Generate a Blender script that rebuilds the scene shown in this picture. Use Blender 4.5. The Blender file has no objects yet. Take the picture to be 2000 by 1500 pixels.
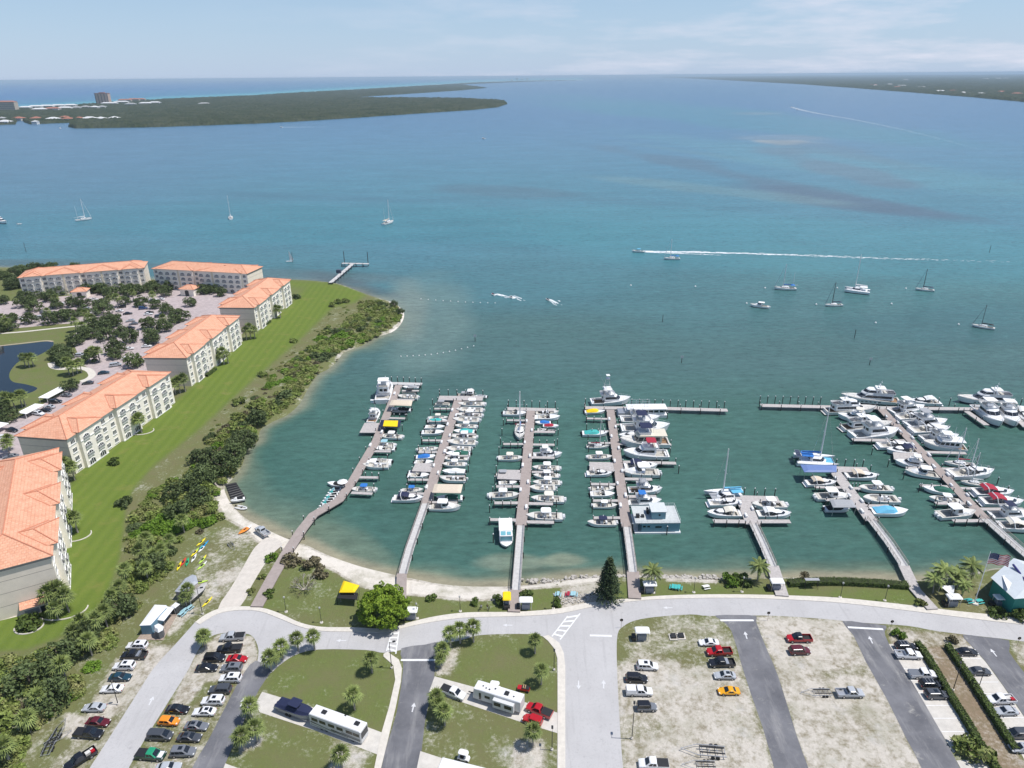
import bpy, math, random
import numpy as np
from mathutils import Vector, Matrix, noise as mnoise
from mathutils.geometry import tessellate_polygon
random.seed(7); RNG=np.random.default_rng(7)
SC=bpy.context.scene; COL=SC.collection
# ---------------- camera ----------------
FPX=1387.; PITCH=math.radians(23.45); ROLL=math.radians(0.49); CAMH=122.
cam=bpy.data.cameras.new('camera'); camo=bpy.data.objects.new('camera',cam); COL.objects.link(camo)
cam.sensor_width=36; cam.sensor_fit='HORIZONTAL'; cam.lens=FPX/2000*36; cam.clip_start=1; cam.clip_end=200000
_f=Vector((0,math.cos(PITCH),-math.sin(PITCH))); _u=Vector((0,math.sin(PITCH),math.cos(PITCH))); _r=Vector((1,0,0))
cr,sr=math.cos(ROLL),math.sin(ROLL)
_R=_r*cr-_u*sr; _U=_r*sr+_u*cr
camo.matrix_world=Matrix(((_R.x,_U.x,-_f.x,0),(_R.y,_U.y,-_f.y,0),(_R.z,_U.z,-_f.z,CAMH),(0,0,0,1)))
SC.camera=camo
# ---------------- light ----------------
SUN_EL=math.radians(65); SUN_AZ=math.radians(-4)
sd=Vector((math.cos(SUN_AZ)*math.cos(SUN_EL),math.sin(SUN_AZ)*math.cos(SUN_EL),math.sin(SUN_EL)))
sl=bpy.data.lights.new('sun','SUN'); sl.energy=3.6; sl.angle=math.radians(.5); sl.color=(1,.965,.92)
so=bpy.data.objects.new('sun',sl); COL.objects.link(so); so.rotation_euler=(-sd).to_track_quat('-Z','Y').to_euler()
SC.view_settings.view_transform='Standard'; SC.view_settings.look='None'; SC.view_settings.gamma=1
SC.view_settings.exposure=0.38
W=bpy.data.worlds.new('World'); SC.world=W; W.use_nodes=True
nt=W.node_tree; N=nt.nodes; N.clear(); LK=nt.links.new
sky=N.new('ShaderNodeTexSky'); sky.sky_type='NISHITA'; sky.sun_disc=False; sky.sun_elevation=SUN_EL
sky.sun_rotation=math.radians(90)-SUN_AZ; sky.air_density=1.0; sky.dust_density=0.0; sky.ozone_density=2.2; sky.altitude=120
bg=N.new('ShaderNodeBackground'); bg.inputs[1].default_value=0.085; wo=N.new('ShaderNodeOutputWorld')
tc=N.new('ShaderNodeTexCoord'); sp=N.new('ShaderNodeSeparateXYZ'); LK(tc.outputs['Generated'],sp.inputs[0])
def wm(op,a,b=None,c=None,clamp=False):
    m=N.new('ShaderNodeMath'); m.operation=op; m.use_clamp=clamp
    for i,x in enumerate((a,b,c)):
        if x is None: continue
        if isinstance(x,(int,float)): m.inputs[i].default_value=x
        else: LK(x,m.inputs[i])
    return m.outputs[0]
cb=N.new('ShaderNodeCombineXYZ')
den=wm('ADD',wm('MAXIMUM',sp.outputs[2],0.),.12)
LK(wm('DIVIDE',sp.outputs[0],den),cb.inputs[0]); LK(wm('DIVIDE',sp.outputs[1],den),cb.inputs[1])
n1=N.new('ShaderNodeTexNoise'); n1.inputs['Scale'].default_value=.75; n1.inputs['Detail'].default_value=8; n1.inputs['Roughness'].default_value=.62; LK(cb.outputs[0],n1.inputs['Vector'])
cl=wm('MULTIPLY',wm('SUBTRACT',n1.outputs[0],.46),4.5,clamp=True)
# thin high cloud thickens towards +x
cl=wm('MULTIPLY',cl,wm('MULTIPLY_ADD',sp.outputs[0],1.1,.42,clamp=True))
mx=N.new('ShaderNodeMix'); mx.data_type='RGBA'; LK(wm('MULTIPLY',cl,.95),mx.inputs[0]); mx.inputs[7].default_value=(6.9,7.1,8.2,1)
hz=N.new('ShaderNodeMix'); hz.data_type='RGBA'; LK(wm('MULTIPLY_ADD',wm('ABSOLUTE',sp.outputs[2]),-3.4,.78,clamp=True),hz.inputs[0]); LK(sky.outputs[0],hz.inputs[6]); hz.inputs[7].default_value=(3.3,4.8,7.4,1)
LK(hz.outputs[2],mx.inputs[6]); LK(mx.outputs[2],bg.inputs[0]); LK(bg.outputs[0],wo.inputs[0])
# ---------------- helpers ----------------
CP,SP=math.cos(PITCH),math.sin(PITCH)
def G(px,py,z=1.0):
    x=(px-1000)/FPX; y=(750-py)/FPX
    xr=x*cr+y*sr; yr=-x*sr+y*cr
    dz=-SP+yr*CP; t=(z-CAMH)/dz
    return Vector((xr*t,(CP+yr*SP)*t,z))
def tag(o,label=None,cat=None,group=None,kind=None):
    for k,v in (('label',label),('category',cat),('group',group),('kind',kind)):
        if v: o[k]=v
    return o
def empty(name,loc=(0,0,0),rz=0,s=1):
    o=bpy.data.objects.new(name,None); COL.objects.link(o); o.location=loc; o.rotation_euler=(0,0,rz); o.scale=(s,s,s); o.empty_display_size=.1; return o
def copy_tree(o,parent=None):
    c=o.copy(); COL.objects.link(c)
    if parent is not None: c.parent=parent
    for ch in o.children: copy_tree(ch,c)
    return c
MATS={}
def mat(name,col,rough=.7,metal=0,var=0,scale=2,spec=.5,bump=0,coat=0):
    if name in MATS: return MATS[name]
    m=bpy.data.materials.new(name); m.use_nodes=True; t=m.node_tree; b=t.nodes['Principled BSDF']
    b.inputs['Base Color'].default_value=(*col,1); b.inputs['Roughness'].default_value=rough; b.inputs['Metallic'].default_value=metal
    b.inputs['Specular IOR Level'].default_value=spec; b.inputs['Coat Weight'].default_value=coat; b.inputs['Coat Roughness'].default_value=.05
    if var or bump:
        g=t.nodes.new('ShaderNodeNewGeometry')
        n=t.nodes.new('ShaderNodeTexNoise'); n.inputs['Scale'].default_value=scale; n.inputs['Detail'].default_value=5; n.inputs['Roughness'].default_value=.65
        t.links.new(g.outputs['Position'],n.inputs['Vector'])
        if var:
            r=t.nodes.new('ShaderNodeMapRange'); r.inputs[1].default_value=.3; r.inputs[2].default_value=.7; r.inputs[3].default_value=1-var; r.inputs[4].default_value=1+var
            t.links.new(n.outputs[0],r.inputs[0])
            v=t.nodes.new('ShaderNodeVectorMath'); v.operation='SCALE'; v.inputs[0].default_value=col; t.links.new(r.outputs[0],v.inputs['Scale']); t.links.new(v.outputs[0],b.inputs['Base Color'])
        if bump:
            bp=t.nodes.new('ShaderNodeBump'); bp.inputs['Strength'].default_value=bump; bp.inputs['Distance'].default_value=.1; t.links.new(n.outputs[0],bp.inputs['Height']); t.links.new(bp.outputs[0],b.inputs['Normal'])
    MATS[name]=m; return m
class MB:
    def __init__(s): s.v=[]; s.f=[]; s.m=[]
    def face(s,pts,m=0):
        i=len(s.v); s.v+= [tuple(p) for p in pts]; s.f.append(list(range(i,i+len(pts)))); s.m.append(m)
    def box(s,x0,x1,y0,y1,z0,z1,m=0):
        i=len(s.v); s.v+=[(x0,y0,z0),(x1,y0,z0),(x1,y1,z0),(x0,y1,z0),(x0,y0,z1),(x1,y0,z1),(x1,y1,z1),(x0,y1,z1)]
        for q in ((3,2,1,0),(4,5,6,7),(0,1,5,4),(1,2,6,5),(2,3,7,6),(3,0,4,7)): s.f.append([i+k for k in q]); s.m.append(m)
    def cbox(s,c,d,m=0,rz=0):
        cx,cy,cz=c; a,b,h=d[0]/2,d[1]/2,d[2]/2; i=len(s.v); ca,sa=math.cos(rz),math.sin(rz)
        for z in (-h,h):
            for x,y in ((-a,-b),(a,-b),(a,b),(-a,b)): s.v.append((cx+x*ca-y*sa,cy+x*sa+y*ca,cz+z))
        for q in ((3,2,1,0),(4,5,6,7),(0,1,5,4),(1,2,6,5),(2,3,7,6),(3,0,4,7)): s.f.append([i+k for k in q]); s.m.append(m)
    def cyl(s,p0,p1,r0,r1=None,n=6,m=0,cap=True):
        r1=r0 if r1 is None else r1; p0=Vector(p0); p1=Vector(p1); d=(p1-p0)
        if d.length<1e-6: return
        d.normalize(); a=d.orthogonal().normalized(); b=d.cross(a); i=len(s.v)
        for p,r in ((p0,r0),(p1,r1)):
            for k in range(n):
                t=2*math.pi*k/n; s.v.append(tuple(p+a*(r*math.cos(t))+b*(r*math.sin(t))))
        for k in range(n): s.f.append([i+k,i+(k+1)%n,i+n+(k+1)%n,i+n+k]); s.m.append(m)
        if cap: s.f.append([i+k for k in range(n)][::-1]); s.m.append(m); s.f.append([i+n+k for k in range(n)]); s.m.append(m)
    def path(s,pts,r,n=5,m=0):
        for a,b in zip(pts,pts[1:]): s.cyl(a,b,r,r,n,m)
    def loft(s,rings,mats,closed=True,cap0=None,cap1=None):
        n=len(rings[0]); i=len(s.v)
        for r in rings: s.v+=[tuple(p) for p in r]
        for j in range(len(rings)-1):
            for k in range(n if closed else n-1):
                a=i+j*n+k; b=i+j*n+(k+1)%n
                s.f.append([a,b,b+n,a+n]); s.m.append(mats if isinstance(mats,int) else mats[k] if not callable(mats) else mats(j,k))
        if cap0 is not None: s.f.append([i+k for k in range(n)][::-1]); s.m.append(cap0)
        if cap1 is not None: s.f.append([i+(len(rings)-1)*n+k for k in range(n)]); s.m.append(cap1)
    def patch(s,q,u0,u1,v0,v1,off=.01,m=0,flip=False):
        p=[Vector(x) for x in q]
        nrm=(p[1]-p[0]).cross(p[3]-p[0])
        if nrm.length<1e-9: return
        nrm.normalize(); nrm*= -off if flip else off
        P=lambda u,v:(p[0]*(1-u)+p[1]*u)*(1-v)+(p[3]*(1-u)+p[2]*u)*v+nrm
        s.face([P(u0,v0),P(u1,v0),P(u1,v1),P(u0,v1)],m)
    def mesh(s,name,mats,smooth=False):
        me=bpy.data.meshes.new(name); me.from_pydata(s.v,[],s.f)
        for x in (mats if isinstance(mats,(list,tuple)) else [mats]): me.materials.append(x)
        me.polygons.foreach_set('material_index',s.m)
        if smooth: me.polygons.foreach_set('use_smooth',[True]*len(s.f))
        me.update(); return me
    def build(s,name,mats,parent=None,smooth=False):
        o=bpy.data.objects.new(name,s.mesh(name,mats,smooth)); COL.objects.link(o)
        if parent is not None: o.parent=parent
        return o
def np_mesh(name,verts,faces,m,parent=None,attrs=None,smooth=False,link=True):
    """verts (n,3), quads (k,4) as arrays"""
    me=bpy.data.meshes.new(name); verts=np.asarray(verts,dtype=np.float32); faces=np.asarray(faces,dtype=np.int32)
    me.vertices.add(len(verts)); me.vertices.foreach_set('co',verts.ravel())
    k=faces.shape[1]; me.loops.add(faces.size); me.loops.foreach_set('vertex_index',faces.ravel())
    me.polygons.add(len(faces)); me.polygons.foreach_set('loop_start',np.arange(0,faces.size,k,dtype=np.int32)); me.polygons.foreach_set('loop_total',np.full(len(faces),k,dtype=np.int32))
    if smooth: me.polygons.foreach_set('use_smooth',np.ones(len(faces),dtype=bool))
    me.update(calc_edges=True)
    for an,a in (attrs or {}).items():
        at=me.attributes.new(an,'FLOAT_COLOR','POINT'); at.data.foreach_set('color',np.asarray(a,dtype=np.float32).ravel())
    for x in (m if isinstance(m,(list,tuple)) else [m]): me.materials.append(x)
    if not link: return me
    o=bpy.data.objects.new(name,me); COL.objects.link(o)
    if parent is not None: o.parent=parent
    return o
def inpoly(X,Y,poly):
    r=np.zeros(X.shape,bool); n=len(poly); j=n-1
    for i in range(n):
        xi,yi=poly[i]; xj,yj=poly[j]
        if yi!=yj:
            c=((yi>Y)!=(yj>Y))&(X<(xj-xi)*(Y-yi)/(yj-yi)+xi); r^=c
        j=i
    return r
def sdist(X,Y,poly,closed=True):
    d=np.full(X.shape,1e18); n=len(poly)
    for i in range(n if closed else n-1):
        ax,ay=poly[i]; bx,by=poly[(i+1)%n]; dx,dy=bx-ax,by-ay; L=dx*dx+dy*dy+1e-12
        t=np.clip(((X-ax)*dx+(Y-ay)*dy)/L,0,1); d=np.minimum(d,(X-ax-t*dx)**2+(Y-ay-t*dy)**2)
    return np.sqrt(d)
def vnoise(X,Y,s,seed=0):
    """cheap value noise in numpy"""
    x=X/s+seed*17.3; y=Y/s+seed*9.1; xi=np.floor(x); yi=np.floor(y); fx=x-xi; fy=y-yi; fx=fx*fx*(3-2*fx); fy=fy*fy*(3-2*fy)
    h=lambda a,b:np.modf(np.abs(np.sin(a*127.1+b*311.7+seed*74.7)*43758.5453))[0]
    return (h(xi,yi)*(1-fx)+h(xi+1,yi)*fx)*(1-fy)+(h(xi,yi+1)*(1-fx)+h(xi+1,yi+1)*fx)*fy
def smooth_px(pts,n=4,closed=False):
    out=[]; P=[Vector((p[0],p[1],0)) for p in pts]; k=len(P)
    for i in range(k if closed else k-1):
        p0=P[i-1] if (i>0 or closed) else P[0]; p1=P[i]; p2=P[(i+1)%k]; p3=P[(i+2)%k] if (i+2<k or closed) else P[-1]
        for j in range(n):
            t=j/n; q=.5*((2*p1)+(-p0+p2)*t+(2*p0-5*p1+4*p2-p3)*t*t+(-p0+3*p1-3*p2+p3)*t*t*t); out.append((q.x,q.y))
    if not closed: out.append(pts[-1])
    return out
def ORD(n):
    L=['first','second','third','fourth','fifth','sixth','seventh','eighth','ninth','tenth','eleventh','twelfth','thirteenth','fourteenth','fifteenth','sixteenth','seventeenth','eighteenth','nineteenth']
    T={20:'twentieth',30:'thirtieth',40:'fortieth',50:'fiftieth',60:'sixtieth',70:'seventieth',80:'eightieth',90:'ninetieth'}; S={20:'twenty',30:'thirty',40:'forty',50:'fifty',60:'sixty',70:'seventy',80:'eighty',90:'ninety'}
    if n<=19: return L[n-1]
    return T[n] if n%10==0 else S[n//10*10]+'-'+L[n%10-1]
def node_mat(name):
    m=bpy.data.materials.new(name); m.use_nodes=True; t=m.node_tree; b=t.nodes['Principled BSDF']; MATS[name]=m
    def nd(ty,**kw):
        n=t.nodes.new('ShaderNode'+ty)
        for k,v in kw.items():
            if k.startswith('_'): setattr(n,k[1:],v)
            else: n.inputs[k.replace('0',' ') if k in n.inputs or k.replace('0',' ') in n.inputs else k].default_value=v
        return n
    def ma(op,a,b2=None,c=None,clamp=False):
        n=t.nodes.new('ShaderNodeMath'); n.operation=op; n.use_clamp=clamp
        for i,x in enumerate((a,b2,c)):
            if x is None: continue
            if isinstance(x,(int,float)): n.inputs[i].default_value=x
            else: t.links.new(x,n.inputs[i])
        return n.outputs[0]
    def mixc(f,a,c):
        n=t.nodes.new('ShaderNodeMix'); n.data_type='RGBA'
        for i,x in ((0,f),(6,a),(7,c)):
            if isinstance(x,(int,float)): n.inputs[i].default_value=x
            elif isinstance(x,tuple): n.inputs[i].default_value=(*x,1)
            else: t.links.new(x,n.inputs[i])
        return n.outputs[2]
    def noise(vec,scale,detail=4,rough=.6):
        n=t.nodes.new('ShaderNodeTexNoise'); n.inputs['Scale'].default_value=scale; n.inputs['Detail'].default_value=detail; n.inputs['Roughness'].default_value=rough
        t.links.new(vec,n.inputs['Vector']); return n.outputs[0]
    return m,t,b,ma,mixc,noise
def geo(t): return t.nodes.new('ShaderNodeNewGeometry').outputs['Position']
def scalev(t,vec,s):
    n=t.nodes.new('ShaderNodeMapping'); n.inputs['Scale'].default_value=s; t.links.new(vec,n.inputs['Vector']); return n.outputs[0]
def bumpn(t,b,h,strength,dist):
    n=t.nodes.new('ShaderNodeBump'); n.inputs['Strength'].default_value=strength; n.inputs['Distance'].default_value=dist; t.links.new(h,n.inputs['Height']); t.links.new(n.outputs[0],b.inputs['Normal'])
# ---------------- shorelines (picture coordinates of points on the ground, turned into world points by G) ----------------
SHORE=[(-500,524),(0,522),(120,530),(280,545),(420,548),(568,546),(641,551),(670,557),(712,573),(735,581),(769,591),(786,605),(790,617),(783,634),(766,649),(732,660),(706,676),(674,688),(657,708),(640,722),(620,733),(600,763),(585,790),(560,812),(533,824),(509,840),(505,862),(483,877),(475,907),(457,933),(441,952),(447,972),(456,985),(480,1010),(520,1031),(560,1050),(600,1063),(640,1082),(693,1101),(733,1112),(785,1124),(827,1133),(867,1140),(920,1144),(1000,1144),(1040,1140),(1093,1132),(1173,1124),(1280,1124),(1387,1129),(1493,1127),(1600,1129),(1760,1132),(1840,1129),(1900,1118),(2000,1106),(2500,1090)]
SH=smooth_px(SHORE,3)
shw=[tuple(G(x,y,0)[:2]) for x,y in SH]
LANDP=shw+[tuple(G(2600,1700,0)[:2]),tuple(G(-600,1700,0)[:2]),tuple(G(-600,560,0)[:2])]
ISL=[(-260,223),(25,212),(180,203.5),(320,194.5),(500,187),(580,181.5),(720,174),(800,169),(860,165.5),(930,161),(1040,157.6),(1140,156.4),(1060,158.5),(1000,160.5),(900,165),(952,171.5),(900,176.5),(780,184.5),(700,189.5),(640,190.5),(720,191.5),(830,191.5),(920,193.5),(985,197.5),(991,203),(972,209.5),(920,215),(860,219),(740,227),(620,235),(500,241.5),(300,248.5),(150,251),(134,248),(140,244),(230,241),(210,237),(130,240),(60,243),(48,239),(40,232),(33,236),(30,243),(-260,250)]
MAIN=[(1285,150.4),(1335,152.3),(1400,155.5),(1475,159.5),(1560,164),(1650,170.5),(1755,178.5),(1895,189.5),(2000,199),(2500,245),(2600,148),(2000,146),(1600,147.8)]
islw=[tuple(G(x,y,0)[:2]) for x,y in ISL]; mainw=[tuple(G(x,y,0)[:2]) for x,y in MAIN]
# ---------------- water ----------------
def horizon(px): return 161.0-(px)*0.00855-0.0
HZ0=lambda px: 750-FPX*math.tan(PITCH)/1.0 - (px-1000)*math.tan(ROLL) if 0 else None
def fan(y_list,x_list,z):
    X=np.zeros((len(y_list),len(x_list))); Y=X.copy()
    a=math.tan(ROLL)
    for i,yy in enumerate(y_list):
        for j,xx in enumerate(x_list):
            # yy is measured in a roll-free picture: rotate into the real one
            x=(xx-1000)/FPX; y=(750-yy)/FPX; dz=-SP+y*CP; t=(z-CAMH)/dz; X[i,j]=x*t; Y[i,j]=(CP+y*SP)*t
    return X,Y
def grid_faces(r,c):
    i=np.arange(r-1)[:,None]*c+np.arange(c-1)[None,:]; i=i.ravel(); return np.stack([i,i+1,i+1+c,i+c],1)
HOR=750-FPX*math.tan(PITCH)
def W2P(X,Y,Z=0):
    dep=Y*CP-(Z-CAMH)*SP; up=Y*SP+(Z-CAMH)*CP; xr=X/dep; yr=up/dep
    return 1000+FPX*(xr*cr-yr*sr), 750-FPX*(xr*sr+yr*cr)
ys=[HOR+d for d in list(np.geomspace(2.2,60,60))]; y=ys[-1]
while y<1200: y+=max(1.6,min(4.,(y-HOR)/60)); ys.append(y)
ys=np.array(ys[::-1]); xs=np.arange(-900,2901,8.)
WX,WY=fan(ys,xs,0)
PX,PY=W2P(WX,WY)
def sm(a,b,x): t=np.clip((x-a)/(b-a),0,1); return t*t*(3-2*t)
def mixn(A,B,w): return A*(1-w[...,None])+np.array(B)*w[...,None]
def blob(cx,cy,rx,ry,ang=0,nz=.35,s=1,seed=0):
    ca,sa=math.cos(math.radians(ang)),math.sin(math.radians(ang)); u=((PX-cx)*ca+(PY-cy)*sa)/rx; v=(-(PX-cx)*sa+(PY-cy)*ca)/ry
    r=np.sqrt(u*u+v*v); 
    n=vnoise(WX,WY,60*s,seed)*.6+vnoise(WX,WY,22*s,seed+1)*.4
    return 1-sm(.55,1.15,r+(n-.5)*2*nz)
dshore=sdist(WX,WY,shw,False)*np.where(inpoly(WX,WY,LANDP),-1,1)
near=(.054,.128,.106); mid=(.064,.185,.235); far=(.072,.178,.262); ocean=(.014,.105,.265)
C=np.zeros(WX.shape+(3,)); C[:]=near
wn=vnoise(WX,WY,90,3)*40-20
C=mixn(C,(.062,.130,.124),sm(830,700,PY+wn))
C=mixn(C,(.060,.158,.178),sm(660,540,PY+wn*1.5)*sm(2600,1000,PX+0*PY))
C=mixn(C,(.060,.168,.172),sm(700,560,PY+wn)*sm(1000,1900,PX)*.6)
C=mixn(C,mid,sm(560,430,PY+wn)); 
C=mixn(C,(.046,.178,.212),blob(700,440,900,40,1,.4,3,11)*.7)
C=mixn(C,(.060,.215,.245),blob(1650,480,600,70,3,.4,3,12)*.55)
C=mixn(C,far,sm(400,260,PY+wn*.5))
C=mixn(C,(.060,.150,.255),sm(300,215,PY))
C=mixn(C,(.085,.15,.225),sm(700,100,PX)*sm(500,330,PY)*sm(215,260,PY)*.5); 
C=mixn(C,(.05,.20,.23),blob(1500,240,500,22,6,.4,8,14)*.5)
C=mixn(C,(.09,.235,.27),blob(1640,320,520,24,8,.4,5,13)*.5)
for b,w,c in ((blob(1530,279,50,5,2,.75,2,5),.8,(.34,.33,.28)),(blob(1520,272,90,12,2,.8,3,25),.4,(.2,.24,.26)),(blob(1650,300,170,13,10,.5,3,6),.45,(.09,.15,.19)),(blob(1500,355,260,14,12,.6,3,7),.75,(.075,.135,.18)),(blob(1720,402,290,15,8,.6,3,8),.9,(.070,.118,.16)),(blob(1640,330,150,16,14,.6,3,18),.6,(.10,.15,.19)),(blob(1400,372,220,8,6,.6,3,27),.5,(.13,.22,.23)),(blob(1480,222,60,3,0,.3,4,9),.5,(.16,.2,.22)),
              (blob(1010,375,180,13,3,.6,3,15),.6,(.07,.13,.165)),(blob(640,385,300,12,2,.6,3,16),.4,(.05,.12,.165)),(blob(1180,390,300,10,4,.6,3,17),.35,(.06,.14,.18)),(blob(1300,290,160,5,8,.6,3,19),.4,(.10,.2,.22)),
              (blob(1840,640,300,40,0,.6,2,20),.25,(.03,.10,.12)),(blob(1000,1100,60,16,0,.5,.4,21),.7,(.20,.24,.18)),(blob(1100,1096,70,16,0,.6,.3,22),.8,(.22,.25,.18)),(blob(1080,1118,90,8,0,.6,.3,23),.7,(.05,.075,.06)),(blob(1690,1110,150,14,0,.5,.5,24),.3,(.07,.10,.07))):
    C=mixn(C,c,b*w)
# ocean beyond the barrier island
oc=inpoly(PX,PY,[(-1500,300)]+[(x,y+.3) for x,y in ISL[:12]]+[(1140,100),(-1500,100)])
dco=sdist(PX,PY,[(x,y) for x,y in ISL[:12]],False)
OC=np.zeros_like(C); OC[:]=ocean; OC=mixn(OC,(.014,.135,.25),sm(24,9,dco)); OC=mixn(OC,(.05,.29,.33),sm(9,2.,dco)); OC=mixn(OC,(.4,.45,.42),sm(1.2,.3,dco))
C=np.where(oc[...,None],OC,C)
# shallows: sand showing through near the shore
bay=sm(1350,300,PX)
wid=7+9*blob(600,1010,170,70,25,.2,.5,30)+5*blob(800,650,120,80,0,.2,1,31)+8*blob(690,1075,120,40,20,.4,.4,32)
n2=vnoise(WX,WY,9,41)*.5+vnoise(WX,WY,24,42)*.5
sh=sm(1.25,0,(dshore+(n2-.5)*7)/wid)
C=mixn(C,(.16,.20,.14),sh*.72)
C=mixn(C,(.33,.29,.20),sm(4.5,0.3,dshore+(n2-.5)*2)*.8*np.where(PX>1850,.3,1)*np.where(PY<960,.55,1))
C=mixn(C,(.135,.205,.185),blob(835,635,110,95,-25,.25,1,33)*.62)
C=mixn(C,(.20,.235,.195),blob(795,610,50,70,0,.3,1,34)*.5)
C=mixn(C,(.09,.13,.13),blob(600,540,260,16,2,.4,1,35)*.6)
C=mixn(C,(.08,.11,.11),blob(90,515,330,8,1,.4,1,36)*.6)
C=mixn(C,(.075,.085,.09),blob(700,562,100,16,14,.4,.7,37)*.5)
m,t,b,ma,mixc,noise=node_mat('water_surface')
at=t.nodes.new('ShaderNodeAttribute'); at.attribute_name='tint'
pos=geo(t)
big=noise(scalev(t,pos,(.012,.03,1)),1,5,.6); fin=noise(scalev(t,pos,(.09,.30,1)),1,4,.6)
fi2=noise(scalev(t,pos,(.22,.5,1)),1,5,.75); fac=ma('MULTIPLY_ADD',big,.5,.75); fac=ma('MULTIPLY',fac,ma('MULTIPLY_ADD',fin,.5,.75)); fac=ma('MULTIPLY',fac,ma('MULTIPLY_ADD',fi2,1.15,.43))  # finer noises paint the light and dark of wavelets into the base colour
sc=t.nodes.new('ShaderNodeVectorMath'); sc.operation='SCALE'; t.links.new(at.outputs['Color'],sc.inputs[0]); t.links.new(fac,sc.inputs['Scale']); t.links.new(sc.outputs[0],b.inputs['Base Color'])
b.inputs['Roughness'].default_value=.26; b.inputs['IOR'].default_value=1.33; b.inputs['Specular IOR Level'].default_value=.26
w1=noise(scalev(t,pos,(.28,.7,1)),1,7,.8); w2=noise(scalev(t,pos,(.03,.12,1)),1,3,.5)
bumpn(t,b,ma('ADD',w1,ma('MULTIPLY',w2,2.)),.8,.5)
wa=np_mesh('water',np.stack([WX,WY,np.zeros_like(WX)],-1).reshape(-1,3),grid_faces(*WX.shape),MATS['water_surface'],attrs={'tint':np.concatenate([C,np.ones(WX.shape+(1,))],-1).reshape(-1,4)})
tag(wa,'calm blue-green bay water running out to the sea horizon','water',kind='structure')
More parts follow.
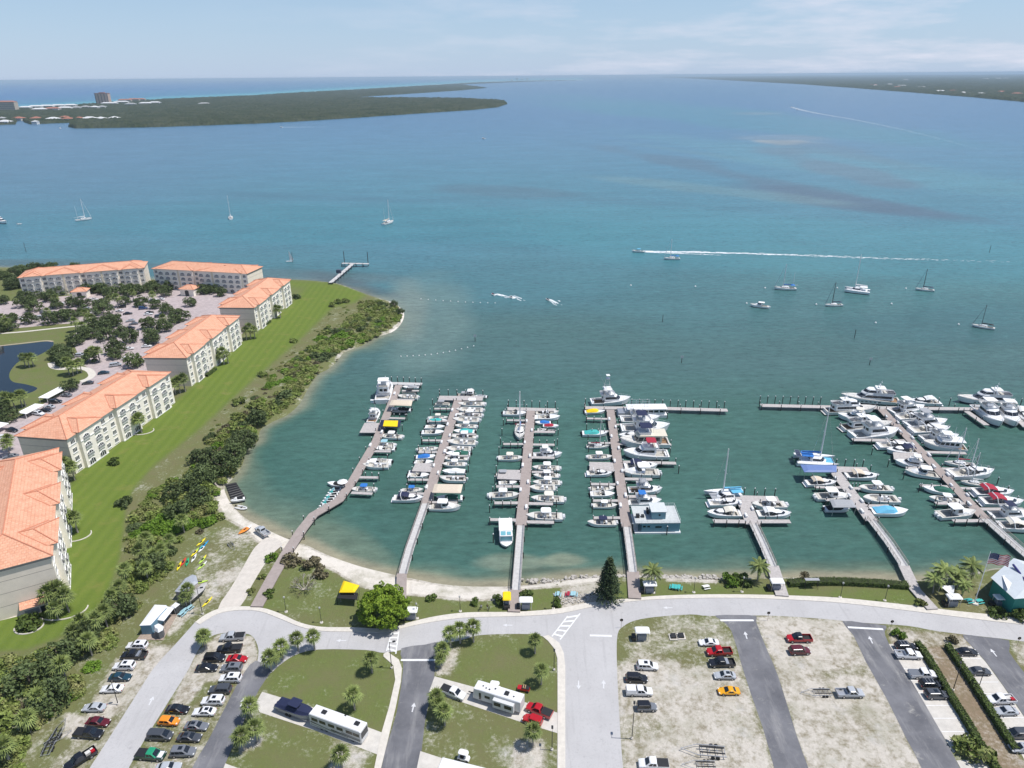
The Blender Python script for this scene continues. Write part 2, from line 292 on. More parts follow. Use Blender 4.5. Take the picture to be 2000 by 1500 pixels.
# ---------------- ground ----------------
ys=[];y=500.
while y<1760: ys.append(y); y+=3.2 if y<1560 else 12
ys=np.array(ys[::-1]); xs=np.arange(-520,2560,4.)
GX,GY=fan(ys,xs,1.); PX,PY=W2P(GX,GY,1.)
WX,WY=GX,GY
ins=inpoly(GX,GY,LANDP); d=sdist(GX,GY,shw,False)*np.where(ins,1,-1)
slope=np.where((PX<800)&(PY<940),.30,np.where(PX<800,.13,np.where(PX<1000,.18,.45)))
GZ=np.clip(d*slope-.05,-3,1.0)
sandw=.22*np.ones(GX.shape); lush=.42*np.ones(GX.shape); dirt=np.zeros(GX.shape); stripe=np.zeros(GX.shape)
ZN=[ # poly, sand, lush, stripe, dirt, edge softness px
 ([(-100,1215),(60,1195),(124,1133),(128,965),(152,923),(342,786),(381,751),(479,664),(505,646),(571,589),(566,549),(640,553),(690,562),(712,576),(690,592),(650,600),(625,628),(585,665),(540,705),(500,738),(440,792),(395,835),(345,875),(298,912),(262,950),(245,985),(238,1040),(232,1090),(215,1140),(200,1190),(160,1218),(110,1245),(50,1268),(-100,1275)],.0,.95,1,0,7),
 ([(650,602),(690,594),(720,600),(700,640),(600,700),(540,750),(470,820),(420,850),(380,880),(320,930),(280,985),(250,1010),(250,980),(300,912),(395,835),(500,738),(585,665)],.20,.25,0,0,10),
 ([(-100,1310),(60,1300),(80,1350),(40,1440),(-100,1450)],.45,.35,0,0,20),
 ([(-100,560),(600,560),(560,600),(300,720),(30,860),(30,940),(-100,960)],.0,.55,0,0,10),
 ([(0,1300),(130,1400),(100,1500),(-50,1600),(-100,1300)],.3,.4,0,0,20),
 ([(270,1262),(340,1262),(300,1310),(262,1365),(222,1440),(170,1470),(150,1440),(195,1350),(230,1290)],.85,.3,0,0,14),
 ([(130,1395),(165,1400),(145,1440),(120,1440)],.8,.3,0,0,9),
 ([(240,1385),(262,1370),(180,1500),(100,1600),(20,1600),(90,1500),(150,1440)],.38,.25,0,0,10),
 ([(430,1240),(495,1245),(505,1290),(470,1330),(400,1330),(370,1370),(350,1400),(330,1390),(365,1310),(385,1272)],.80,.2,0,0,8),
 ([(330,1395),(470,1330),(430,1420),(370,1530),(200,1560),(260,1490)],.42,.3,0,0,10),
 ([(1216,1225),(1300,1207),(1390,1205),(1430,1240),(1440,1300),(1300,1280),(1210,1300)],.40,.42,0,0,18),
 ([(1204,1310),(1260,1282),(1340,1300),(1445,1300),(1512,1500),(1560,1700),(1230,1700),(1215,1500)],.74,.2,0,0,22),
 ([(1288,1298),(1326,1294),(1338,1400),(1345,1500),(1350,1650),(1290,1650),(1286,1400)],1.02,.2,0,0,8),
 ([(1380,1380),(1440,1370),(1490,1500),(1400,1500)],.95,.2,0,0,14),
 ([(1590,1400),(1700,1380),(1780,1500),(1640,1500)],1.08,.2,0,0,20),
 ([(1215,1395),(1300,1400),(1300,1440),(1215,1450)],.5,.3,0,0,15),
 ([(1478,1204),(1650,1212),(1700,1300),(1800,1500),(1900,1700),(1640,1700),(1560,1440),(1520,1320)],.86,.15,0,0,14),
 ([(1600,1310),(1700,1290),(1700,1320),(1610,1330)],.45,.2,0,0,12),
 ([(1735,1228),(1900,1240),(1900,1270),(1740,1262)],.5,.3,0,.5,8),
 ([(1790,1262),(1850,1262),(1985,1470),(2100,1600),(1960,1600),(1900,1470)],.25,.2,0,.95,6),
 ([(1975,1255),(2100,1255),(2100,1340),(1990,1300)],.5,.3,0,0,6),
 ([(512,1190),(800,1218),(1005,1196),(1000,1172),(907,1173),(816,1164),(760,1150),(690,1150),(640,1110),(600,1085),(560,1090)],.16,.62,0,0,8),
 ([(1010,1150),(1200,1140),(1790,1150),(1790,1180),(1500,1160),(1200,1170),(1010,1194)],.05,.70,0,0,6),
 ([(1095,1150),(1165,1140),(1190,1160),(1180,1175),(1100,1190)],.85,.2,0,0,4),
 ([(1800,1150),(2000,1150),(2000,1210),(1800,1190)],.18,.5,0,.3,8),
 ([(545,1265),(715,1269),(765,1290),(772,1330),(745,1430),(640,1390),(515,1345)],.10,.62,0,0,10),
 ([(503,1392),(620,1430),(733,1473),(725,1600),(440,1500)],.2,.55,0,0,12),
 ([(655,1440),(720,1470),(700,1530),(640,1500)],.5,.4,0,0,16),
 ([(860,1256),(1055,1240),(1086,1290),(1088,1390),(950,1348),(848,1320)],.12,.58,0,0,10),
 ([(860,1262),(900,1262),(880,1320),(850,1318)],.6,.3,0,0,12),
 ([(840,1362),(930,1382),(1010,1408),(1088,1432),(1088,1600),(820,1520),(822,1465)],.26,.45,0,0,14),
 ([(1010,1445),(1060,1445),(1060,1500),(1000,1500)],.7,.4,0,0,12),
 ([(510,1430),(470,1440),(470,1470),(510,1455)],.8,.2,0,0,8),
 ([(390,1080),(440,1030),(500,1040),(515,1060),(430,1190),(380,1210),(330,1200),(350,1150)],.42,.42,0,0,14),
 ([(425,1120),(470,1110),(462,1130),(430,1140)],.95,.2,0,0,6),([(380,1190),(350,1225),(330,1240),(320,1215)],.7,.2,0,0,8),
 # beach
 ([(418,952),(441,950),(456,985),(480,1008),(520,1029),(560,1048),(600,1061),(640,1080),(693,1099),(733,1110),(785,1122),(867,1138),(1000,1143),(1093,1130),(1173,1122),(1173,1137),(1100,1146),(1012,1152),(985,1171),(907,1172),(816,1163),(770,1160),(700,1145),(650,1112),(600,1090),(575,1088),(545,1066),(520,1060),(505,1058),(478,1030),(440,1010),(425,985)],1.25,.1,0,0,4),
 ([(1300,1124),(1400,1128),(1400,1137),(1305,1134)],1.2,.1,0,0,4)]
for poly,s_,l_,st,di,so_ in ZN:
    i=inpoly(PX,PY,poly); dd=sdist(PX,PY,poly)*np.where(i,1,-1)
    w=sm(-so_,so_,dd)
    sandw=sandw*(1-w)+s_*w; lush=lush*(1-w)+l_*w; dirt=dirt*(1-w)+di*w; stripe=stripe*(1-w)+st*w
bz=sm(.75,.35,GZ)*np.where((PX<640)&(PY<950),.6,1)
bz=bz*np.clip(.35+1.3*vnoise(GX,GY,9,77),0,1)*np.where(PX>1010,.45,1)*np.where((PX<760)&(PY<930),.35,1)
sandw=np.maximum(sandw,1.3*bz)
m,t,b,ma,mixc,noise=node_mat('ground_surface')
at=t.nodes.new('ShaderNodeAttribute'); at.attribute_name='zone'; sp=t.nodes.new('ShaderNodeSeparateColor'); t.links.new(at.outputs['Color'],sp.inputs[0])
pos=geo(t); nA=noise(pos,.16,6,.62); nB=noise(pos,1.3,5,.7); nC=noise(pos,6,3,.6)
g=mixc(ma('MULTIPLY_ADD',nC,1.2,-.1,clamp=True),(.105,.108,.046),(.22,.20,.105))
gl=mixc(nB,(.088,.125,.028),(.165,.205,.060))
lf=ma('ADD',sp.outputs[1],ma('ADD',ma('MULTIPLY_ADD',nA,1.8,-.9),ma('MULTIPLY_ADD',nB,.8,-.4)),clamp=True)
gr=mixc(lf,g,gl)
# mowing stripes run along the lawn
st=t.nodes.new('ShaderNodeTexWave'); st.bands_direction='X'; st.inputs['Scale'].default_value=.085; st.inputs['Distortion'].default_value=.4; st.inputs['Detail'].default_value=2; st.inputs['Detail Scale'].default_value=.4
mp=t.nodes.new('ShaderNodeMapping'); mp.inputs['Rotation'].default_value=(0,0,math.radians(-2)); t.links.new(pos,mp.inputs['Vector']); t.links.new(mp.outputs[0],st.inputs['Vector'])
gm=mixc(ma('ADD',ma('MULTIPLY',st.outputs['Fac'],.45),ma('MULTIPLY',nB,.75)),(.105,.155,.026),(.145,.195,.036))
gm=mixc(ma('MULTIPLY_ADD',nA,3.2,-1.75,clamp=True),gm,(.21,.20,.06))
gr=mixc(at.outputs['Alpha'],gr,gm)
di=mixc(nB,(.20,.145,.10),(.30,.23,.16)); gr=mixc(ma('MULTIPLY',sp.outputs[2],ma('MULTIPLY_ADD',nB,1.4,.2,clamp=True)),gr,di)
sn=mixc(nB,(.42,.385,.33),(.74,.70,.635)); nD=noise(pos,.45,5,.75); sn=mixc(ma('MULTIPLY',nC,.35),sn,(.30,.25,.2)); sn=mixc(ma('MULTIPLY_ADD',nD,4.6,-2.15,clamp=True),sn,(.235,.205,.14)); sn=mixc(ma('MULTIPLY_ADD',nA,5,-2.9,clamp=True),sn,(.52,.50,.48))
hi=ma('MULTIPLY_ADD',sp.outputs[0],1.66,-.93); nm=ma('ADD',ma('MULTIPLY',nA,.75),ma('ADD',ma('MULTIPLY',nB,.75),ma('MULTIPLY',nC,.35)))
sf=ma('MULTIPLY_ADD',ma('ADD',hi,ma('MULTIPLY_ADD',nm,1.9,-1.5)),1.6,.45,clamp=True)
nE=noise(pos,.09,6,.75); sf=ma('SUBTRACT',sf,ma('MULTIPLY_ADD',nE,2.6,-1.25,clamp=True),clamp=True)
# smoother threshold
wb=ma('MULTIPLY_ADD',sp.outputs[0],6,-6.3,clamp=True); sn=mixc(ma('MULTIPLY',wb,.75),sn,(.72,.67,.60)); fs=mixc(sf,gr,sn); t.links.new(fs,b.inputs['Base Color']); b.inputs['Roughness'].default_value=.95; b.inputs['Specular IOR Level'].default_value=.15
bumpn(t,b,ma('ADD',nB,ma('MULTIPLY',nC,.6)),.7,.25)
keep=grid_faces(*GX.shape)
zmax=GZ.ravel()[keep].max(1); keep=keep[zmax>-2.2]
ATT=np.stack([sandw,lush,dirt,stripe],-1).reshape(-1,4)
go=np_mesh('ground',np.stack([GX,GY,GZ],-1).reshape(-1,3),keep,MATS['ground_surface'],attrs={'zone':ATT},smooth=True)
tag(go,kind='structure')
# seabed sheet so the ground reaches the horizon
mb=MB(); mb.face([(-90000,-400,-3.2),(90000,-400,-3.2),(90000,110000,-3.2),(-90000,110000,-3.2)]); tag(mb.build('seabed',mat('seabed',(.2,.2,.15),.9,var=.2,scale=.01)),kind='structure')
HAZE=5.2e-5
# ---------------- flat sheets: roads etc ----------------
def sheet(name,px,z,m,sm_=0,closed=True,thick=0,parent=None,uv=None):
    pts=smooth_px(px,sm_,True) if sm_ else px
    P=[G(x,y,z) for x,y in pts]
    tr=tessellate_polygon([P]); mb=MB()
    area=sum(P[i].x*P[(i+1)%len(P)].y-P[(i+1)%len(P)].x*P[i].y for i in range(len(P)))
    mb.v=[tuple(p) for p in P]
    for a in tr:
        n=(P[a[1]]-P[a[0]]).cross(P[a[2]]-P[a[0]])
        mb.f.append(list(a) if n.z>0 else list(a)[::-1]); mb.m.append(0)
    if thick:
        n=len(P)
        for i in range(n):
            a,b=P[i],P[(i+1)%n]; q=[a,(a.x,a.y,z-thick),(b.x,b.y,z-thick),b]
            mb.face(q if area>0 else q[::-1])
    o=mb.build(name,m,parent); return o
m,t,b,ma,mixc,noise=node_mat('concrete_road')
pos=geo(t); a1=noise(pos,.12,6,.65); a2=noise(pos,2.2,5,.7); a3=noise(scalev(t,pos,(.9,.05,1)),1,3,.6)
c=mixc(a1,(.37,.36,.36),(.52,.51,.51)); c=mixc(ma('MULTIPLY_ADD',a2,3,-1.6,clamp=True),c,(.31,.30,.295)); c=mixc(ma('MULTIPLY_ADD',a3,3.4,-1.95,clamp=True),c,(.33,.32,.32)); a4=noise(pos,.35,6,.8); c=mixc(ma('MULTIPLY_ADD',a4,6,-3.6,clamp=True),c,(.26,.255,.26))
t.links.new(c,b.inputs['Base Color']); b.inputs['Roughness'].default_value=.9; bumpn(t,b,a2,.2,.05)
m,t,b,ma,mixc,noise=node_mat('asphalt')
pos=geo(t); a1=noise(pos,.15,6,.65); a2=noise(pos,3,5,.7); a3=noise(scalev(t,pos,(.35,.06,1)),1,5,.7)
c=mixc(ma('MULTIPLY_ADD',a1,2,-.5,clamp=True),(.085,.086,.098),(.20,.20,.215)); c=mixc(ma('MULTIPLY_ADD',a3,4,-2.05,clamp=True),c,(.27,.265,.265)); a5=noise(pos,.25,6,.8); c=mixc(ma('MULTIPLY_ADD',a5,7,-4.1,clamp=True),c,(.33,.32,.30)); c=mixc(ma('MULTIPLY_ADD',a2,3,-1.75,clamp=True),c,(.28,.27,.26))
t.links.new(c,b.inputs['Base Color']); b.inputs['Roughness'].default_value=.85
PAVE=mat('pavement_concrete',(.60,.56,.50),.9,var=.10,scale=1.1); PAD=mat('pad_concrete',(.55,.52,.475),.9,var=.12,scale=.7); PAINT=mat('road_paint',(.72,.72,.72),.6,var=.12,scale=3)
PAVER=mat('paver_paving',(.42,.355,.35),.9,var=.2,scale=.6)
TOP=[(381,1215),(400,1201),(427,1189),(467,1184),(512,1187),(549,1199),(587,1216),(627,1224),(688,1225),(755,1227),(800,1215),(853,1203),(912,1196),(987,1195),(1040,1193),(1093,1188),(1147,1177),(1200,1171),(1227,1169),(1280,1164),(1360,1161),(1467,1161),(1600,1165),(1680,1171),(1787,1183),(1867,1193),(1947,1201),(2000,1207),(2300,1243)]
TOPI=[(390,1219),(405,1209),(430,1197),(467,1191.5),(508,1194),(549,1209),(587,1224),(627,1232),(688,1233.5),(755,1234),(800,1223),(853,1213),(912,1206),(987,1204),(1040,1202),(1093,1198),(1147,1187),(1200,1178),(1227,1175),(1280,1170.5),(1360,1168),(1467,1168),(1600,1174),(1680,1181),(1787,1194),(1867,1204),(1947,1214),(2000,1220),(2300,1257)]
top_s=smooth_px(TOP,4); topi_s=smooth_px(TOPI,4)
LOW=[(2300,1297),(2000,1253),(1907,1242),(1827,1232),(1771,1222),(1680,1216),(1600,1208),(1493,1202),(1387,1203),(1349,1200),(1280,1205),(1240,1212),(1218,1223),(1206,1240),(1205,1300),(1211,1420),(1217,1500),(1240,1760),(1080,1760),(1088,1500),(1088,1290),(1083,1268),(1069,1251),(1051,1240),(995,1238),(933,1241),(901,1250),(861,1257),(800,1266),(752,1275),(715,1269.5),(621,1268.5),(575,1280),(545,1300),(525,1316),(504,1300),(505,1270),(496,1246),(478,1237),(430,1237),(403,1250),(384,1275),(365,1313),(320,1385),(253,1497),(120,1760),(0,1760),(175,1500),(267,1356),(301,1304),(339,1262),(357,1242)]
tag(sheet('road',top_s+smooth_px(LOW,3),1.012,MATS['concrete_road']),kind='structure')
tag(sheet('sidewalk',top_s+topi_s[::-1],1.13,PAVE,thick=.13),kind='structure')
tag(sheet('sidewalk',[(757,1273),(779,1288),(785,1305),(783,1330),(773,1380),(757,1447),(744,1500),(715,1600),(700,1600),(731,1500),(745,1431),(760,1380),(772,1327),(768,1299),(749,1282),(749,1277)],1.13,PAVE,thick=.13),kind='structure')
tag(sheet('sidewalk',[(1060,1243),(1071,1240),(1092,1255),(1101,1275),(1104,1300),(1104,1500),(1098,1760),(1083,1760),(1089,1500),(1089,1287),(1083,1267),(1070,1251)],1.13,PAVE,thick=.13),kind='structure')
for q in ([(500,1290),(528,1307),(524,1320),(507,1345),(483,1393),(440,1492),(436,1500),(380,1640),(310,1640),(375,1500),(400,1457),(416,1428),(453,1356),(477,1313)],
 [(784,1266),(830,1259),(861,1255),(850,1290),(848,1325),(830,1410),(820,1500),(800,1640),(715,1640),(745,1500),(757,1450),(775,1390),(787,1310),(786,1290)],
 [(1397,1202),(1440,1201),(1477,1203),(1477,1215),(1499,1271),(1520,1321),(1555,1433),(1579,1500),(1630,1640),(1550,1640),(1512,1500),(1491,1425),(1467,1356),(1448,1297),(1429,1233),(1410,1212)],
 [(1645,1213),(1690,1217),(1731,1222),(1728,1233),(1736,1257),(1784,1335),(1853,1457),(1875,1500),(1960,1650),(1860,1650),(1800,1500),(1771,1444),(1733,1367),(1691,1292),(1667,1241)],
 [(1880,1240),(1920,1244),(1971,1251),(1971,1273),(2000,1313),(2100,1450),(2200,1600),(2110,1600),(2060,1500),(2000,1399),(1960,1340),(1925,1292),(1896,1260)]):
    tag(sheet('asphalt_lane',q,1.022,MATS['asphalt'],2),kind='structure')
for q in ([(1736,1258),(1786,1256),(1803,1287),(1856,1367),(1898,1438),(1862,1471),(1784,1336)],[(1862,1266),(1897,1262),(1925,1293),(1960,1341),(2000,1400),(2060,1500),(2010,1500),(1979,1444),(1920,1367),(1883,1303)],
 [(512,1351),(632,1388),(747,1431),(758,1440),(742,1476),(733,1472),(619,1428),(507,1391),(500,1372)],[(849,1321),(949,1348),(1024,1371),(1089,1392),(1089,1432),(1008,1407),(928,1380),(872,1361),(838,1351)],[(821,1467),(930,1502),(1000,1530),(990,1570),(810,1520)],[(440,1491),(470,1502),(540,1530),(530,1570),(425,1530)],[(1868,1485),(1925,1484),(1990,1600),(1930,1600)]):
    tag(sheet('parking_pad',q,1.030,PAD),kind='structure')
tag(sheet('track',[(426,1189),(445,1157),(463,1128),(480,1098),(494,1074),(505,1062),(520,1050),(540,1052),(552,1062),(545,1070),(530,1084),(517,1102),(505,1121),(488,1150),(470,1183)],1.008,mat('track_sand',(.56,.515,.46),.95,var=.1,scale=.8),2),kind='structure')
# condo car park, pond, paths
CPK=[(-160,650),(32,641),(157,631),(138,662),(152,690),(112,690),(106,703),(150,709),(178,722),(181,735),(160,744),(45,812),(-60,860),(-60,960),(30,925),(150,870),(342,760),(400,700),(490,640),(500,590),(440,560),(330,560),(0,590),(-160,600)]
tag(sheet('car_park',CPK,1.012,PAVER,2),kind='structure')
POND=[(-200,690),(0,676),(52,671),(88,667),(104,668),(100,680),(70,696),(40,704),(22,722),(18,736),(26,746),(48,750),(72,757),(66,764),(50,770),(20,784),(-60,810),(-200,870)]
m,t,b,ma,mixc,noise=node_mat('pond_water'); b.inputs['Base Color'].default_value=(.012,.02,.028,1); b.inputs['Roughness'].default_value=.06; bumpn(t,b,noise(geo(t),.8,3,.5),.1,.1)
tag(sheet('pond',POND,1.016,MATS['pond_water'],3),kind='structure')
def strip_px(name,pts,wm,z,m,s=4,kind='structure',thick=0):
    P=[G(x,y,z) for x,y in (smooth_px(pts,s) if s else pts)]; mb=MB(); L=[];R=[]
    for i,p in enumerate(P):
        d=(P[min(i+1,len(P)-1)]-P[max(i-1,0)]).normalized(); n=Vector((-d.y,d.x,0))*wm/2; L.append(p+n); R.append(p-n)
    for i in range(len(P)-1):
        mb.face([R[i],R[i+1],L[i+1],L[i]])
        if thick:
            dn=Vector((0,0,-thick)); mb.face([R[i],R[i]+dn,R[i+1]+dn,R[i+1]]); mb.face([L[i],L[i+1],L[i+1]+dn,L[i]+dn])
    o=mb.build(name,m)
    if kind: o['kind']=kind
    return o
strip_px('path',[(-60,655),(32,649),(90,643),(157,636)],1.8,1.02,PAVE)
strip_px('path',[(100,708),(104,716),(120,720),(150,718),(172,722),(180,732),(172,740),(158,745)],3,1.024,PAVE)
strip_px('path',[(-50,1218),(0,1207),(40,1197),(66,1190),(92,1183)],2.2,1.02,PAVE)
strip_px('pond_bank',[(-60,684),(0,675.5),(52,669.5),(88,665.5),(104,667)],1.4,1.02,mat('bank',(.36,.30,.22),.95,var=.15))
# painted markings
def line(a,b,w,z=1.036): 
    P,Q=G(*a,z),G(*b,z); d=(Q-P).normalized(); n=Vector((-d.y,d.x,0))*w/2; mb=MB(); mb.face([P-n,Q-n,Q+n,P+n]); return mb
def addmb(A,B): 
    i=len(A.v); A.v+=B.v; A.f+=[[k+i for k in f] for f in B.f]; A.m+=B.m
for pr in (((765,1235),(755,1271),(779,1233),(773,1277)),((1109,1203),(1078,1243),(1133,1198),(1094,1249))):
    A=line(pr[0],pr[1],.3); addmb(A,line(pr[2],pr[3],.3))
    for k in range(5):
        f=.08+.2*k; a=[pr[0][i]*(1-f)+pr[1][i]*f for i in (0,1)]; c=[pr[2][i]*(1-f)+pr[3][i]*f for i in (0,1)]; addmb(A,line(a,c,.55,1.04))
    tag(A.build('crosswalk_marking',PAINT),kind='structure')
for a,c in (((783,1289),(851,1289)),((1152,1241),(1195,1242)),((1407,1211.5),(1472,1211.5)),((1656,1225),(1725,1229))):
    tag(line(a,c,.6).build('stop_line_marking',PAINT),kind='structure')
A=MB()
for k in range(8):
    y=1284+k*22+k*k*.35; a=(1736+(y-1258)*.605,y); c=(min(1899,1790+(y-1262)*.615),y); addmb(A,line(a,c,.14))
for k in range(7):
    y=1286+k*23; a=(1862+(y-1266)*.657,y); c=(1898+(y-1262)*.74,y); addmb(A,line(a,c,.14))
tag(A.build('parking_line_marking',PAINT),kind='structure')
def arrow(px,py,dx,dy,s=1):
    P=G(px,py,1.036); Q=G(px+dx,py+dy,1.036); d=(Q-P).normalized(); n=Vector((-d.y,d.x,0)); mb=MB(); s*=.85
    mb.face([P+n*.16*s-d*1.3*s,P-n*.16*s-d*1.3*s,P-n*.16*s+d*.3*s,P+n*.16*s+d*.3*s][::-1]); mb.face([P+n*.6*s+d*.3*s,P-n*.6*s+d*.3*s,P+d*1.5*s][::-1]); tag(mb.build('arrow_marking',mat('worn_paint',(.60,.60,.61),.7,var=.15,scale=4)),kind='structure')
for a in ((667,1251,-10,0),(473,1372,5,-12),(992,1221,-10,0),(807,1382,3,-12),(1130,1337,0,12),(1179,1337,0,-12),(1457,1241,-3,-10),(1305,1187,-10,0),(1701,1250,-5,-10),(1941,1275,-8,-10),(295,1369,6,-12)): arrow(*a)
# ---------------- distant land ----------------
m,t,b,ma,mixc,noise=node_mat('far_canopy')
pos=geo(t); f1=noise(pos,.012,6,.7); f2=noise(pos,.09,4,.7)
c=mixc(ma('MULTIPLY_ADD',f2,3,-1,clamp=True),(.014,.024,.014),(.048,.064,.030)); c=mixc(ma('MULTIPLY_ADD',f1,2.4,-.9,clamp=True),c,(.085,.09,.06)); 
t.links.new(c,b.inputs['Base Color']); b.inputs['Roughness'].default_value=1; b.inputs['Specular IOR Level'].default_value=0
def farland(name,poly,rows,cols,h,hn,lab):
    X,Y=fan(rows,cols,0); px,py=W2P(X,Y); i=inpoly(px,py,poly); dd=sdist(px,py,poly)
    z=np.where(i,h*np.clip(dd/.7,0,1)+hn*(vnoise(X,Y,35,51)*.6+vnoise(X,Y,14,52)*.4+RNG.uniform(-.45,.45,X.shape)),-2.)
    z=np.where(i,np.maximum(z,.8),-2.)
    f=grid_faces(*X.shape); k=i.ravel()[f].any(1)
    o=np_mesh(name,np.stack([X,Y,z],-1).reshape(-1,3),f[k],MATS['far_canopy']); tag(o,lab,'forest',kind='stuff'); return o
rows=np.arange(HOR+4,262,.42)[::-1]
farland('mangrove_forest',ISL,rows,np.arange(-300,1170,2.4),4.5,6,'dark mangrove forest covering the low barrier island')
rows=np.arange(HOR+2.2,262,.5)[::-1]
farland('mainland_forest',MAIN,rows,np.arange(1270,2620,3.),6,9,'hazy wooded mainland along the far shore of the bay')
# low hills at the back of the mainland
mb=MB(); prof=[(x,148.5-(x-1285)*.0012) for x in range(1290,2700,30)]
A=[];B=[]
for i,(x,yy) in enumerate(prof):
    p=G(x,max(yy,151.9-(x-1000)*.00855+2.4),0); hh=(18+10*mnoise.noise(Vector((i*.35,0,0))))*min(1,i/8)*1.4+6
    A.append(p); B.append(p+Vector((0,p.y*.02,hh)))
mb.loft([A,B],0,closed=False); tag(mb.build('hills',MATS['far_canopy']),kind='structure')

hb=MB(); hb.box(-70000,70000,-500,75000,-4.2,127)
m=bpy.data.materials.new('haze'); m.use_nodes=True; t=m.node_tree; t.nodes.clear(); v=t.nodes.new('ShaderNodeVolumePrincipled'); v.inputs['Color'].default_value=(.66,.84,1.,1); v.inputs['Density'].default_value=HAZE; v.inputs['Anisotropy'].default_value=0.
o_=t.nodes.new('ShaderNodeOutputMaterial'); t.links.new(v.outputs[0],o_.inputs['Volume'])
tag(hb.build('haze',m),'thin pale sea haze over the bay','haze',kind='stuff')
# ---------------- object builders ----------------
WHITE=mat('gelcoat_white',(.80,.80,.80),.35,var=.04,scale=.8,coat=.2); DECK=mat('deck_offwhite',(.60,.585,.55),.7,var=.10,scale=1.3); CREAM=mat('cream',(.66,.61,.50),.5)
GLASS=mat('dark_glass',(.012,.016,.022),.12,spec=.8); TYRE=mat('tyre',(.02,.02,.02),.85); RIM=mat('wheel_rim',(.45,.45,.47),.35,metal=.7); BLACK=mat('black_plastic',(.018,.018,.02),.5)
CHROME=mat('chrome',(.6,.6,.62),.25,metal=.9); ALU=mat('aluminium',(.55,.56,.58),.35,metal=.7); LAMPW=mat('headlamp',(.7,.7,.68),.15); LAMPR=mat('tail_lamp',(.35,.015,.01),.25)
TEAK=mat('teak',(.27,.16,.085),.7,var=.15,scale=2); SOLE=mat('cockpit_sole',(.42,.40,.36),.8,var=.1,scale=2); BOTTOM=mat('antifouling',(.03,.04,.07),.7); SEAT=mat('seat_vinyl',(.55,.52,.46),.6)
CC={'white':(.74,.74,.75),'silver':(.42,.44,.47),'grey':(.16,.17,.19),'dgrey':(.06,.065,.075),'black':(.010,.010,.013),'teal':(.012,.045,.07),'maroon':(.10,.008,.014),'red':(.42,.006,.010),'yellow':(.78,.36,.004),'orange':(.80,.26,.015),'green':(.015,.05,.035),'navy':(.01,.014,.05),'blue':(.02,.06,.18),'jade':(.02,.28,.14)}
def paint(c): return mat('paint_'+c,CC[c],.28,spec=.6,coat=.6)
CV={'white':(.76,.76,.75),'blue':(.02,.16,.50),'navy':(.012,.018,.06),'teal':(.05,.40,.38),'green':(.012,.10,.07),'red':(.36,.015,.04),'tan':(.62,.53,.42),'black':(.012,.012,.014),'yellow':(.85,.58,.0),'grey':(.33,.34,.36),'cream':(.70,.66,.57),'sky':(.12,.42,.62),'lblue':(.30,.50,.56)}
def canv(c): return mat('canvas_'+c,CV[c],.75,var=.10,scale=3)
PROTO={}
def inst(key,fn,loc,rz=0,s=1):
    """first call moves the prototype itself, later calls copy the thing and its parts"""
    if key not in PROTO:
        r=fn(); PROTO[key]=r
    else: r=copy_tree(PROTO[key])
    r.location=loc; r.rotation_euler=(0,0,rz); r.scale=(s,s,s) if isinstance(s,(int,float)) else s; return r
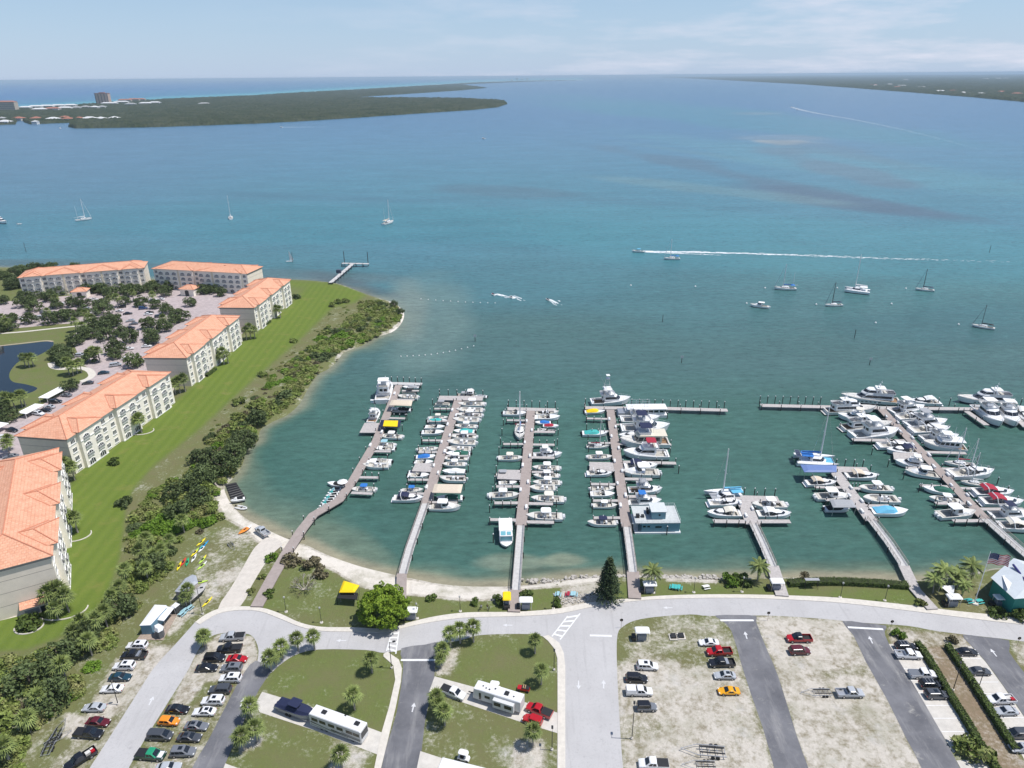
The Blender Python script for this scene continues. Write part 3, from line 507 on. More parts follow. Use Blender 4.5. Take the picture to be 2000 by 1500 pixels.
# --- cars
def ring_plan(x0,x1,w,r,z,nose=.0):
    return [(x0,-w+r,z),(x0+r,-w,z),(x1-r,-w,z),(x1,-w+r,z),(x1+nose,0,z),(x1,w-r,z),(x1-r,w,z),(x0+r,w,z),(x0,w-r,z),(x0-nose*.5,0,z)]
def make_car(kind,col,extra=None):
    P=dict(sedan=(4.75,1.84,.92,1.42,-1.75,.95,-1.05,.15),suv=(4.8,1.92,1.05,1.74,-2.25,1.15,-2.0,.35),van=(5.0,1.98,1.08,1.80,-2.4,1.75,-2.2,.75),sports=(4.6,1.88,.82,1.26,-1.5,.9,-.75,.05),pickup=(5.7,1.98,1.12,1.86,-.65,1.55,-.45,.75),hatch=(4.2,1.78,.98,1.52,-1.95,1.0,-1.6,.2),jeep=(4.2,1.85,1.10,1.78,-2.0,.75,-1.95,.45))[kind]
    L,Wd,zb,zr,c0,c1,r0,r1=P; h=L/2; w=Wd/2; pm=paint(col)
    root=empty('pickup_truck' if kind=='pickup' else 'parked_car')
    b=MB(); hood=zb-.06 if kind!='sports' else zb-.12
    zl=[.22,.42,.72,1]
    def st(x,ww,zt,zbm=.28): return [(x,-ww*.86,zbm),(x,-ww,zbm+.14),(x,-ww,zt-.16),(x,-ww*.93,zt-.03),(x,-ww*.55,zt),(x,ww*.55,zt),(x,ww*.93,zt-.03),(x,ww,zt-.16),(x,ww,zbm+.14),(x,ww*.86,zbm)]
    noz=.62 if kind in('sedan','sports') else .8
    tail=zb-.05 if kind in('sedan','sports') else zb
    sts=[(-h,w*.84,tail*.86,.42),(-h+.10,w*.93,tail-.03,.3),(-h+.5,w*.99,tail,.26),(c0,w,zb,.26),(0,w,zb,.26),(c1,w,zb-.01,.26),(h-.55,w*.98,hood-.09,.26),(h-.14,w*.90,noz,.3),(h,w*.76,noz*.84,.4)]
    if kind=='pickup':
        bz=zb+.02; sts=[(c0+.02,w,zb,.4),(0,w,zb,.36),(c1,w,zb,.36),(h-.5,w*.98,zb-.10,.38),(h-.12,w*.92,.92,.4),(h,w*.8,.78,.46)]
    b.loft([st(*q) for q in sts],0,cap0=0,cap1=0)
    b.build('body',pm,root)
    if kind=='pickup':
        q=MB(); x0,x1=-h,c0; q.box(x0,x1,-w,-w+.09,.5,bz); q.box(x0,x1,w-.09,w,.5,bz); q.box(x0,x0+.08,-w+.09,w-.09,.5,bz); q.box(x1-.08,x1,-w+.09,w-.09,.5,bz); q.box(x0+.08,x1-.08,-w+.09,w-.09,.5,.62,1)
        q.build('cargo_bed',[pm,BLACK if col in('black','dgrey','red') else ALU],root)
        if extra and extra.startswith('cover'):
            q=MB(); cm={'cover':BLACK,'coverw':paint('white'),'coverg':paint('grey')}[extra]
            if extra=='coverw': q.loft([ring_plan(x0+.02,x1-.03,w*.97,.08,bz),ring_plan(x0+.15,x1-.1,w*.86,.08,bz+.62)],0,cap0=0,cap1=0); q.build('canopy',cm,root)
            else: q.box(x0+.04,x1-.04,-w+.05,w-.05,bz,bz+.05); q.build('bed_cover',cm,root)
        if extra=='tools': 
            q=MB(); q.box(x1-.75,x1-.12,-w+.12,w-.12,.7,bz+.12); q.build('toolbox',ALU,root)
        if extra=='cargo':
            q=MB(); q.box(x1-1.2,x1-.3,-.5,.3,.62,1.15,0); q.box(x0+.3,x0+1.0,-.1,.6,.62,1.2,1); q.box(x0+.4,x0+.9,-.7,-.3,.62,1.05,0); q.build('cargo',[DECK,paint('red')],root)
    # greenhouse
    k=MB(); wr=w*(.80 if kind not in('suv','van','pickup','jeep') else .84); base=ring_plan(c0,c1,w*.97,.10,zb-.03,.12); top=ring_plan(r0,r1,wr,.12,zr-.05,.10); top2=ring_plan(r0+.15,r1-.15,wr*.86,.10,zr,.05)
    k.loft([base,top,top2],0,cap1=0)
    rc=extra[5:] if extra and extra.startswith('roof_') else None
    k.build('cabin',pm if not rc else [paint(rc)],root)
    g=MB()
    for sgn in (1,-1):
        a=(c0+.12,-w*.97,zb-.03);c_=(c1-.12,-w*.97,zb-.03);d_=(r1-.1,-wr,zr-.05);e=(r0+.1,-wr,zr-.05)
        q=[(p[0],p[1]*sgn,p[2]) for p in (a,c_,d_,e)]
        cuts={'sedan':(.06,.5,.55,.96),'sports':(.2,.94,0,0),'pickup':(.06,.46,.54,.95),'hatch':(.08,.48,.54,.95),'jeep':(.05,.3,.36,.64,.69,.95),'suv':(.04,.28,.32,.62,.66,.96),'van':(.04,.3,.34,.62,.66,.96)}[kind]
        for i in range(0,len(cuts),2):
            if cuts[i+1]: g.patch(q,cuts[i],cuts[i+1],.16,.86,.012,0,flip=sgn<0)
    g.build('side_window',GLASS,root)
    g=MB(); g.patch([(c1+.05,-w*.80,zb-.02),(c1+.05,w*.80,zb-.02),(r1+.06,wr*.80,zr-.05),(r1+.06,-wr*.80,zr-.05)],.03,.97,.08,.93,.075); g.build('windscreen',GLASS,root)
    g=MB(); g.patch([(c0-.03,w*.80,zb-.02),(c0-.03,-w*.80,zb-.02),(r0-.03,-wr*.80,zr-.05),(r0-.03,wr*.80,zr-.05)],.06,.94,.2,.9,.05); g.build('rear_window',GLASS,root)
    if extra=='sunroof' or (kind=='suv' and extra is None and col in('white','grey')):
        g=MB(); g.box(r1-1.15,r1-.35,-wr*.5,wr*.5,zr,zr+.02); g.build('sunroof',GLASS,root)
    if extra=='rack':
        g=MB()
        for x in (-1.3,-.6,.1): g.box(x,x+.07,-wr,wr,zr+.06,zr+.11)
        for y in (-wr*.8,wr*.8): g.box(-1.6,.4,y-.03,y+.03,zr,zr+.07)
        g.build('roof_rack',ALU,root)
    wx=(h-.92,-h+.95) if kind!='pickup' else (h-1.0,-h+1.25); R=.34 if kind in('sedan','sports','hatch') else .39
    for x in wx:
        for s_ in (1,-1):
            wq=MB(); wq.cyl((x,s_*(w-.24),R),(x,s_*(w+.012),R),R,R,12); wo=wq.build('wheel',TYRE,root)
            rq=MB(); rq.cyl((x,s_*(w-.05),R),(x,s_*(w+.03),R),R*.62,R*.55,9); rq.build('rim',RIM,wo)
    for s_ in (1,-1):
        q=MB(); q.cbox((h-.16,s_*w*.68,noz*.98-.03 if kind!='pickup' else .84),(.22,.36,.13)); q.build('headlight',LAMPW,root)
        q=MB(); q.cbox((-h+.05,s_*w*.74,tail*.80),(.12,.26,.18)); q.build('tail_light',LAMPR,root)
        q=MB(); q.cbox((c1-.35,s_*(w+.09),zb+.05),(.16,.18,.12)); q.build('mirror',pm,root)
    return root
def car_at(px,py,ang,kind,col,extra,label,z=1.03,grp=None,s=1):
    p=G(px,py+6,z); a=math.radians(ang); q=G(px+20*math.cos(a),py+6-20*math.sin(a),z); rz=math.atan2(q.y-p.y,q.x-p.x)
    o=inst(('car',kind,col,extra),lambda:make_car(kind,col,extra),(p.x,p.y,z),rz,s)
    tag(o,label,'pickup truck' if kind=='pickup' else 'van' if kind=='van' else 'car',grp); return o
# --- hull
def hull(mb,L,B,fs,fb,ck=None,sole=.25,taper=.92,fine=2.3,coam=.2,mats=(0,1,2,3),n=13,x0=0.,yo=0.,full=.15):
    """mats: bottom, hull side, deck, sole"""
    h=L/2; T=[-1,-.8,-.55,-.3,-.05,.15,.35,.5,.64,.76,.86,.94,1.]
    rows=[]
    xs=list(T)
    if ck:
        for c in ck: xs+= [c-.001,c+.001]
        xs=sorted(xs)
    for t in xs:
        s=(t-full)/(1-full) if t>full else 0
        bb=B/2*((1-s**fine) if s>0 else (taper+(1-taper)*min(1,(t+1)/(1+full)*1.3) if (t+1)/(1+full)*1.3<1 else 1)); bb=max(bb,.012*B)
        u=(t+1)/2; f=fs+(fb-fs)*u**1.7; kz=-.25*f*(1-max(0,t)**3)-.02
        x=h*t; g=max(bb-coam,bb*.3); incock=ck and ck[0]<=t<=ck[1]; zz=sole if incock else f+.03*B*(1 if t>-.5 else .3)*(bb/(B/2)); 
        rake=.10*L*max(0,t)**4
        pr=[(x-rake,0,kz),(x-rake*.8,bb*.72,kz*.4),(x-rake*.5,bb*.90,f*.22),(x,bb,f),(x,g,f+.01),(x,g-.03 if g>.05 else g*.8,zz),(x,0,zz)]
        rows.append(pr)
    seg=(mats[0],mats[0],mats[1],mats[2],mats[2])
    for sg in (1,-1):
        R=[[(p[0]+x0,p[1]*sg+yo,p[2]) for p in r] for r in rows]; R=[r if sg<0 else r for r in R]
        def mm(j,k): 
            if k<5: return seg[k]
            t=(xs[j]+xs[j+1])/2; return mats[3] if ck and ck[0]<t<ck[1] else mats[2]
        mb.loft(R if sg>0 else [r[::-1] for r in R],(lambda j,k:mm(j,k)) if sg>0 else (lambda j,k:mm(j,len(rows[0])-2-k)),closed=False)
    r=rows[0]; mb.face([(p[0]+x0,p[1]+yo,p[2]) for p in r[:4]]+[(p[0]+x0,-p[1]+yo,p[2]) for p in r[:4][::-1][:-1]][:3],mats[1])
    if not ck or ck[0]>-.99: pass
    return rows
def house(root,name,x0,x1,w0,z0,z1,rf=.5,ra=.2,win=(.25,.8),wx=None,m=None,gm=None,top=.9,nose=.25,mb=None,nwin=0,wallm=None):
    """cabin lofted from plan rings with a band of windows; window mesh is its child"""
    m=m or WHITE; k=MB(); r=min(.5,w0*.35)
    def ring(v,i=0):
        w=w0*(1-(1-top)*v)-i; return ring_plan(x0+ra*v+i,x1-rf*v-i,w,r,z0+(z1-z0)*v,nose)
    k.loft([ring(0),ring(1)],0); c0=ring(1); c1=ring_plan(x0+ra+.12,x1-rf-.12,w0*top*.9,r*.9,z1+.06,nose*.8); k.loft([c0,c1],0,cap1=0)
    o=k.build(name,m,root)
    if win:
        g=MB(); 
        A=ring(win[0],-.012); Bq=ring(win[1],-.012)
        segs=[(1,2),(6,7)]; 
        for a,b in segs:
            q=[A[a],A[b],Bq[b],Bq[a]]
            if nwin:
                for i in range(nwin): g.patch(q,(i+.1)/nwin,(i+.9)/nwin,0,1,.008)
            else: g.patch(q,.05,.97,0,1,.008)
        for a,b in ((2,3),(3,4),(4,5),(5,6)): g.patch([A[a],A[b],Bq[b],Bq[a]],.02,.98,0,1,.008)
        for a,b in ((9,0),(8,9)): g.patch([A[a],A[b],Bq[b],Bq[a]],.15,.9,0,1,.008)
        g.build('window',gm or GLASS,o)
    return o
def engine(root,x,y,L=.7,c=None):
    q=MB(); q.loft([[(x-.05,y-.16,.35),(x-.5,y-.16,.35),(x-.5,y+.16,.35),(x-.05,y+.16,.35)],[(x,y-.22,.7),(x-.68,y-.2,.7),(x-.68,y+.2,.7),(x,y+.22,.7)],[(x-.05,y-.18,1.05),(x-.6,y-.15,1.05),(x-.6,y+.15,1.05),(x-.05,y+.18,1.05)]],0,cap0=0,cap1=0)
    q.box(x-.4,x-.2,y-.05,y+.05,-.4,.36); q.build('outboard_motor',c or WHITE,root)
def rail(root,L,B,z,x0=0.,h=.45,r=.022,name='bow_rail',inner=.92):
    q=MB(); P=[]
    for t in (x0,.35,.6,.8,.95,1.0):
        if t<x0: continue
        s=max(0,(t-.15)/.85); P.append((L/2*t*.98,max(B/2*(1-s**2.3)*inner,.05)))
    for sg in (1,-1):
        pts=[(x,y*sg,z+h) for x,y in P]; q.path(pts,r,4)
        for x,y in P[::1]: q.cyl((x,y*sg,z-.1),(x,y*sg,z+h),r,r,4)
    q.build(name,CHROME,root)
def topc(root,x0,x1,w,z,zb,c,name='hardtop',slope=0.,legs=True):
    q=MB(); q.loft([ring_plan(x0,x1,w,.2,z,.12),ring_plan(x0+.06,x1-.06,w*.96,.2,z+.10+slope,.1)],0,cap0=0,cap1=0); o=q.build(name,c,root)
    if legs:
        f=MB()
        for x in (x0+.35,x1-.35):
            for y in (-w*.62,w*.62): f.cyl((x,y*.85,zb),(x,y,z+.02),.035,.03,4)
        f.build('frame',ALU,root)
    return o
def boat_cc(c='white',top='white',hullc=None,eng=2,tc=True,L=8.2):
    r=empty('motor_boat'); b=MB(); hull(b,L,2.6,.85,1.25,(-.82,.55),.35); b.build('hull',[BOTTOM,hullc or WHITE,DECK,SOLE],r)
    q=MB(); q.loft([ring_plan(-.55,.55,.45,.15,.35),ring_plan(-.45,.35,.38,.12,1.35)],0,cap1=0); q.box(-1.6,-1.1,-.5,.5,.35,1.15); q.build('console',WHITE,r)
    q=MB(); q.patch([(.3,-.38,1.3),(.3,.38,1.3),(.1,.34,1.75),(.1,-.34,1.75)],0,1,0,1,.01); q.build('windscreen',GLASS,r)
    q=MB(); q.box(.9,2.1,-.85,.85,.36,.75); q.build('bow_seat',SEAT,r)
    q=MB(); q.box(-3.4,-2.9,-.9,.9,.36,.9); q.build('stern_seat',SEAT,r)
    if tc: topc(r,-1.5,.75,.95,2.25,.6,canv(top),'t_top')
    for i in range(eng): engine(r,-L/2+.02,(i-(eng-1)/2)*.62)
    return r
def boat_run(c='white',cover=None,hullc=None,L=7.2):
    r=empty('motor_boat'); b=MB(); hull(b,L,2.45,.8,1.1,(-.75,.18),.35); b.build('hull',[BOTTOM,hullc or WHITE,WHITE,SOLE],r)
    if cover:
        q=MB(); R=[]
        for x,w,z in ((-3.0,1.0,1.0),(-2.2,1.1,1.25),(-.8,1.12,1.55),(.3,1.1,1.5),(1.2,.95,1.25)): R.append([(x,-w,.92),(x,-w*.6,z-.08),(x,0,z),(x,w*.6,z-.08),(x,w,.92)])
        q.loft(R,0,closed=False); q.face(R[0][::-1]); q.face(R[-1]); q.build('boat_cover',canv(cover),r)
    else:
        q=MB(); q.patch([(.7,-.95,1.0),(.7,.95,1.0),(.25,.85,1.5),(.25,-.85,1.5)],0,1,0,1,.01); 
        for s_ in(1,-1): q.patch([(-.4,.95*s_,1.0),(.7,.95*s_,1.0),(.25,.85*s_,1.5),(-.3,.9*s_,1.3)],0,1,0,1,.01,flip=s_>0)
        q.build('windscreen',GLASS,r)
        q=MB(); 
        for y in (-.55,.55): q.box(-.9,-.3,y-.28,y+.28,.36,.85); q.box(-1.0,-.85,y-.28,y+.28,.36,1.25)
        q.box(-2.6,-2.0,-.95,.95,.36,.85); q.build('seat',SEAT,r)
    engine(r,-L/2+.02,0,c=BLACK)
    return r
def boat_exp(c='white',cv=None,hullc=None,L=10.):
    """express cruiser with arch"""
    r=empty('cabin_cruiser'); b=MB(); hull(b,L,3.2,1.15,1.55,(-.86,-.05),.55); b.box(-L/2-.65,-L/2+.05,-1.35,1.35,.28,.40,1); b.build('hull',[BOTTOM,hullc or WHITE,WHITE,SOLE],r)
    house(r,'cabin',-.6,3.0,1.05,1.45,1.95,rf=1.3,ra=-.1,win=(.2,.8),wx=None,nose=.5,top=.8)
    q=MB(); q.patch([(.75,-1.25,1.5),(.75,1.25,1.5),(-.05,1.05,2.25),(-.05,-1.05,2.25)],0,1,0,1,.01)
    for s_ in(1,-1): q.patch([(-1.1,1.3*s_,1.45),(.75,1.25*s_,1.5),(-.05,1.05*s_,2.25),(-1.2,1.2*s_,1.9)],0,1,0,1,.01,flip=s_>0)
    q.build('windscreen',GLASS,r)
    q=MB(); q.path([(-1.9,-1.4,1.2),(-2.3,-1.3,2.4),(-2.4,-.9,2.75),(-2.4,.9,2.75),(-2.3,1.3,2.4),(-1.9,1.4,1.2)],.13,5); q.build('radar_arch',WHITE,r)
    if cv:
        q=MB(); R=[[(x,-1.3,z-.25),(x,-.9,z),(x,.9,z),(x,1.3,z-.25)] for x,z in ((-3.3,2.35),(-2.4,2.8),(-1.2,2.75),(.1,2.35))]; q.loft(R,0,closed=False); q.loft([[(p[0],p[1],p[2]-.04) for p in x][::-1] for x in R],0,closed=False); q.build('bimini',canv(cv),r)
    q=MB(); q.box(-4.3,-3.7,-1.2,1.2,.56,1.1); q.box(-1.6,-1.0,.2,1.1,.56,1.2); q.box(-2.9,-1.8,-1.25,-.7,.56,1.05); q.build('seat',SEAT,r)
    rail(r,L,3.2,1.5,.1)
    return r
def boat_ht(c='white',top='white',L=9.5):
    """hardtop pilothouse boat"""
    r=empty('cabin_cruiser'); b=MB(); hull(b,L,3.0,1.0,1.5,(-.9,-.12),.5); b.build('hull',[BOTTOM,WHITE,DECK,SOLE],r)
    house(r,'cabin',-.4,3.0,1.15,1.3,1.75,rf=1.2,ra=0,win=None,nose=.4,top=.8)
    house(r,'pilothouse',-1.2,1.1,1.15,1.3,2.7,rf=.7,ra=.0,win=(.35,.85),nose=.2,top=.9)
    topc(r,-2.3,.7,1.2,2.78,.9,canv(top),'hardtop')
    q=MB(); q.box(-4.2,-3.6,-1.1,1.1,.5,1.05); q.build('stern_seat',SEAT,r)
    for y in (-.45,.45): engine(r,-L/2+.02,y)
    rail(r,L,3.0,1.4,.1); return r
def boat_fly(c='white',cv='white',L=13.5,tower=False,hullc=None,sup=None):
    """flybridge cruiser / sportfisher"""
    r=empty('sport_fishing_boat' if tower else 'motor_yacht'); b=MB(); hull(b,L,4.4,1.25,2.25,(-.93,-.38),.7,fine=2.5); b.build('hull',[BOTTOM,hullc or WHITE,WHITE,TEAK if tower else SOLE],r)
    sup=sup or WHITE
    house(r,'salon',-2.9,3.6,1.75,1.75,3.35,rf=2.4,ra=.1,win=(.35,.78),nose=.5,top=.88,m=sup)
    q=MB(); q.loft([ring_plan(-3.6,.9,1.6,.3,3.42,.3),ring_plan(-3.6,1.1,1.7,.3,3.9,.3)],0,cap0=0); q.build('flybridge',sup,r)
    q=MB(); q.box(-1.0,-.3,-.7,.7,3.5,4.35); q.box(-2.6,-2.0,-1.2,1.2,3.5,3.95,1); q.build('helm_station',[WHITE,SEAT],r)
    topc(r,-2.7,.1,1.5,5.25,3.6,canv(cv),'hardtop')
    if tower:
        q=MB()
        for s_ in (1,-1): q.path([(-2.6,1.5*s_,3.5),(-1.6,.6*s_,8.6)],.05,4); q.path([(.2,1.4*s_,3.6),(-1.0,.6*s_,8.6)],.05,4); q.cyl((-2.1,1.05*s_,6.),(-.4,1.0*s_,6.),.035,.035,4)
        q.box(-1.9,-.7,-.7,.7,8.55,8.65); q.cyl((-2.1,-1.05,6.),(-2.1,1.05,6.),.035,.035,4); q.build('tuna_tower',CHROME,r)
        q=MB(); q.box(-1.9,-.7,-.7,.7,9.6,9.66); q.build('tower_top',WHITE,r)
        for s_ in (1,-1):
            q=MB(); q.cyl((-.4,1.9*s_,2.6),(-4.6,4.6*s_,11.),.05,.02,4); q.build('outrigger',CHROME,r)
    q=MB(); q.box(-6.1,-5.7,-1.2,1.2,.72,1.2); q.build('fish_box',WHITE,r)
    rail(r,L,4.4,2.0,-.05,h=.6); return r
def boat_yacht(L=22.,cv='white'):
    r=empty('motor_yacht'); B=5.6; b=MB(); hull(b,L,B,1.7,3.0,(-.95,-.62),1.2,fine=2.7); b.box(-L/2-1.1,-L/2+.05,-2.3,2.3,.35,.55,2); 
    b.build('hull',[BOTTOM,WHITE,DECK,TEAK],r)
    q=MB()
    for s_ in (1,-1):
        for i in range(6): x=-3+i*1.6; q.cbox((x,s_*(B/2+.0),1.35),(.8,.05,.28))
    q.build('porthole',GLASS,r)
    house(r,'salon',-8.2,5.4,2.35,2.25,4.35,rf=3.6,ra=.2,win=(.30,.74),nose=.8,top=.9)
    house(r,'pilothouse',-2.2,3.1,1.9,4.3,6.0,rf=2.0,ra=.3,win=(.35,.82),nose=.6,top=.85)
    q=MB(); q.loft([ring_plan(-8.6,-.6,2.1,.4,4.42,.3),ring_plan(-8.6,-.4,2.2,.4,5.1,.3)],0,cap0=0); q.build('flybridge',WHITE,r)
    q=MB(); q.box(-5.6,-4.6,-1.4,1.4,4.5,5.0); q.box(-3.6,-2.8,-.9,.9,4.5,5.3,1); q.build('seat',[SEAT,WHITE],r)
    topc(r,-5.0,-1.4,1.8,6.6,4.6,canv(cv),'hardtop')
    q=MB(); q.path([(-2.2,-1.5,6.0),(-2.9,-.7,7.8),(-2.9,.7,7.8),(-2.2,1.5,6.0)],.14,5); q.cyl((-2.9,0,7.8),(-3.3,0,9.6),.08,.04,5); q.cyl((-3.3,-.8,8.9),(-3.3,.8,8.9),.05,.05,4); q.build('radar_arch',WHITE,r)
    q=MB(); q.cyl((-2.6,.5,7.9),(-2.6,.5,8.3),.35,.2,8); q.build('radar_dome',WHITE,r)
    q=MB(); hull(q,3.4,1.5,.35,.45,(-.8,.6),.15,mats=(0,0,0,1),x0=-7.0); q.v=[(a,b2,c2+4.75) for a,b2,c2 in q.v]; q.build('dinghy',[mat('rubber_grey',(.2,.2,.22),.6),BLACK],r)
    rail(r,L,B,2.8,-.2,h=.8,r=.03); return r
def boat_trawl(c='cream',cv='white',L=13.):
    r=empty('motor_yacht'); B=4.3; sup={'cream':CREAM,'white':WHITE}[c]; b=MB(); hull(b,L,B,1.35,2.4,(-.95,-.55),.9,fine=3.); b.build('hull',[BOTTOM,WHITE,DECK,TEAK],r)
    house(r,'salon',-4.4,2.9,1.75,1.6,3.5,rf=.7,ra=.1,win=(.35,.8),nose=.2,top=.93,m=sup,nwin=4)
    q=MB(); q.box(-5.6,1.6,-1.95,1.95,3.58,3.68); q.build('boat_deck',sup,r)
    q=MB(); q.loft([ring_plan(-1.6,1.6,1.4,.3,3.7,.2),ring_plan(-1.6,1.8,1.5,.3,4.4,.2)],0,cap0=0); q.box(-1.2,-.6,-1,1,3.7,4.3); q.build('flybridge',WHITE,r)
    topc(r,-1.7,1.4,1.45,5.6,3.8,canv(cv),'bimini')
    q=MB(); q.cyl((-2.3,0,3.6),(-2.3,0,7.8),.07,.04,5); q.cyl((-2.3,0,4.3),(-5.0,0,5.0),.05,.04,4); q.build('mast',WHITE,r)
    rail(r,L,B,2.2,-.1,h=.7); return r
def boat_sail(cv='blue',L=11.,mast=14.5,ketch=False,hullc=None,bim=None,dark=None):
    r=empty('sailboat'); B=3.4; b=MB(); hull(b,L,B,.95,1.35,(-.85,-.35),.45,taper=.72,fine=1.9,full=-.05); b.build('hull',[BOTTOM,hullc or WHITE,DECK,SOLE],r)
    house(r,'coach_roof',-1.9,2.5,1.0,1.15,1.7,rf=1.1,ra=.1,win=(.3,.75),nose=.3,top=.8,nwin=3)
    mm=dark or WHITE
    q=MB(); q.cyl((.9,0,1.2),(.9,0,mast),(.19 if mast>13 else .15),.14,6); q.build('mast',mm,r)
    q=MB()
    for z in (mast*.4,mast*.7): q.cyl((.9,-1.1,z),(.9,1.1,z),.04,.04,4)
    q.build('spreader',mm,r)
    q=MB(); q.cyl((.9,0,2.4),(-3.6,0,2.5),.08,.07,6); q.build('boom',mm,r)
    q=MB(); q.cyl((.75,0,2.7),(-3.4,0,2.72),.24,.13,7); q.build('sail_cover',canv(cv),r)
    q=MB(); W=[((.9,0,mast-.1),(L/2*.98,0,1.4)),((.9,0,mast-.1),(-L/2*.98,0,1.1))]+[((.9,0,mast*.7),(.6,s*1.55,1.1)) for s in (1,-1)]+[((.9,0,mast-.2),(.9,s*1.1,mast*.7)) for s in(1,-1)]+[((.9,s*1.1,mast*.7),(.8,s*1.6,1.1)) for s in(1,-1)]
    for a,c_ in W: q.cyl(a,c_,.025,.025,3)
    q.build('rigging',CHROME,r)
    q=MB(); q.cyl((L/2*.9,0,1.9),(1.35,0,mast-1.2),.10,.05,5); q.build('furled_jib',canv('white' if not dark else cv),r)
    if bim:
        q=MB(); q.loft([[(x,-1.2,z-.2),(x,-.8,z),(x,.8,z),(x,1.2,z-.2)] for x,z in ((-4.6,2.5),(-3.6,2.75),(-2.6,2.6))],0,closed=False); q.build('bimini',canv(bim),r)
    if ketch:
        q=MB(); q.cyl((-3.8,0,1.1),(-3.8,0,mast*.68),.08,.06,6); q.cyl((-3.8,0,2.4),(-6.2,0,2.5),.06,.05,5); q.build('mizzen_mast',mm,r)
    rail(r,L,B,1.2,-.6,h=.55); return r
def boat_cat(L=12.,mast=17.,hullc=None,tr=None,solar=False,cv='blue'):
    r=empty('catamaran'); hc=hullc or WHITE
    for s_ in (1,-1):
        b=MB(); hull(b,L,1.7,1.35,1.65,None,.5,yo=s_*2.55,fine=2.2,full=0); b.build('hull',[BOTTOM,hc,WHITE,DECK],r)
    b=MB(); b.box(-L*.40,L*.14,-1.75,1.75,.85,1.45); b.build('bridge_deck',WHITE,r)
    b=MB(); b.box(L*.14,L*.40,-1.7,1.7,1.25,1.29); b.build('trampoline',canv(tr or 'grey'),r)
    b=MB(); b.cyl((L*.40,-2.4,1.45),(L*.40,2.4,1.45),.1,.1,6); b.build('crossbeam',ALU,r)
    house(r,'salon',-2.2,2.3,2.1,1.4,2.5,rf=1.5,ra=.1,win=(.35,.85),nose=.6,top=.82)
    topc(r,-4.6,-1.2,1.7,2.95,1.5,canv(cv),'bimini')
    q=MB(); q.cyl((1.0,0,2.3),(1.0,0,mast),.2,.14,6); q.build('mast',WHITE,r)
    q=MB(); q.cyl((1.0,-1.3,mast*.55),(1.,1.3,mast*.55),.05,.05,4); q.build('spreader',ALU,r)
    q=MB(); q.cyl((1.,0,3.5),(-4.6,0,3.6),.1,.1,6); q.build('boom',ALU,r)
    q=MB(); q.cyl((.8,0,3.85),(-4.4,0,3.85),.3,.16,7); q.build('sail_cover',canv(cv),r)
    q=MB()
    for a,c_ in [((1,0,mast-.2),(L*.40,0,1.5))]+[((1,0,mast-.5),(-.5,s*3.2,1.5)) for s in (1,-1)]: q.cyl(a,c_,.03,.03,3)
    q.build('rigging',CHROME,r)
    if solar:
        q=MB(); q.box(-L*.52,-L*.40,-2.2,2.2,2.9,2.96); 
        for i in range(4):
            y=-2.1+i*1.07; q.box(-L*.515,-L*.405,y,y+.95,2.965,2.98,1)
        q.cyl((-L*.46,-2,1.2),(-L*.46,-2,2.9),.05,.05,4); q.cyl((-L*.46,2,1.2),(-L*.46,2,2.9),.05,.05,4); q.build('solar_panel',[ALU,mat('solar_cell',(.03,.04,.08),.3)],r)
    return r
def pontoon(cv='grey',L=7.5,top=True,box=None):
    r=empty('pontoon_boat')
    for s_ in (1,-1):
        b=MB(); b.cyl((-L/2,s_*.9,.12),(L/2-.6,s_*.9,.12),.32,.32,8); b.cyl((L/2-.6,s_*.9,.12),(L/2,s_*.9,.2),.32,.06,8); b.build('pontoon_tube',ALU,r)
    b=MB(); b.box(-L/2,L/2-.2,-1.25,1.25,.45,.55); b.build('deck',DECK,r)
    b=MB()
    for s_ in (1,-1): b.box(-L/2+.2,L/2-.5,s_*1.22-.03,s_*1.22+.03,.55,1.2)
    b.box(L/2-.56,L/2-.5,-1.2,1.2,.55,1.2); b.build('fence_panel',canv(box or 'cream'),r)
    b=MB(); b.box(-L/2+.4,-L/2+2.4,-1.1,-.5,.56,1.05); b.box(.8,2.8,.5,1.1,.56,1.05); b.box(.8,2.8,-1.1,-.5,.56,1.05); b.build('seat',SEAT,r)
    if top: topc(r,-2.2,1.0,1.15,2.45,.6,canv(cv),'bimini')
    engine(r,-L/2+.05,0,c=BLACK); return r
def jetski(c='teal',w='white'):
    r=empty('jet_ski'); b=MB(); hull(b,3.2,1.15,.5,.6,None,.4,mats=(0,1,1,1),fine=2.); b.build('hull',[BLACK,canv(w)],r)
    b=MB(); b.loft([ring_plan(-1.25,.2,.24,.08,.55),ring_plan(-1.1,.1,.2,.06,.9)],0,cap1=0); b.build('seat',BLACK,r)
    b=MB(); b.loft([ring_plan(.0,1.1,.35,.1,.55),ring_plan(.1,.5,.25,.08,1.0)],0,cap1=0); b.cyl((.25,-.4,1.05),(.25,.4,1.05),.04,.04,4); b.build('handlebar_cowl',canv(c),r); return r
def dinghy(c='white',L=3.4,motor=True):
    r=empty('dinghy'); g=mat('tube_'+c,CV[c],.6); b=MB(); n=L/2
    pts=[(-n,.6,.3),(.1*n,.62,.3),(.6*n,.5,.34),(.92*n,.2,.42),(n,0,.45),(.92*n,-.2,.42),(.6*n,-.5,.34),(.1*n,-.62,.3),(-n,-.6,.3)]; b.path(pts,.2,8); b.build('tube',g,r)
    b=MB(); b.box(-n*.95,n*.5,-.5,.5,.12,.2); b.build('floor',SOLE,r); b=MB(); b.box(-.2,.1,-.5,.5,.35,.42); b.build('thwart',BLACK,r)
    if motor:
        b=MB(); b.box(-n-.3,-n+.02,-.14,.14,.4,.8); b.box(-n-.2,-n-.1,-.04,.04,-.3,.4); b.build('outboard_motor',BLACK,r)
    return r
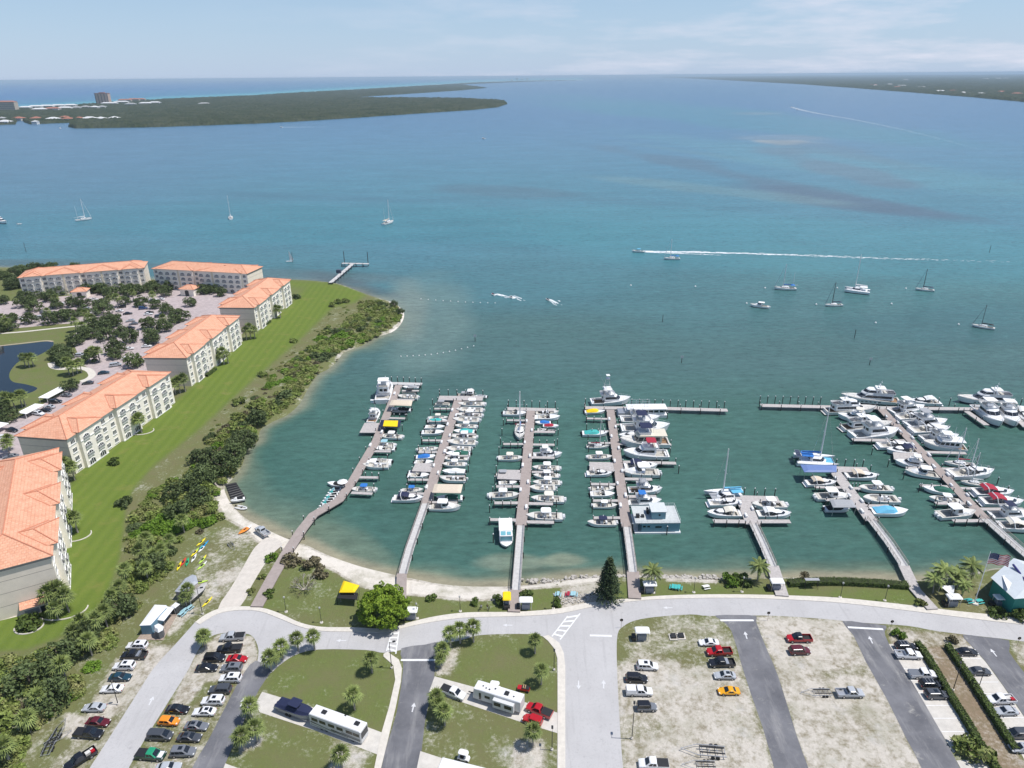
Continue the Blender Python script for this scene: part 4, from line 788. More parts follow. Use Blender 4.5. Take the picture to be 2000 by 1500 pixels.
def kayak(c1,c2=None,L=3.6,W=.75):
    r=empty('kayak'); b=MB(); R=[]
    for t in (-1,-.8,-.4,0,.4,.8,1):
        w=max(.03,W/2*(1-abs(t)**2.4)); z=.02+.12*abs(t)**3; R.append([(t*L/2,-w,.18+z),(t*L/2,-w*.5,z),(t*L/2,w*.5,z),(t*L/2,w,.18+z),(t*L/2,w*.4,.3+z*.6),(t*L/2,-w*.4,.3+z*.6)])
    b.loft(R,lambda j,k:1 if j>=4 else 0,cap0=0,cap1=0); b.build('hull',[mat('poly_'+c1[0],c1[1],.45),mat('poly_'+(c2 or c1)[0],(c2 or c1)[1],.45)],r)
    b=MB(); b.loft([ring_plan(-.55,.5,.22,.08,.305),ring_plan(-.5,.45,.2,.08,.34)],0,cap1=0); b.build('cockpit',BLACK,r); return r
# ---------------- piers ----------------
m,t,b,ma,mixc,noise=node_mat('dock_wood')
pos=geo(t); wv=t.nodes.new('ShaderNodeTexWave'); wv.bands_direction='Y'; wv.inputs['Scale'].default_value=1.1; wv.inputs['Distortion'].default_value=.6; t.links.new(pos,wv.inputs['Vector'])
c=mixc(noise(pos,.9,5,.7),(.26,.215,.195),(.47,.405,.375)); c=mixc(ma('MULTIPLY',wv.outputs['Fac'],.28),c,(.13,.10,.09)); t.links.new(c,b.inputs['Base Color']); b.inputs['Roughness'].default_value=.9
GREYD=mat('dock_grey',(.43,.40,.385),.9,var=.18,scale=1.4); PALE=mat('dock_pale',(.50,.49,.48),.9,var=.15,scale=1.2); WOODD=MATS['dock_wood']; PILE=mat('pile_wood',(.045,.04,.036),.9,var=.3,scale=3); RAILM=mat('rail_wood',(.30,.27,.25),.85,var=.15,scale=3); CAP=mat('pile_cap',(.72,.72,.72),.5)
DZ=1.5
def piling(p,par=None,top=3.0,r=.16,cap=True,name='piling'):
    q=MB(); q.cyl((p.x,p.y,-1.5),(p.x,p.y,top),r,r*.95,7)
    if cap: q.cyl((p.x,p.y,top),(p.x,p.y,top+.34),r*1.35,.03,7,1)
    return q.build(name,[PILE,CAP],par)
def deck_mesh(P,w,z,par,name,m):
    q=MB(); L=[];R=[]
    for i,p in enumerate(P):
        d=(P[min(i+1,len(P)-1)]-P[max(i-1,0)]); d.z=0; d.normalize(); n=Vector((-d.y,d.x,0))*w/2; L.append(p+n); R.append(p-n)
    dn=Vector((0,0,-.28))
    for i in range(len(P)-1):
        q.face([R[i],R[i+1],L[i+1],L[i]]); q.face([R[i]+dn,L[i]+dn,L[i+1]+dn,R[i+1]+dn]); q.face([R[i],R[i]+dn,R[i+1]+dn,R[i+1]]); q.face([L[i],L[i+1],L[i+1]+dn,L[i]+dn])
    q.face([R[0],L[0],L[0]+dn,R[0]+dn]); q.face([L[-1],R[-1],R[-1]+dn,L[-1]+dn])
    return q.build(name,m,par),L,R
def along(P,step):
    out=[];acc=0;
    for a,b2 in zip(P,P[1:]):
        l=(b2-a).length
        while acc<l: out.append((a+(b2-a)*(acc/l),(b2-a).normalized())); acc+=step
        acc-=l
    return out
def pier(label,cat,segs,fingers=(),pads=(),rails=(),heads=()):
    root=empty('pier'); tag(root,label,cat); npile=0
    for a,b2,n,off in heads:
        for i in range(n):
            f=i/(n-1); p=G(a[0]*(1-f)+b2[0]*f,a[1]*(1-f)+b2[1]*f,DZ)
            if npile<98: piling(p+Vector((0,off,0)),root,3.4,.16); npile+=1
    for k,(pts,w,m_) in enumerate(segs):
        P=[G(x,y,DZ+.012*k) for x,y in pts]; o,L,R=deck_mesh(P,w,DZ,root,'deck' if m_ is not PALE else 'gangway',m_)
        if k<9:
            for p,d in along(P,7.5):
                n=Vector((-d.y,d.x,0))
                if p.y>158:
                    for s_ in (1,-1):
                        if npile<82: piling(p+n*s_*(w/2+.12),root,1.9 if m_ is PALE else 2.7,.14,m_ is not PALE); npile+=1
    for i in rails:
        pts,w,m_=segs[i]; P=[G(x,y,DZ) for x,y in pts]
        for s_ in (1,-1):
            q=MB(); last=None
            for p,d in along(P,2.2)+[(P[-1],(P[-1]-P[-2]).normalized())]:
                n=Vector((-d.y,d.x,0))*s_*(w/2-.06); a=p+n; a.z=DZ
                q.cyl(a,a+Vector((0,0,1.05)),.05,.05,4)
                if last is not None:
                    for h in (.35,.7,1.05): q.cyl(last+Vector((0,0,h)),a+Vector((0,0,h)),.035 if h<1 else .07,.035 if h<1 else .07,4)
                last=a
            q.build('railing',RAILM,root)
    for a,b2,w in fingers:
        P=[G(*a,DZ-.02),G(*b2,DZ-.02)]; deck_mesh(P,w,DZ,root,'finger_dock',GREYD)
        for f in (0.,.34,.67):
            if npile<98: 
                p=P[0]*(1-f)+P[1]*f; d=(P[1]-P[0]).normalized(); piling(p+Vector((-d.y,d.x,0))*-(w/2+.14),root,2.7,.14); npile+=1
    for quad in pads:
        q=MB(); P=[G(x,y,DZ-.035) for x,y in quad]; q.face(P); q.face([p-Vector((0,0,.25)) for p in P][::-1])
        for i in range(4): a,c_=P[i],P[(i+1)%4]; dn=Vector((0,0,-.25)); q.face([a,a+dn,c_+dn,c_])
        q.build('platform',GREYD,root)
    return root
pier('crooked brown wooden pier bending out from the boardwalk to its T head','pier',
 [([(501,1184),(530,1130),(558,1082),(590,1033),(612,1005),(662,976),(690,937),(735,860),(779,752)],3.1,WOODD),([(744,748),(824,750)],2.6,PALE)],
 [((818,763),(785,763),1.4),((809,781),(775,780),1.4),((791,817),(758,816),1.4),((763,881.5),(727,881),1.4),((739,932.5),(700,932),1.4),((727,964),(686,962),1.4),((793,803),(766,803),1.2)],
 [[(702,845),(741,845),(741,826),(712,826)]],[0] and [],[((752,747),(822,750),7,2.0)])
pier('second pier from the condos with long grey gangway and a tan boat canopy','pier',
 [([(783,1170),(785,1118)],2.6,WOODD),([(787,1120),(801,1070),(832,981)],2.2,PALE),([(832,983),(856,905),(895,781)],3.3,WOODD),([(857,777),(943,778)],4.2,GREYD)],
 [((848,798),(884,798),1.4),((838,822),(876,822),1.3),((825,860),(864,860),1.3),((817,883),(856,883),1.3),((797,936.5),(840,937),1.3),((781,964),(830,964),1.3),((893,981),(834,980),1.3),((936,808),(893,808),1),((930,848),(882,848),1),((915,890),(868,890),1),((908,930),(856,930),1)],
 [[(804,920),(847,922),(850,905),(812,904)]],[1],[((858,772),(943,774),6,1.5)])
pier('third pier from the condos, straight up from the small yellow canopy','pier',
 [([(1004,1194),(1008,1150)],3,WOODD),([(1008,1152),(1012,1100),(1017.5,1024)],2.2,PALE),([(1017.5,1026),(1025,955),(1037,801)],3.3,WOODD),([(991,798),(1085,800.5)],2.7,GREYD)],
 [((989.5,820.5),(1030,821),1.4),((982.5,867),(1026,867),1.4),((968.5,950),(1016,950),1.4),((965,982),(1014,982),1.5),((957,1014.5),(1014,1015.5),1.4),((1084,843.5),(1040,843),1.6),((1083,868.5),(1039,868),1.5),((1083,894),(1038,893),1.6),((1081,922),(1034,921.5),1.3),((1080,984),(1030,983),1.5),((1082,1020),(1026,1019),1.5)],
 [[(971,935),(1020,937),(1022,918),(974,917)]],[1],[((993,794),(1085,797),7,1.8)])
pier('fourth pier from the condos with the longest outer arm reaching far sideways','pier',
 [([(1240,1168),(1236,1115)],3.2,WOODD),([(1236,1117),(1230,1070),(1224,1027)],2.2,PALE),([(1224,1029),(1211,935),(1192,800)],3.1,WOODD),([(1142,796),(1300,797.5),(1421,801)],2.6,GREYD)],
 [((1145.5,817),(1188,818),1.4),((1156,842),(1192,842),1.3),((1148,865),(1196,865),1.3),((1153,945),(1206,946),1.4),((1157,977.5),(1210,977.5),1.3),((1158,1011),(1215,1011),1.3),((1215,829),(1200,829),1.3),((1311,868),(1204,866),1.6),((1320.5,904.5),(1210,902),1.8),((1273.6,936),(1214,935),1.6),((1282,969.5),(1219,969.5),1.5)],
 [[(1151,919),(1204,921),(1201,903),(1151,902)]],[1],[((1144,791),(1180,792),3,1.8),((1235,792),(1417,797),13,1.8)])
pier('short fifth pier from the condos with a catamaran on its T head','pier',
 [([(1528,1163),(1509,1104)],3.2,GREYD),([(1509,1106),(1490,1062),(1471,1022)],2.2,PALE),([(1471,1024),(1450,972)],4.2,GREYD),([(1433,973),(1521,975.5)],3.6,GREYD)],
 [((1393,1017.5),(1465,1018.5),1.8),((1543.5,1018),(1474,1018),1.8)],[],[1],[((1437,969),(1517,971),5,1.8)])
pier('sixth pier from the condos, ending beside the blue-canvas catamaran','pier',
 [([(1822,1189),(1787,1150),(1765,1103)],2.8,GREYD),([(1766,1105),(1735,1058),(1701,1014)],2.3,PALE),([(1702,1017),(1670,972),(1628,917)],3.6,GREYD),([(1631,916),(1696,918)],3.6,GREYD)],
 [((1591,951),(1646,952),1.4),((1680,953.5),(1660,953.5),1.4),((1737,987.5),(1686,987.5),1.4),((1612,976),(1668,978),1.2)],[],[1],[((1637,912),(1690,913.5),4,1.8)])
pier('large yacht pier with brown deck and a very long outer arm','pier',
 [([(2050,1122),(2000,1079),(1922,1010)],2.6,PALE),([(1924,1013),(1850,935),(1795,877),(1719,796)],3.2,WOODD),([(1486,791.5),(1640,795),(1768,797),(2080,800.5)],2.7,GREYD),([(1888,803),(1927,830)],2.2,GREYD),([(1978,806),(2004,834)],2.2,GREYD)],
 [((1664.5,858.5),(1768,860.5),2.0),((1770,913.5),(1826,914.5),1.4),((1797,948),(1852,950.5),1.6),((1827,982.5),(1890,983.5),1.5),((1861,1017),(1930,1016.5),1.5),((1750,828),(1742,826),1.2),((1887,885),(1805,882.5),1.7),((1868,915.5),(1838,915),1.4),((1905,954),(1872,953),1.4),((2000,994),(1914,994),1.5)],
 [[(1746,897),(1800,898),(1793,884),(1744,883)]],[0],[((1487,785.5),(1606,788),9,1.8),((1770,789),(1860,790),5,1.8),((1985,791),(2000,791),2,1.8)])
# old fishing pier
r=empty('fishing_pier'); tag(r,'weathered grey fishing pier with T end off the grassy point','fishing pier')
P=[G(645,552,2.2),G(688,515.5,2.2)]; deck_mesh(P,2.6,2,r,'deck',PALE); P2=[G(668,514,2.2),G(720,515,2.2)]; deck_mesh(P2,2.8,2,r,'deck',PALE)
for p,d in along(P,6)+along(P2,5): 
    for s_ in (1,-1): piling(p+Vector((-d.y,d.x,0))*1.3*s_,r,2.6,.2,False)
for x,y in ((673,513),(719,514)): piling(G(x,y,2),r,10,.25,False,'marker_post')
q=MB(); p=G(662,533,2.3); q.cbox((p.x,p.y,3.4),(3,2.4,2.2)); q.build('shelter',mat('shelter_blue',(.06,.08,.12),.7),r)
# mooring piles
PN=['crooked first pier','second pier from condos','third pier from condos','fourth pier from condos','fifth pier from condos','sixth pier from condos','yacht pier']
for pi,side,a,b2,n in ((0,'far',(823,762),(731,960),11),(1,'condo',(846,792),(795,962),10),(1,'far',(947,784),(906,958),11),(2,'condo',(987,813),(957,1002),11),(2,'far',(1090,810),(1086,1012),11),(3,'condo',(1143,803),(1157,1003),11),(3,'far',(1302,818),(1285,962),7),(5,'condo',(1585,943),(1610,992),3),(5,'far',(1699,922),(1742,1003),5),(6,'condo',(1640,838),(1856,1012),8),(6,'far',(1810,806),(1985,985),10)):
    for i in range(n):
        f=i/(n-1); p=G(a[0]*(1-f)+b2[0]*f+random.uniform(-1,1),a[1]*(1-f)+b2[1]*f+random.uniform(-1,1),0); o=piling(p,None,random.uniform(2.4,3.2),.15,name='mooring_pile')
        tag(o,f'white-capped wooden mooring pile, {ORD(i+1)} from outer end, {side} side of {PN[pi]}','mooring pile','mooring piles at the boat slips')
for x,y,l in ((963.5,1060,'lone mooring pile beside the white houseboat on the third pier'),(1325,925,'lone mooring pile past the end of the longest finger dock'),(1308,890,'lone mooring pile behind the red-canvas motor yacht'),(1302,1045,'lone mooring pile by the near corner of the blue houseboat')):
    tag(piling(G(x,y,0),None,3,.16,name='mooring_pile'),l,'mooring pile','mooring piles at the boat slips')
PS=['crooked first pier','second pier','third pier','fourth pier','fifth pier','sixth pier','yacht pier']
# ---------------- boats ----------------
D={'cc':(lambda c:boat_cc(top=c or 'white'),8.2,'centre-console boat with {} T-top'),'cc0':(lambda c:boat_cc(tc=False,L=7.2,eng=1),7.2,'open centre-console boat'),
 'run':(lambda c:boat_run(cover=c),7.2,'runabout under {} cover'),'run0':(lambda c:boat_run(),7.2,'open white runabout'),'exp':(lambda c:boat_exp(cv=c),10.6,'express cruiser with {} bimini'),'exp0':(lambda c:boat_exp(),10.6,'white express cruiser with radar arch'),
 'ht':(lambda c:boat_ht(top=c or 'white'),9.5,'pilothouse boat with {} hardtop'),'fly':(lambda c:boat_fly(cv=c or 'white'),13.5,'flybridge cruiser with {} top'),'tow':(lambda c:boat_fly(cv=c or 'white',tower=True),13.5,'fishing boat with {} top and tower'),
 'yac':(lambda c:boat_yacht(),23.,'large white motor yacht'),'tra':(lambda c:boat_trawl(cv=c or 'white',c='cream' if c=='navy' else 'white'),13.,'trawler yacht with {} bimini'),
 'sai':(lambda c:boat_sail(cv=c or 'blue'),11.,'sailboat with {} sail cover'),'pon':(lambda c:pontoon(cv=c or 'grey'),7.5,'pontoon boat with {} bimini'),'din':(lambda c:dinghy(c or 'grey'),3.4,'{} inflatable dinghy'),'jet':(lambda c:jetski(c or 'teal'),3.2,'{} jet ski')}
CATN={'cc':'motor boat','cc0':'motor boat','run':'motor boat','run0':'motor boat','exp':'cabin cruiser','exp0':'cabin cruiser','ht':'cabin cruiser','fly':'yacht','tow':'fishing boat','yac':'yacht','tra':'yacht','sai':'sailboat','pon':'pontoon boat','din':'dinghy','jet':'jet ski'}
def boat(ty,c,sx,sy,bx,by,label,grp=None,fs=None,z=0.,sc=1.):
    fn,L0,ds=D[ty]; a=G(sx,sy,1.0+z); q=G(bx,by,1.0+z); d=q-a; L=d.length; s=(fs or max(.72,min(1.3,L/L0))*sc)*(1.16 if ty in('cc','cc0','run','run0','ht','exp','exp0') else 1.03); mid=(a+q)/2
    o=inst((ty,c),lambda:fn(c),(mid.x,mid.y,z),math.atan2(d.y,d.x),(s,s*1.12,s*1.1) if ty not in('yac','jet','din') else s)
    tag(o,label,CATN[ty],grp); return o
def slip(pi,side,lst):
    """lst from the outer end to the shore: (type, canvas, cx, cy, bow direction 'R'/'L' or (sx,sy,bx,by), half length px)"""
    for i,e in enumerate(lst):
        ty,c,cx,cy,dr=e[:5]; h=e[5] if len(e)>5 else 20; k=(1 if dr=='R' else -1)*h*random.uniform(.93,1.06); j=random.uniform(-.5,.5)
        if isinstance(dr,tuple): P=dr
        else: P=(cx-k,cy+j,cx+k,cy-j)
        lab=D[ty][2].format(c or 'white'); lab=f'{lab}, {ORD(i+1)} from outer end, {side} side of {PS[pi]}'
        boat(ty,c,*P,lab,'boats moored along '+PN[pi],z=e[6] if len(e)>6 else 0.)
slip(0,'far',[('run','grey',802,755,'L',15),('pon','black',798,765,'L',14),('cc0',None,796,775,'L',17),('run','black',784,799,'L',17),('cc0',None,760,829,'L',16),('cc','white',763,852,'L',19),('cc','lblue',749,868,'L',20),('run0',None,751,875,'L',18),('run0',None,740,901,'L',20),('cc0',None,734,909,'L',23),('cc','blue',709,955,'L',21)])
boat('fly','white',746,786,757,749,'white flybridge cruiser moored lengthwise at the tip of the crooked pier','boats moored along '+PN[0])
boat('tow','white',724,826,738,801,'white sport fishing boat with tower, moored lengthwise beside the crooked pier','boats moored along '+PN[0],fs=.78)
slip(1,'condo',[('pon','grey',864,788,'R',15),('run','teal',855,822,'R',17),('cc','cream',857,815,'R',16),('run0',None,850,833,'R',18),('run0',None,846,844,'R',19),('cc0',None,836,877,'R',19),('run','blue',833,891,'R',17),('run0',None,828,901,'R',17),('run','navy',816,920,'R',13),('run0',None,818,927,'R',19),('cc','blue',806,956,'R',17),('exp','navy',798,973,'R',26)])
slip(1,'far',[('pon','grey',905,771,'L',14),('run','grey',937,773,'L',10),('cc','white',920,790,'L',24),('cc0',None,917,802,'L',22),('cc','white',916,811,'L',23),('cc0',None,910,821,'L',22),('cc','white',909,832,'L',20),('run','teal',906,842,'L',19),('cc','white',905,853,'L',22),('cc0',None,901,865,'L',24),('cc0',None,895,877,'L',22),('run','green',894,886,'L',21),('cc','white',888,895,'L',23),('cc','white',886,906,'L',21),('run','white',886,920,'L',20),('cc0',None,885,935,'L',21),('run','green',878,972,'L',22),('ht','white',870,990,'R',27)])
boat('ht','white',917,782,921,756,'white pilothouse boat moored end-on beyond the head of the second pier','boats moored along '+PN[1],fs=.8)
slip(2,'condo',[('run0',None,1006,807,'R',21),('din','red',1016,824,'R',9),('sai','blue',0,0,(1017.5,829,1014,858)),('cc','cream',998,894,'R',20),('pon','grey',985,925,'R',13),('din','grey',982,943,'R',9),('cc','white',985,967,'R',26),('run0',None,992,941,'R',12)])
slip(2,'far',[('cc0',None,1069,806,'R',20),('run0',None,1069,815,'R',21),('run','blue',1060,824,'L',14),('run','red',1076,830,'R',14),('din','white',1058,836,'R',9),('din','grey',1077,838,'R',9),('fly','white',1070,888,'R',25),('cc','white',1066,914,'L',22),('cc','white',1066,928.5,'L',22),('cc','white',1067,942.5,'L',24),('cc0',None,1059,953,'L',23),('cc','cream',1069,975,'L',29),('cc','white',1063,1009,'L',29)])
slip(3,'condo',[('run','yellow',1162,803,'R',18),('run','teal',1162,846,'R',22),('sai','red',1168,870,'R',21),('cc','white',1172,892,'R',21),('exp0',None,1171,924,'R',24),('cc0',None,1177,954,'R',22),('run0',None,1177,964,'R',22),('cc','white',1182,986,'R',22),('cc','navy',1175,1020,'L',25)])
slip(3,'far',[('exp0',None,1232,806,'R',22),('fly','white',1250,820,'R',36),('fly','navy',1260,838,'R',47),('exp','navy',1240,853,'L',30),('tra','navy',1258,866,'L',44),('fly','red',1261,888,'L',42),('exp','navy',1252,911,'R',32),('ht','white',1250,924,'L',31),('din','grey',1285,902,'R',14),('tow','grey',1260,957,'R',34),('fly','blue',1259,980,'R',32)])
boat('tow','white',1155,786,1230,783,'tall-towered sport fishing boat along the head of the fourth pier','boats moored along '+PN[3])
boat('sai','blue',1017.5,829,1014,858,'x') if 0 else None
slip(4,'condo',[('run','sky',1425,965,'R',12),('exp0',None,1416,982,'R',29),('exp','cream',1414,1003,'L',30)])
slip(4,'far',[('cc','white',1501,986,'L',30),('exp','white',1512,1004,'R',32)])
slip(5,'condo',[('exp','tan',1604,943,'R',29),('ht','white',1628,970,'R',30),('run','black',1636,992,'R',22)])
slip(5,'far',[('exp','tan',1684,930,'R',30),('cc','white',1708,954,'L',27),('cc0',None,1719,976,'L',30),('run','sky',1737,999,'R',35)])
slip(6,'condo',[('yac',None,0,0,(1611,803,1711,800)),('fly','cream',0,0,(1703,822,1636,812)),('yac',None,0,0,(1644,836,1742,830)),('fly','white',0,0,(1660,852,1756,846)),('exp0',None,1748,871,'R',31),('exp','navy',1763,881,'L',30),('fly','white',0,0,(1815,912,1748,902)),('ht','white',0,0,(1831,929,1771,921)),('run','green',0,0,(1863,961,1807,954)),('cc','white',0,0,(1873,979,1818,973)),('ht','white',0,0,(1837,1006,1900,1002))])
slip(6,'far',[('fly','white',0,0,(1740,805,1803,798)),('exp0',None,0,0,(1754,817,1811,814)),('fly','grey',0,0,(1770,831,1847,827)),('exp0',None,0,0,(1780,843,1852,840)),('fly','white',0,0,(1800,857,1870,855)),('tra','white',0,0,(1884,876,1803,869)),('sai','red',0,0,(1904,907,1844,903)),('exp0',None,0,0,(1858,928,1936,924)),('sai','white',0,0,(1928,944,1877,940)),('exp','red',0,0,(1904,962,1976,963)),('exp','red',0,0,(1920,980,1995,982)),('fly','navy',0,0,(1935,1006,2012,1006)),('exp','cream',0,0,(1953,1027,2030,1031))])
YG='boats moored along '+PN[6]
boat('yac',None,1757,785,1640,777,'largest white motor yacht lying outside the yacht pier head',YG)
boat('exp','white',1833,787,1776,785,'small white cruiser alone on the outer side of the yacht pier arm',YG)
boat('yac',None,1983,787,1866,780,'white motor yacht with grey top outside the arm near the picture edge',YG)
boat('fly','white',1912,798,1950,829,'white cruiser pointing shoreward, beside the short diagonal dock',YG,fs=1.25)
boat('fly','white',1955,800,1980,829,'white cruiser pointing shoreward, second from the short diagonal dock',YG,fs=1.2)
boat('exp','white',1990,800,2012,830,'white cruiser pointing shoreward, third from the short diagonal dock',YG,fs=1.15)
boat('sai','grey',1913,925,1885,905,'dark-masted sailboat moored between the far slips of the yacht pier',YG)
# catamarans
def put(key,fn,sx,sy,bx,by,label,cat,L0,z=0.,s=None,grp=None):
    a=G(sx,sy,1+z); q=G(bx,by,1+z); d=q-a; o=inst(key,fn,((a+q)/2).to_tuple()[:2]+(z,),math.atan2(d.y,d.x),s or d.length/L0); tag(o,label,cat,grp); return o
put('catA',lambda:boat_cat(cv='sky',mast=17),1452,967,1383,971,'white catamaran with bright blue canvas on the fifth pier head','catamaran',12,s=1.05)
put('catB',lambda:boat_cat(cv='blue',tr='sky',mast=19,solar=True),1558,897,1630,902,'large catamaran with blue canvas and solar panels on the sixth pier head','catamaran',12,s=1.12)
# canopies over slips
def canopy(px4,z,m_,label,zb=.5,name='slip_canopy',cat='canopy',hip=.35):
    r=empty(name); P=[G(x,y,z) for x,y in px4]; c=sum(P,Vector())/4; q=MB(); T=[p+(c-p)*.28+Vector((0,0,hip)) for p in P]
    q.loft([P,T],0,cap1=0); q.loft([[p-Vector((0,0,.16)) for p in P],P],0,cap0=0); q.build('roof_cover',m_,r); q=MB()
    for p in P: a=p+(c-p)*.06; q.cyl((a.x,a.y,zb),(a.x,a.y,z),.07,.07,5)
    q.build('post',ALU,r); tag(r,label,cat); return r
canopy([(760,791),(803,793),(806,782),(765,781)],4.4,canv('tan'),'tan canopy over the covered slips near the outer end of the crooked pier')
r=canopy([(741,833),(781,834),(783,821),(744,820)],3.5,canv('navy'),'navy and yellow canopy over a boat lift on the crooked pier')
q=MB(); P=[G(x,y,3.9) for x,y in ((748,832),(776,833),(777.5,821.5),(750.5,821))]; q.face(P); q.loft([[p-Vector((0,0,.2)) for p in P],P],0); q.build('yellow_panel',canv('yellow'),r)
canopy([(844,962),(900,963),(904,946),(849,945)],4.6,canv('tan'),'long tan canopy over a boat lift on the second pier')
canopy([(1627,991),(1673,991),(1664,976),(1620,975)],3.6,canv('grey'),'flat grey canopy over a slip on the sixth pier')
canopy([(1563,907),(1634,909),(1634,922),(1571,922)][::-1],4.2,mat('canopy_blue',(.13,.20,.42),.6,var=.08),'long pale blue canopy over the slip beside the blue-canvas catamaran')
# white ferry-like houseboat at the head of pier four
r=empty('houseboat'); tag(r,'white houseboat with open rooftop frame under the fourth pier arm','houseboat','houseboats at the piers')
p=G(1253,806,1); r.location=(p.x,p.y,0); q=MB(); q.box(-9.5,9.5,-2.6,2.6,-.3,1.1); q.build('hull',WHITE,r); house(r,'cabin',-4.5,9.,2.2,1.1,3.4,rf=.2,ra=.1,win=(.4,.8),nose=.1,nwin=6); q=MB(); q.box(-6,9.5,-2.5,2.5,3.48,3.62); q.build('roof_deck',WHITE,r)
q=MB()
for x in (-4.6,-2,.6,3.2): 
    for y in (-1.7,2.2): q.cyl((x,y,3.6),(x,y,5.7),.05,.05,4)
    q.cyl((x,-1.7,5.7),(x,2.2,5.7),.05,.05,4)
for y in (-1.7,.2,2.2): q.cyl((-4.6,y,5.7),(3.2,y,5.7),.05,.05,4); q.cyl((-4.6,y,4.6),(3.2,y,4.6),.03,.03,4)
q.build('rooftop_frame',CHROME,r)
q=MB(); q.box(-9.3,-5,-2.3,2.3,1.1,1.9,0); q.build('fore_deck_rail',ALU,r)
# blue houseboat
BL=mat('houseboat_blue',(.16,.30,.36),.7,var=.08); r=empty('houseboat'); tag(r,'two-storey blue houseboat with pale roof deck and rooftop cabin, fourth pier','houseboat','houseboats at the piers')
a=G(1241,1039,.3); c_=G(1327,1040,.3); p=(a+c_)/2; wd=(c_-a).length; r.location=(p.x,p.y+4.2,0); hw=wd/2; q=MB(); q.box(-hw-.3,hw+.3,-4.7,4.7,-.4,.5); q.build('hull',WHITE,r)
q=MB(); q.box(-hw+1.4,hw,-4.2,4.2,.5,3.5); q.build('wall',BL,r)
q=MB(); q.box(-hw-.2,hw+.1,-4.5,4.5,3.51,3.68); q.build('roof_deck',mat('roof_membrane',(.50,.52,.52),.85,var=.12,scale=1.5),r)
q=MB(); q.box(-hw,hw,-4.42,-4.38,3.7,3.74); 
for x in np.linspace(-hw,hw,9):
    for y in (-4.4,4.4): q.cyl((x,y,3.68),(x,y,4.6),.03,.03,4)
for y in (-4.4,4.4): q.cyl((-hw,y,4.6),(hw,y,4.6),.035,.035,4); q.cyl((-hw,y,4.15),(hw,y,4.15),.025,.025,4)
q.cyl((hw,-4.4,4.6),(hw,4.4,4.6),.035,.035,4); q.build('railing',WHITE,r)
q=MB(); q.box(-1.6,2.4,-2.6,1.8,3.68,6.2); q.build('rooftop_cabin',BL,r); q=MB(); q.box(-1.9,2.7,-2.9,2.1,6.21,6.38); q.build('cabin_roof',mat('roof_membrane2',(.56,.59,.60),.8,var=.1),r)
for x,w_,z0,z1 in ((-5.2,.55,.9,2.9),(-3.9,.4,2.,2.6),(-2.7,.4,2.,2.6),(.2,.9,1.8,2.4)):
    q=MB(); q.box(x-w_,x+w_,-4.24,-4.19,z0,z1); q.build('door' if z0<1 else 'window',GLASS if z0>1 else mat('door_dark',(.04,.08,.12),.5),r)
q=MB(); q.cyl((.6,-2.66,5.1),(.6,-2.6,5.1),.3,.3,10); q.build('porthole',GLASS,r)
q=MB(); q.box(-6.0,-5.0,-2,-1,3.68,4.7); q.box(-4.4,-3.6,-1.8,-.8,3.68,4.3); q.box(-2.6,-2.0,0,1.4,3.68,5.2); q.build('deck_clutter',BLACK,r)
q=MB(); q.box(-hw-.4,-hw+1.2,-2.2,2.6,.5,2.0); q.build('entry_porch',WHITE,r)
# white boxy houseboat at pier three
r=empty('houseboat'); tag(r,'small white boxy houseboat with blue glass front, near third pier gangway','houseboat','houseboats at the piers')
p=G(988,1042,1.5); r.location=(p.x,p.y,0); r.rotation_euler=(0,0,math.radians(-88)); q=MB(); hull(q,11,3.9,.9,1.1,None,.5,fine=4); q.build('hull',[BOTTOM,WHITE,WHITE,DECK],r)
q=MB(); q.box(-4.8,3.4,-1.8,1.8,1.0,3.1); q.build('cabin',WHITE,r); q=MB(); q.box(-5.2,1.0,-1.95,1.95,3.11,3.25); q.build('roof',WHITE,r)
q=MB(); q.box(1.2,3.1,-1.5,-.1,3.11,3.16); q.box(1.6,3.0,.3,1.4,3.11,3.3); q.build('skylight',mat('aqua_glass',(.16,.40,.46),.3),r)
q=MB(); q.patch([(3.42,-1.6,1.5),(3.42,1.6,1.5),(3.42,1.6,2.8),(3.42,-1.6,2.8)],0,1,0,1,.02); q.build('windscreen',mat('aqua_glass',(0,0,0)),r)
# jet ski rental dock, floating black dock, umbrella boat
q=MB(); P=[G(x,y,.35) for x,y in ((624,994),(634,997),(668,944),(654,941))]; q.face(P); q.loft([[p-Vector((0,0,.3)) for p in P],P],0); q.build('jet_ski_dock',BLACK); tag(bpy.data.objects['jet_ski_dock'],'long black floating dock for jet skis beside the crooked pier','floating dock')
for i in range(8):
    f=i/7; x=631*(1-f)+654*f; y=990*(1-f)+954*f; boat('jet',('teal','white','teal','lblue')[i%4],x+9,y-1.2,x-9,y+1.2,f'jet ski, {ORD(i+1)} from shore in the row beside the crooked pier','jet skis on their floating dock',fs=1.15,z=.3)
boat('run','black',671,945,646,943,'dark boat with white umbrella at the bend of the crooked pier','boats moored along '+PN[0],fs=.8)
r=empty('umbrella'); p=G(669,944,2.8); q=MB(); q.loft([[(math.cos(a)*1.7,math.sin(a)*1.7,0) for a in np.linspace(0,6.283,9)[:-1]],[(math.cos(a)*.05,math.sin(a)*.05,.7) for a in np.linspace(0,6.283,9)[:-1]]],0,cap1=0); q.build('canopy',canv('white'),r); q=MB(); q.cyl((0,0,-2.2),(0,0,.6),.04,.04,5); q.build('pole',ALU,r); r.location=(p.x,p.y,3.4); tag(r,'round white umbrella at the jet ski dock','umbrella')
q=MB(); P=[G(x,y,.45) for x,y in ((454,981),(480,972),(461,942),(441,946))]; q.face(P); q.loft([[p-Vector((0,0,.45)) for p in P],P],0)
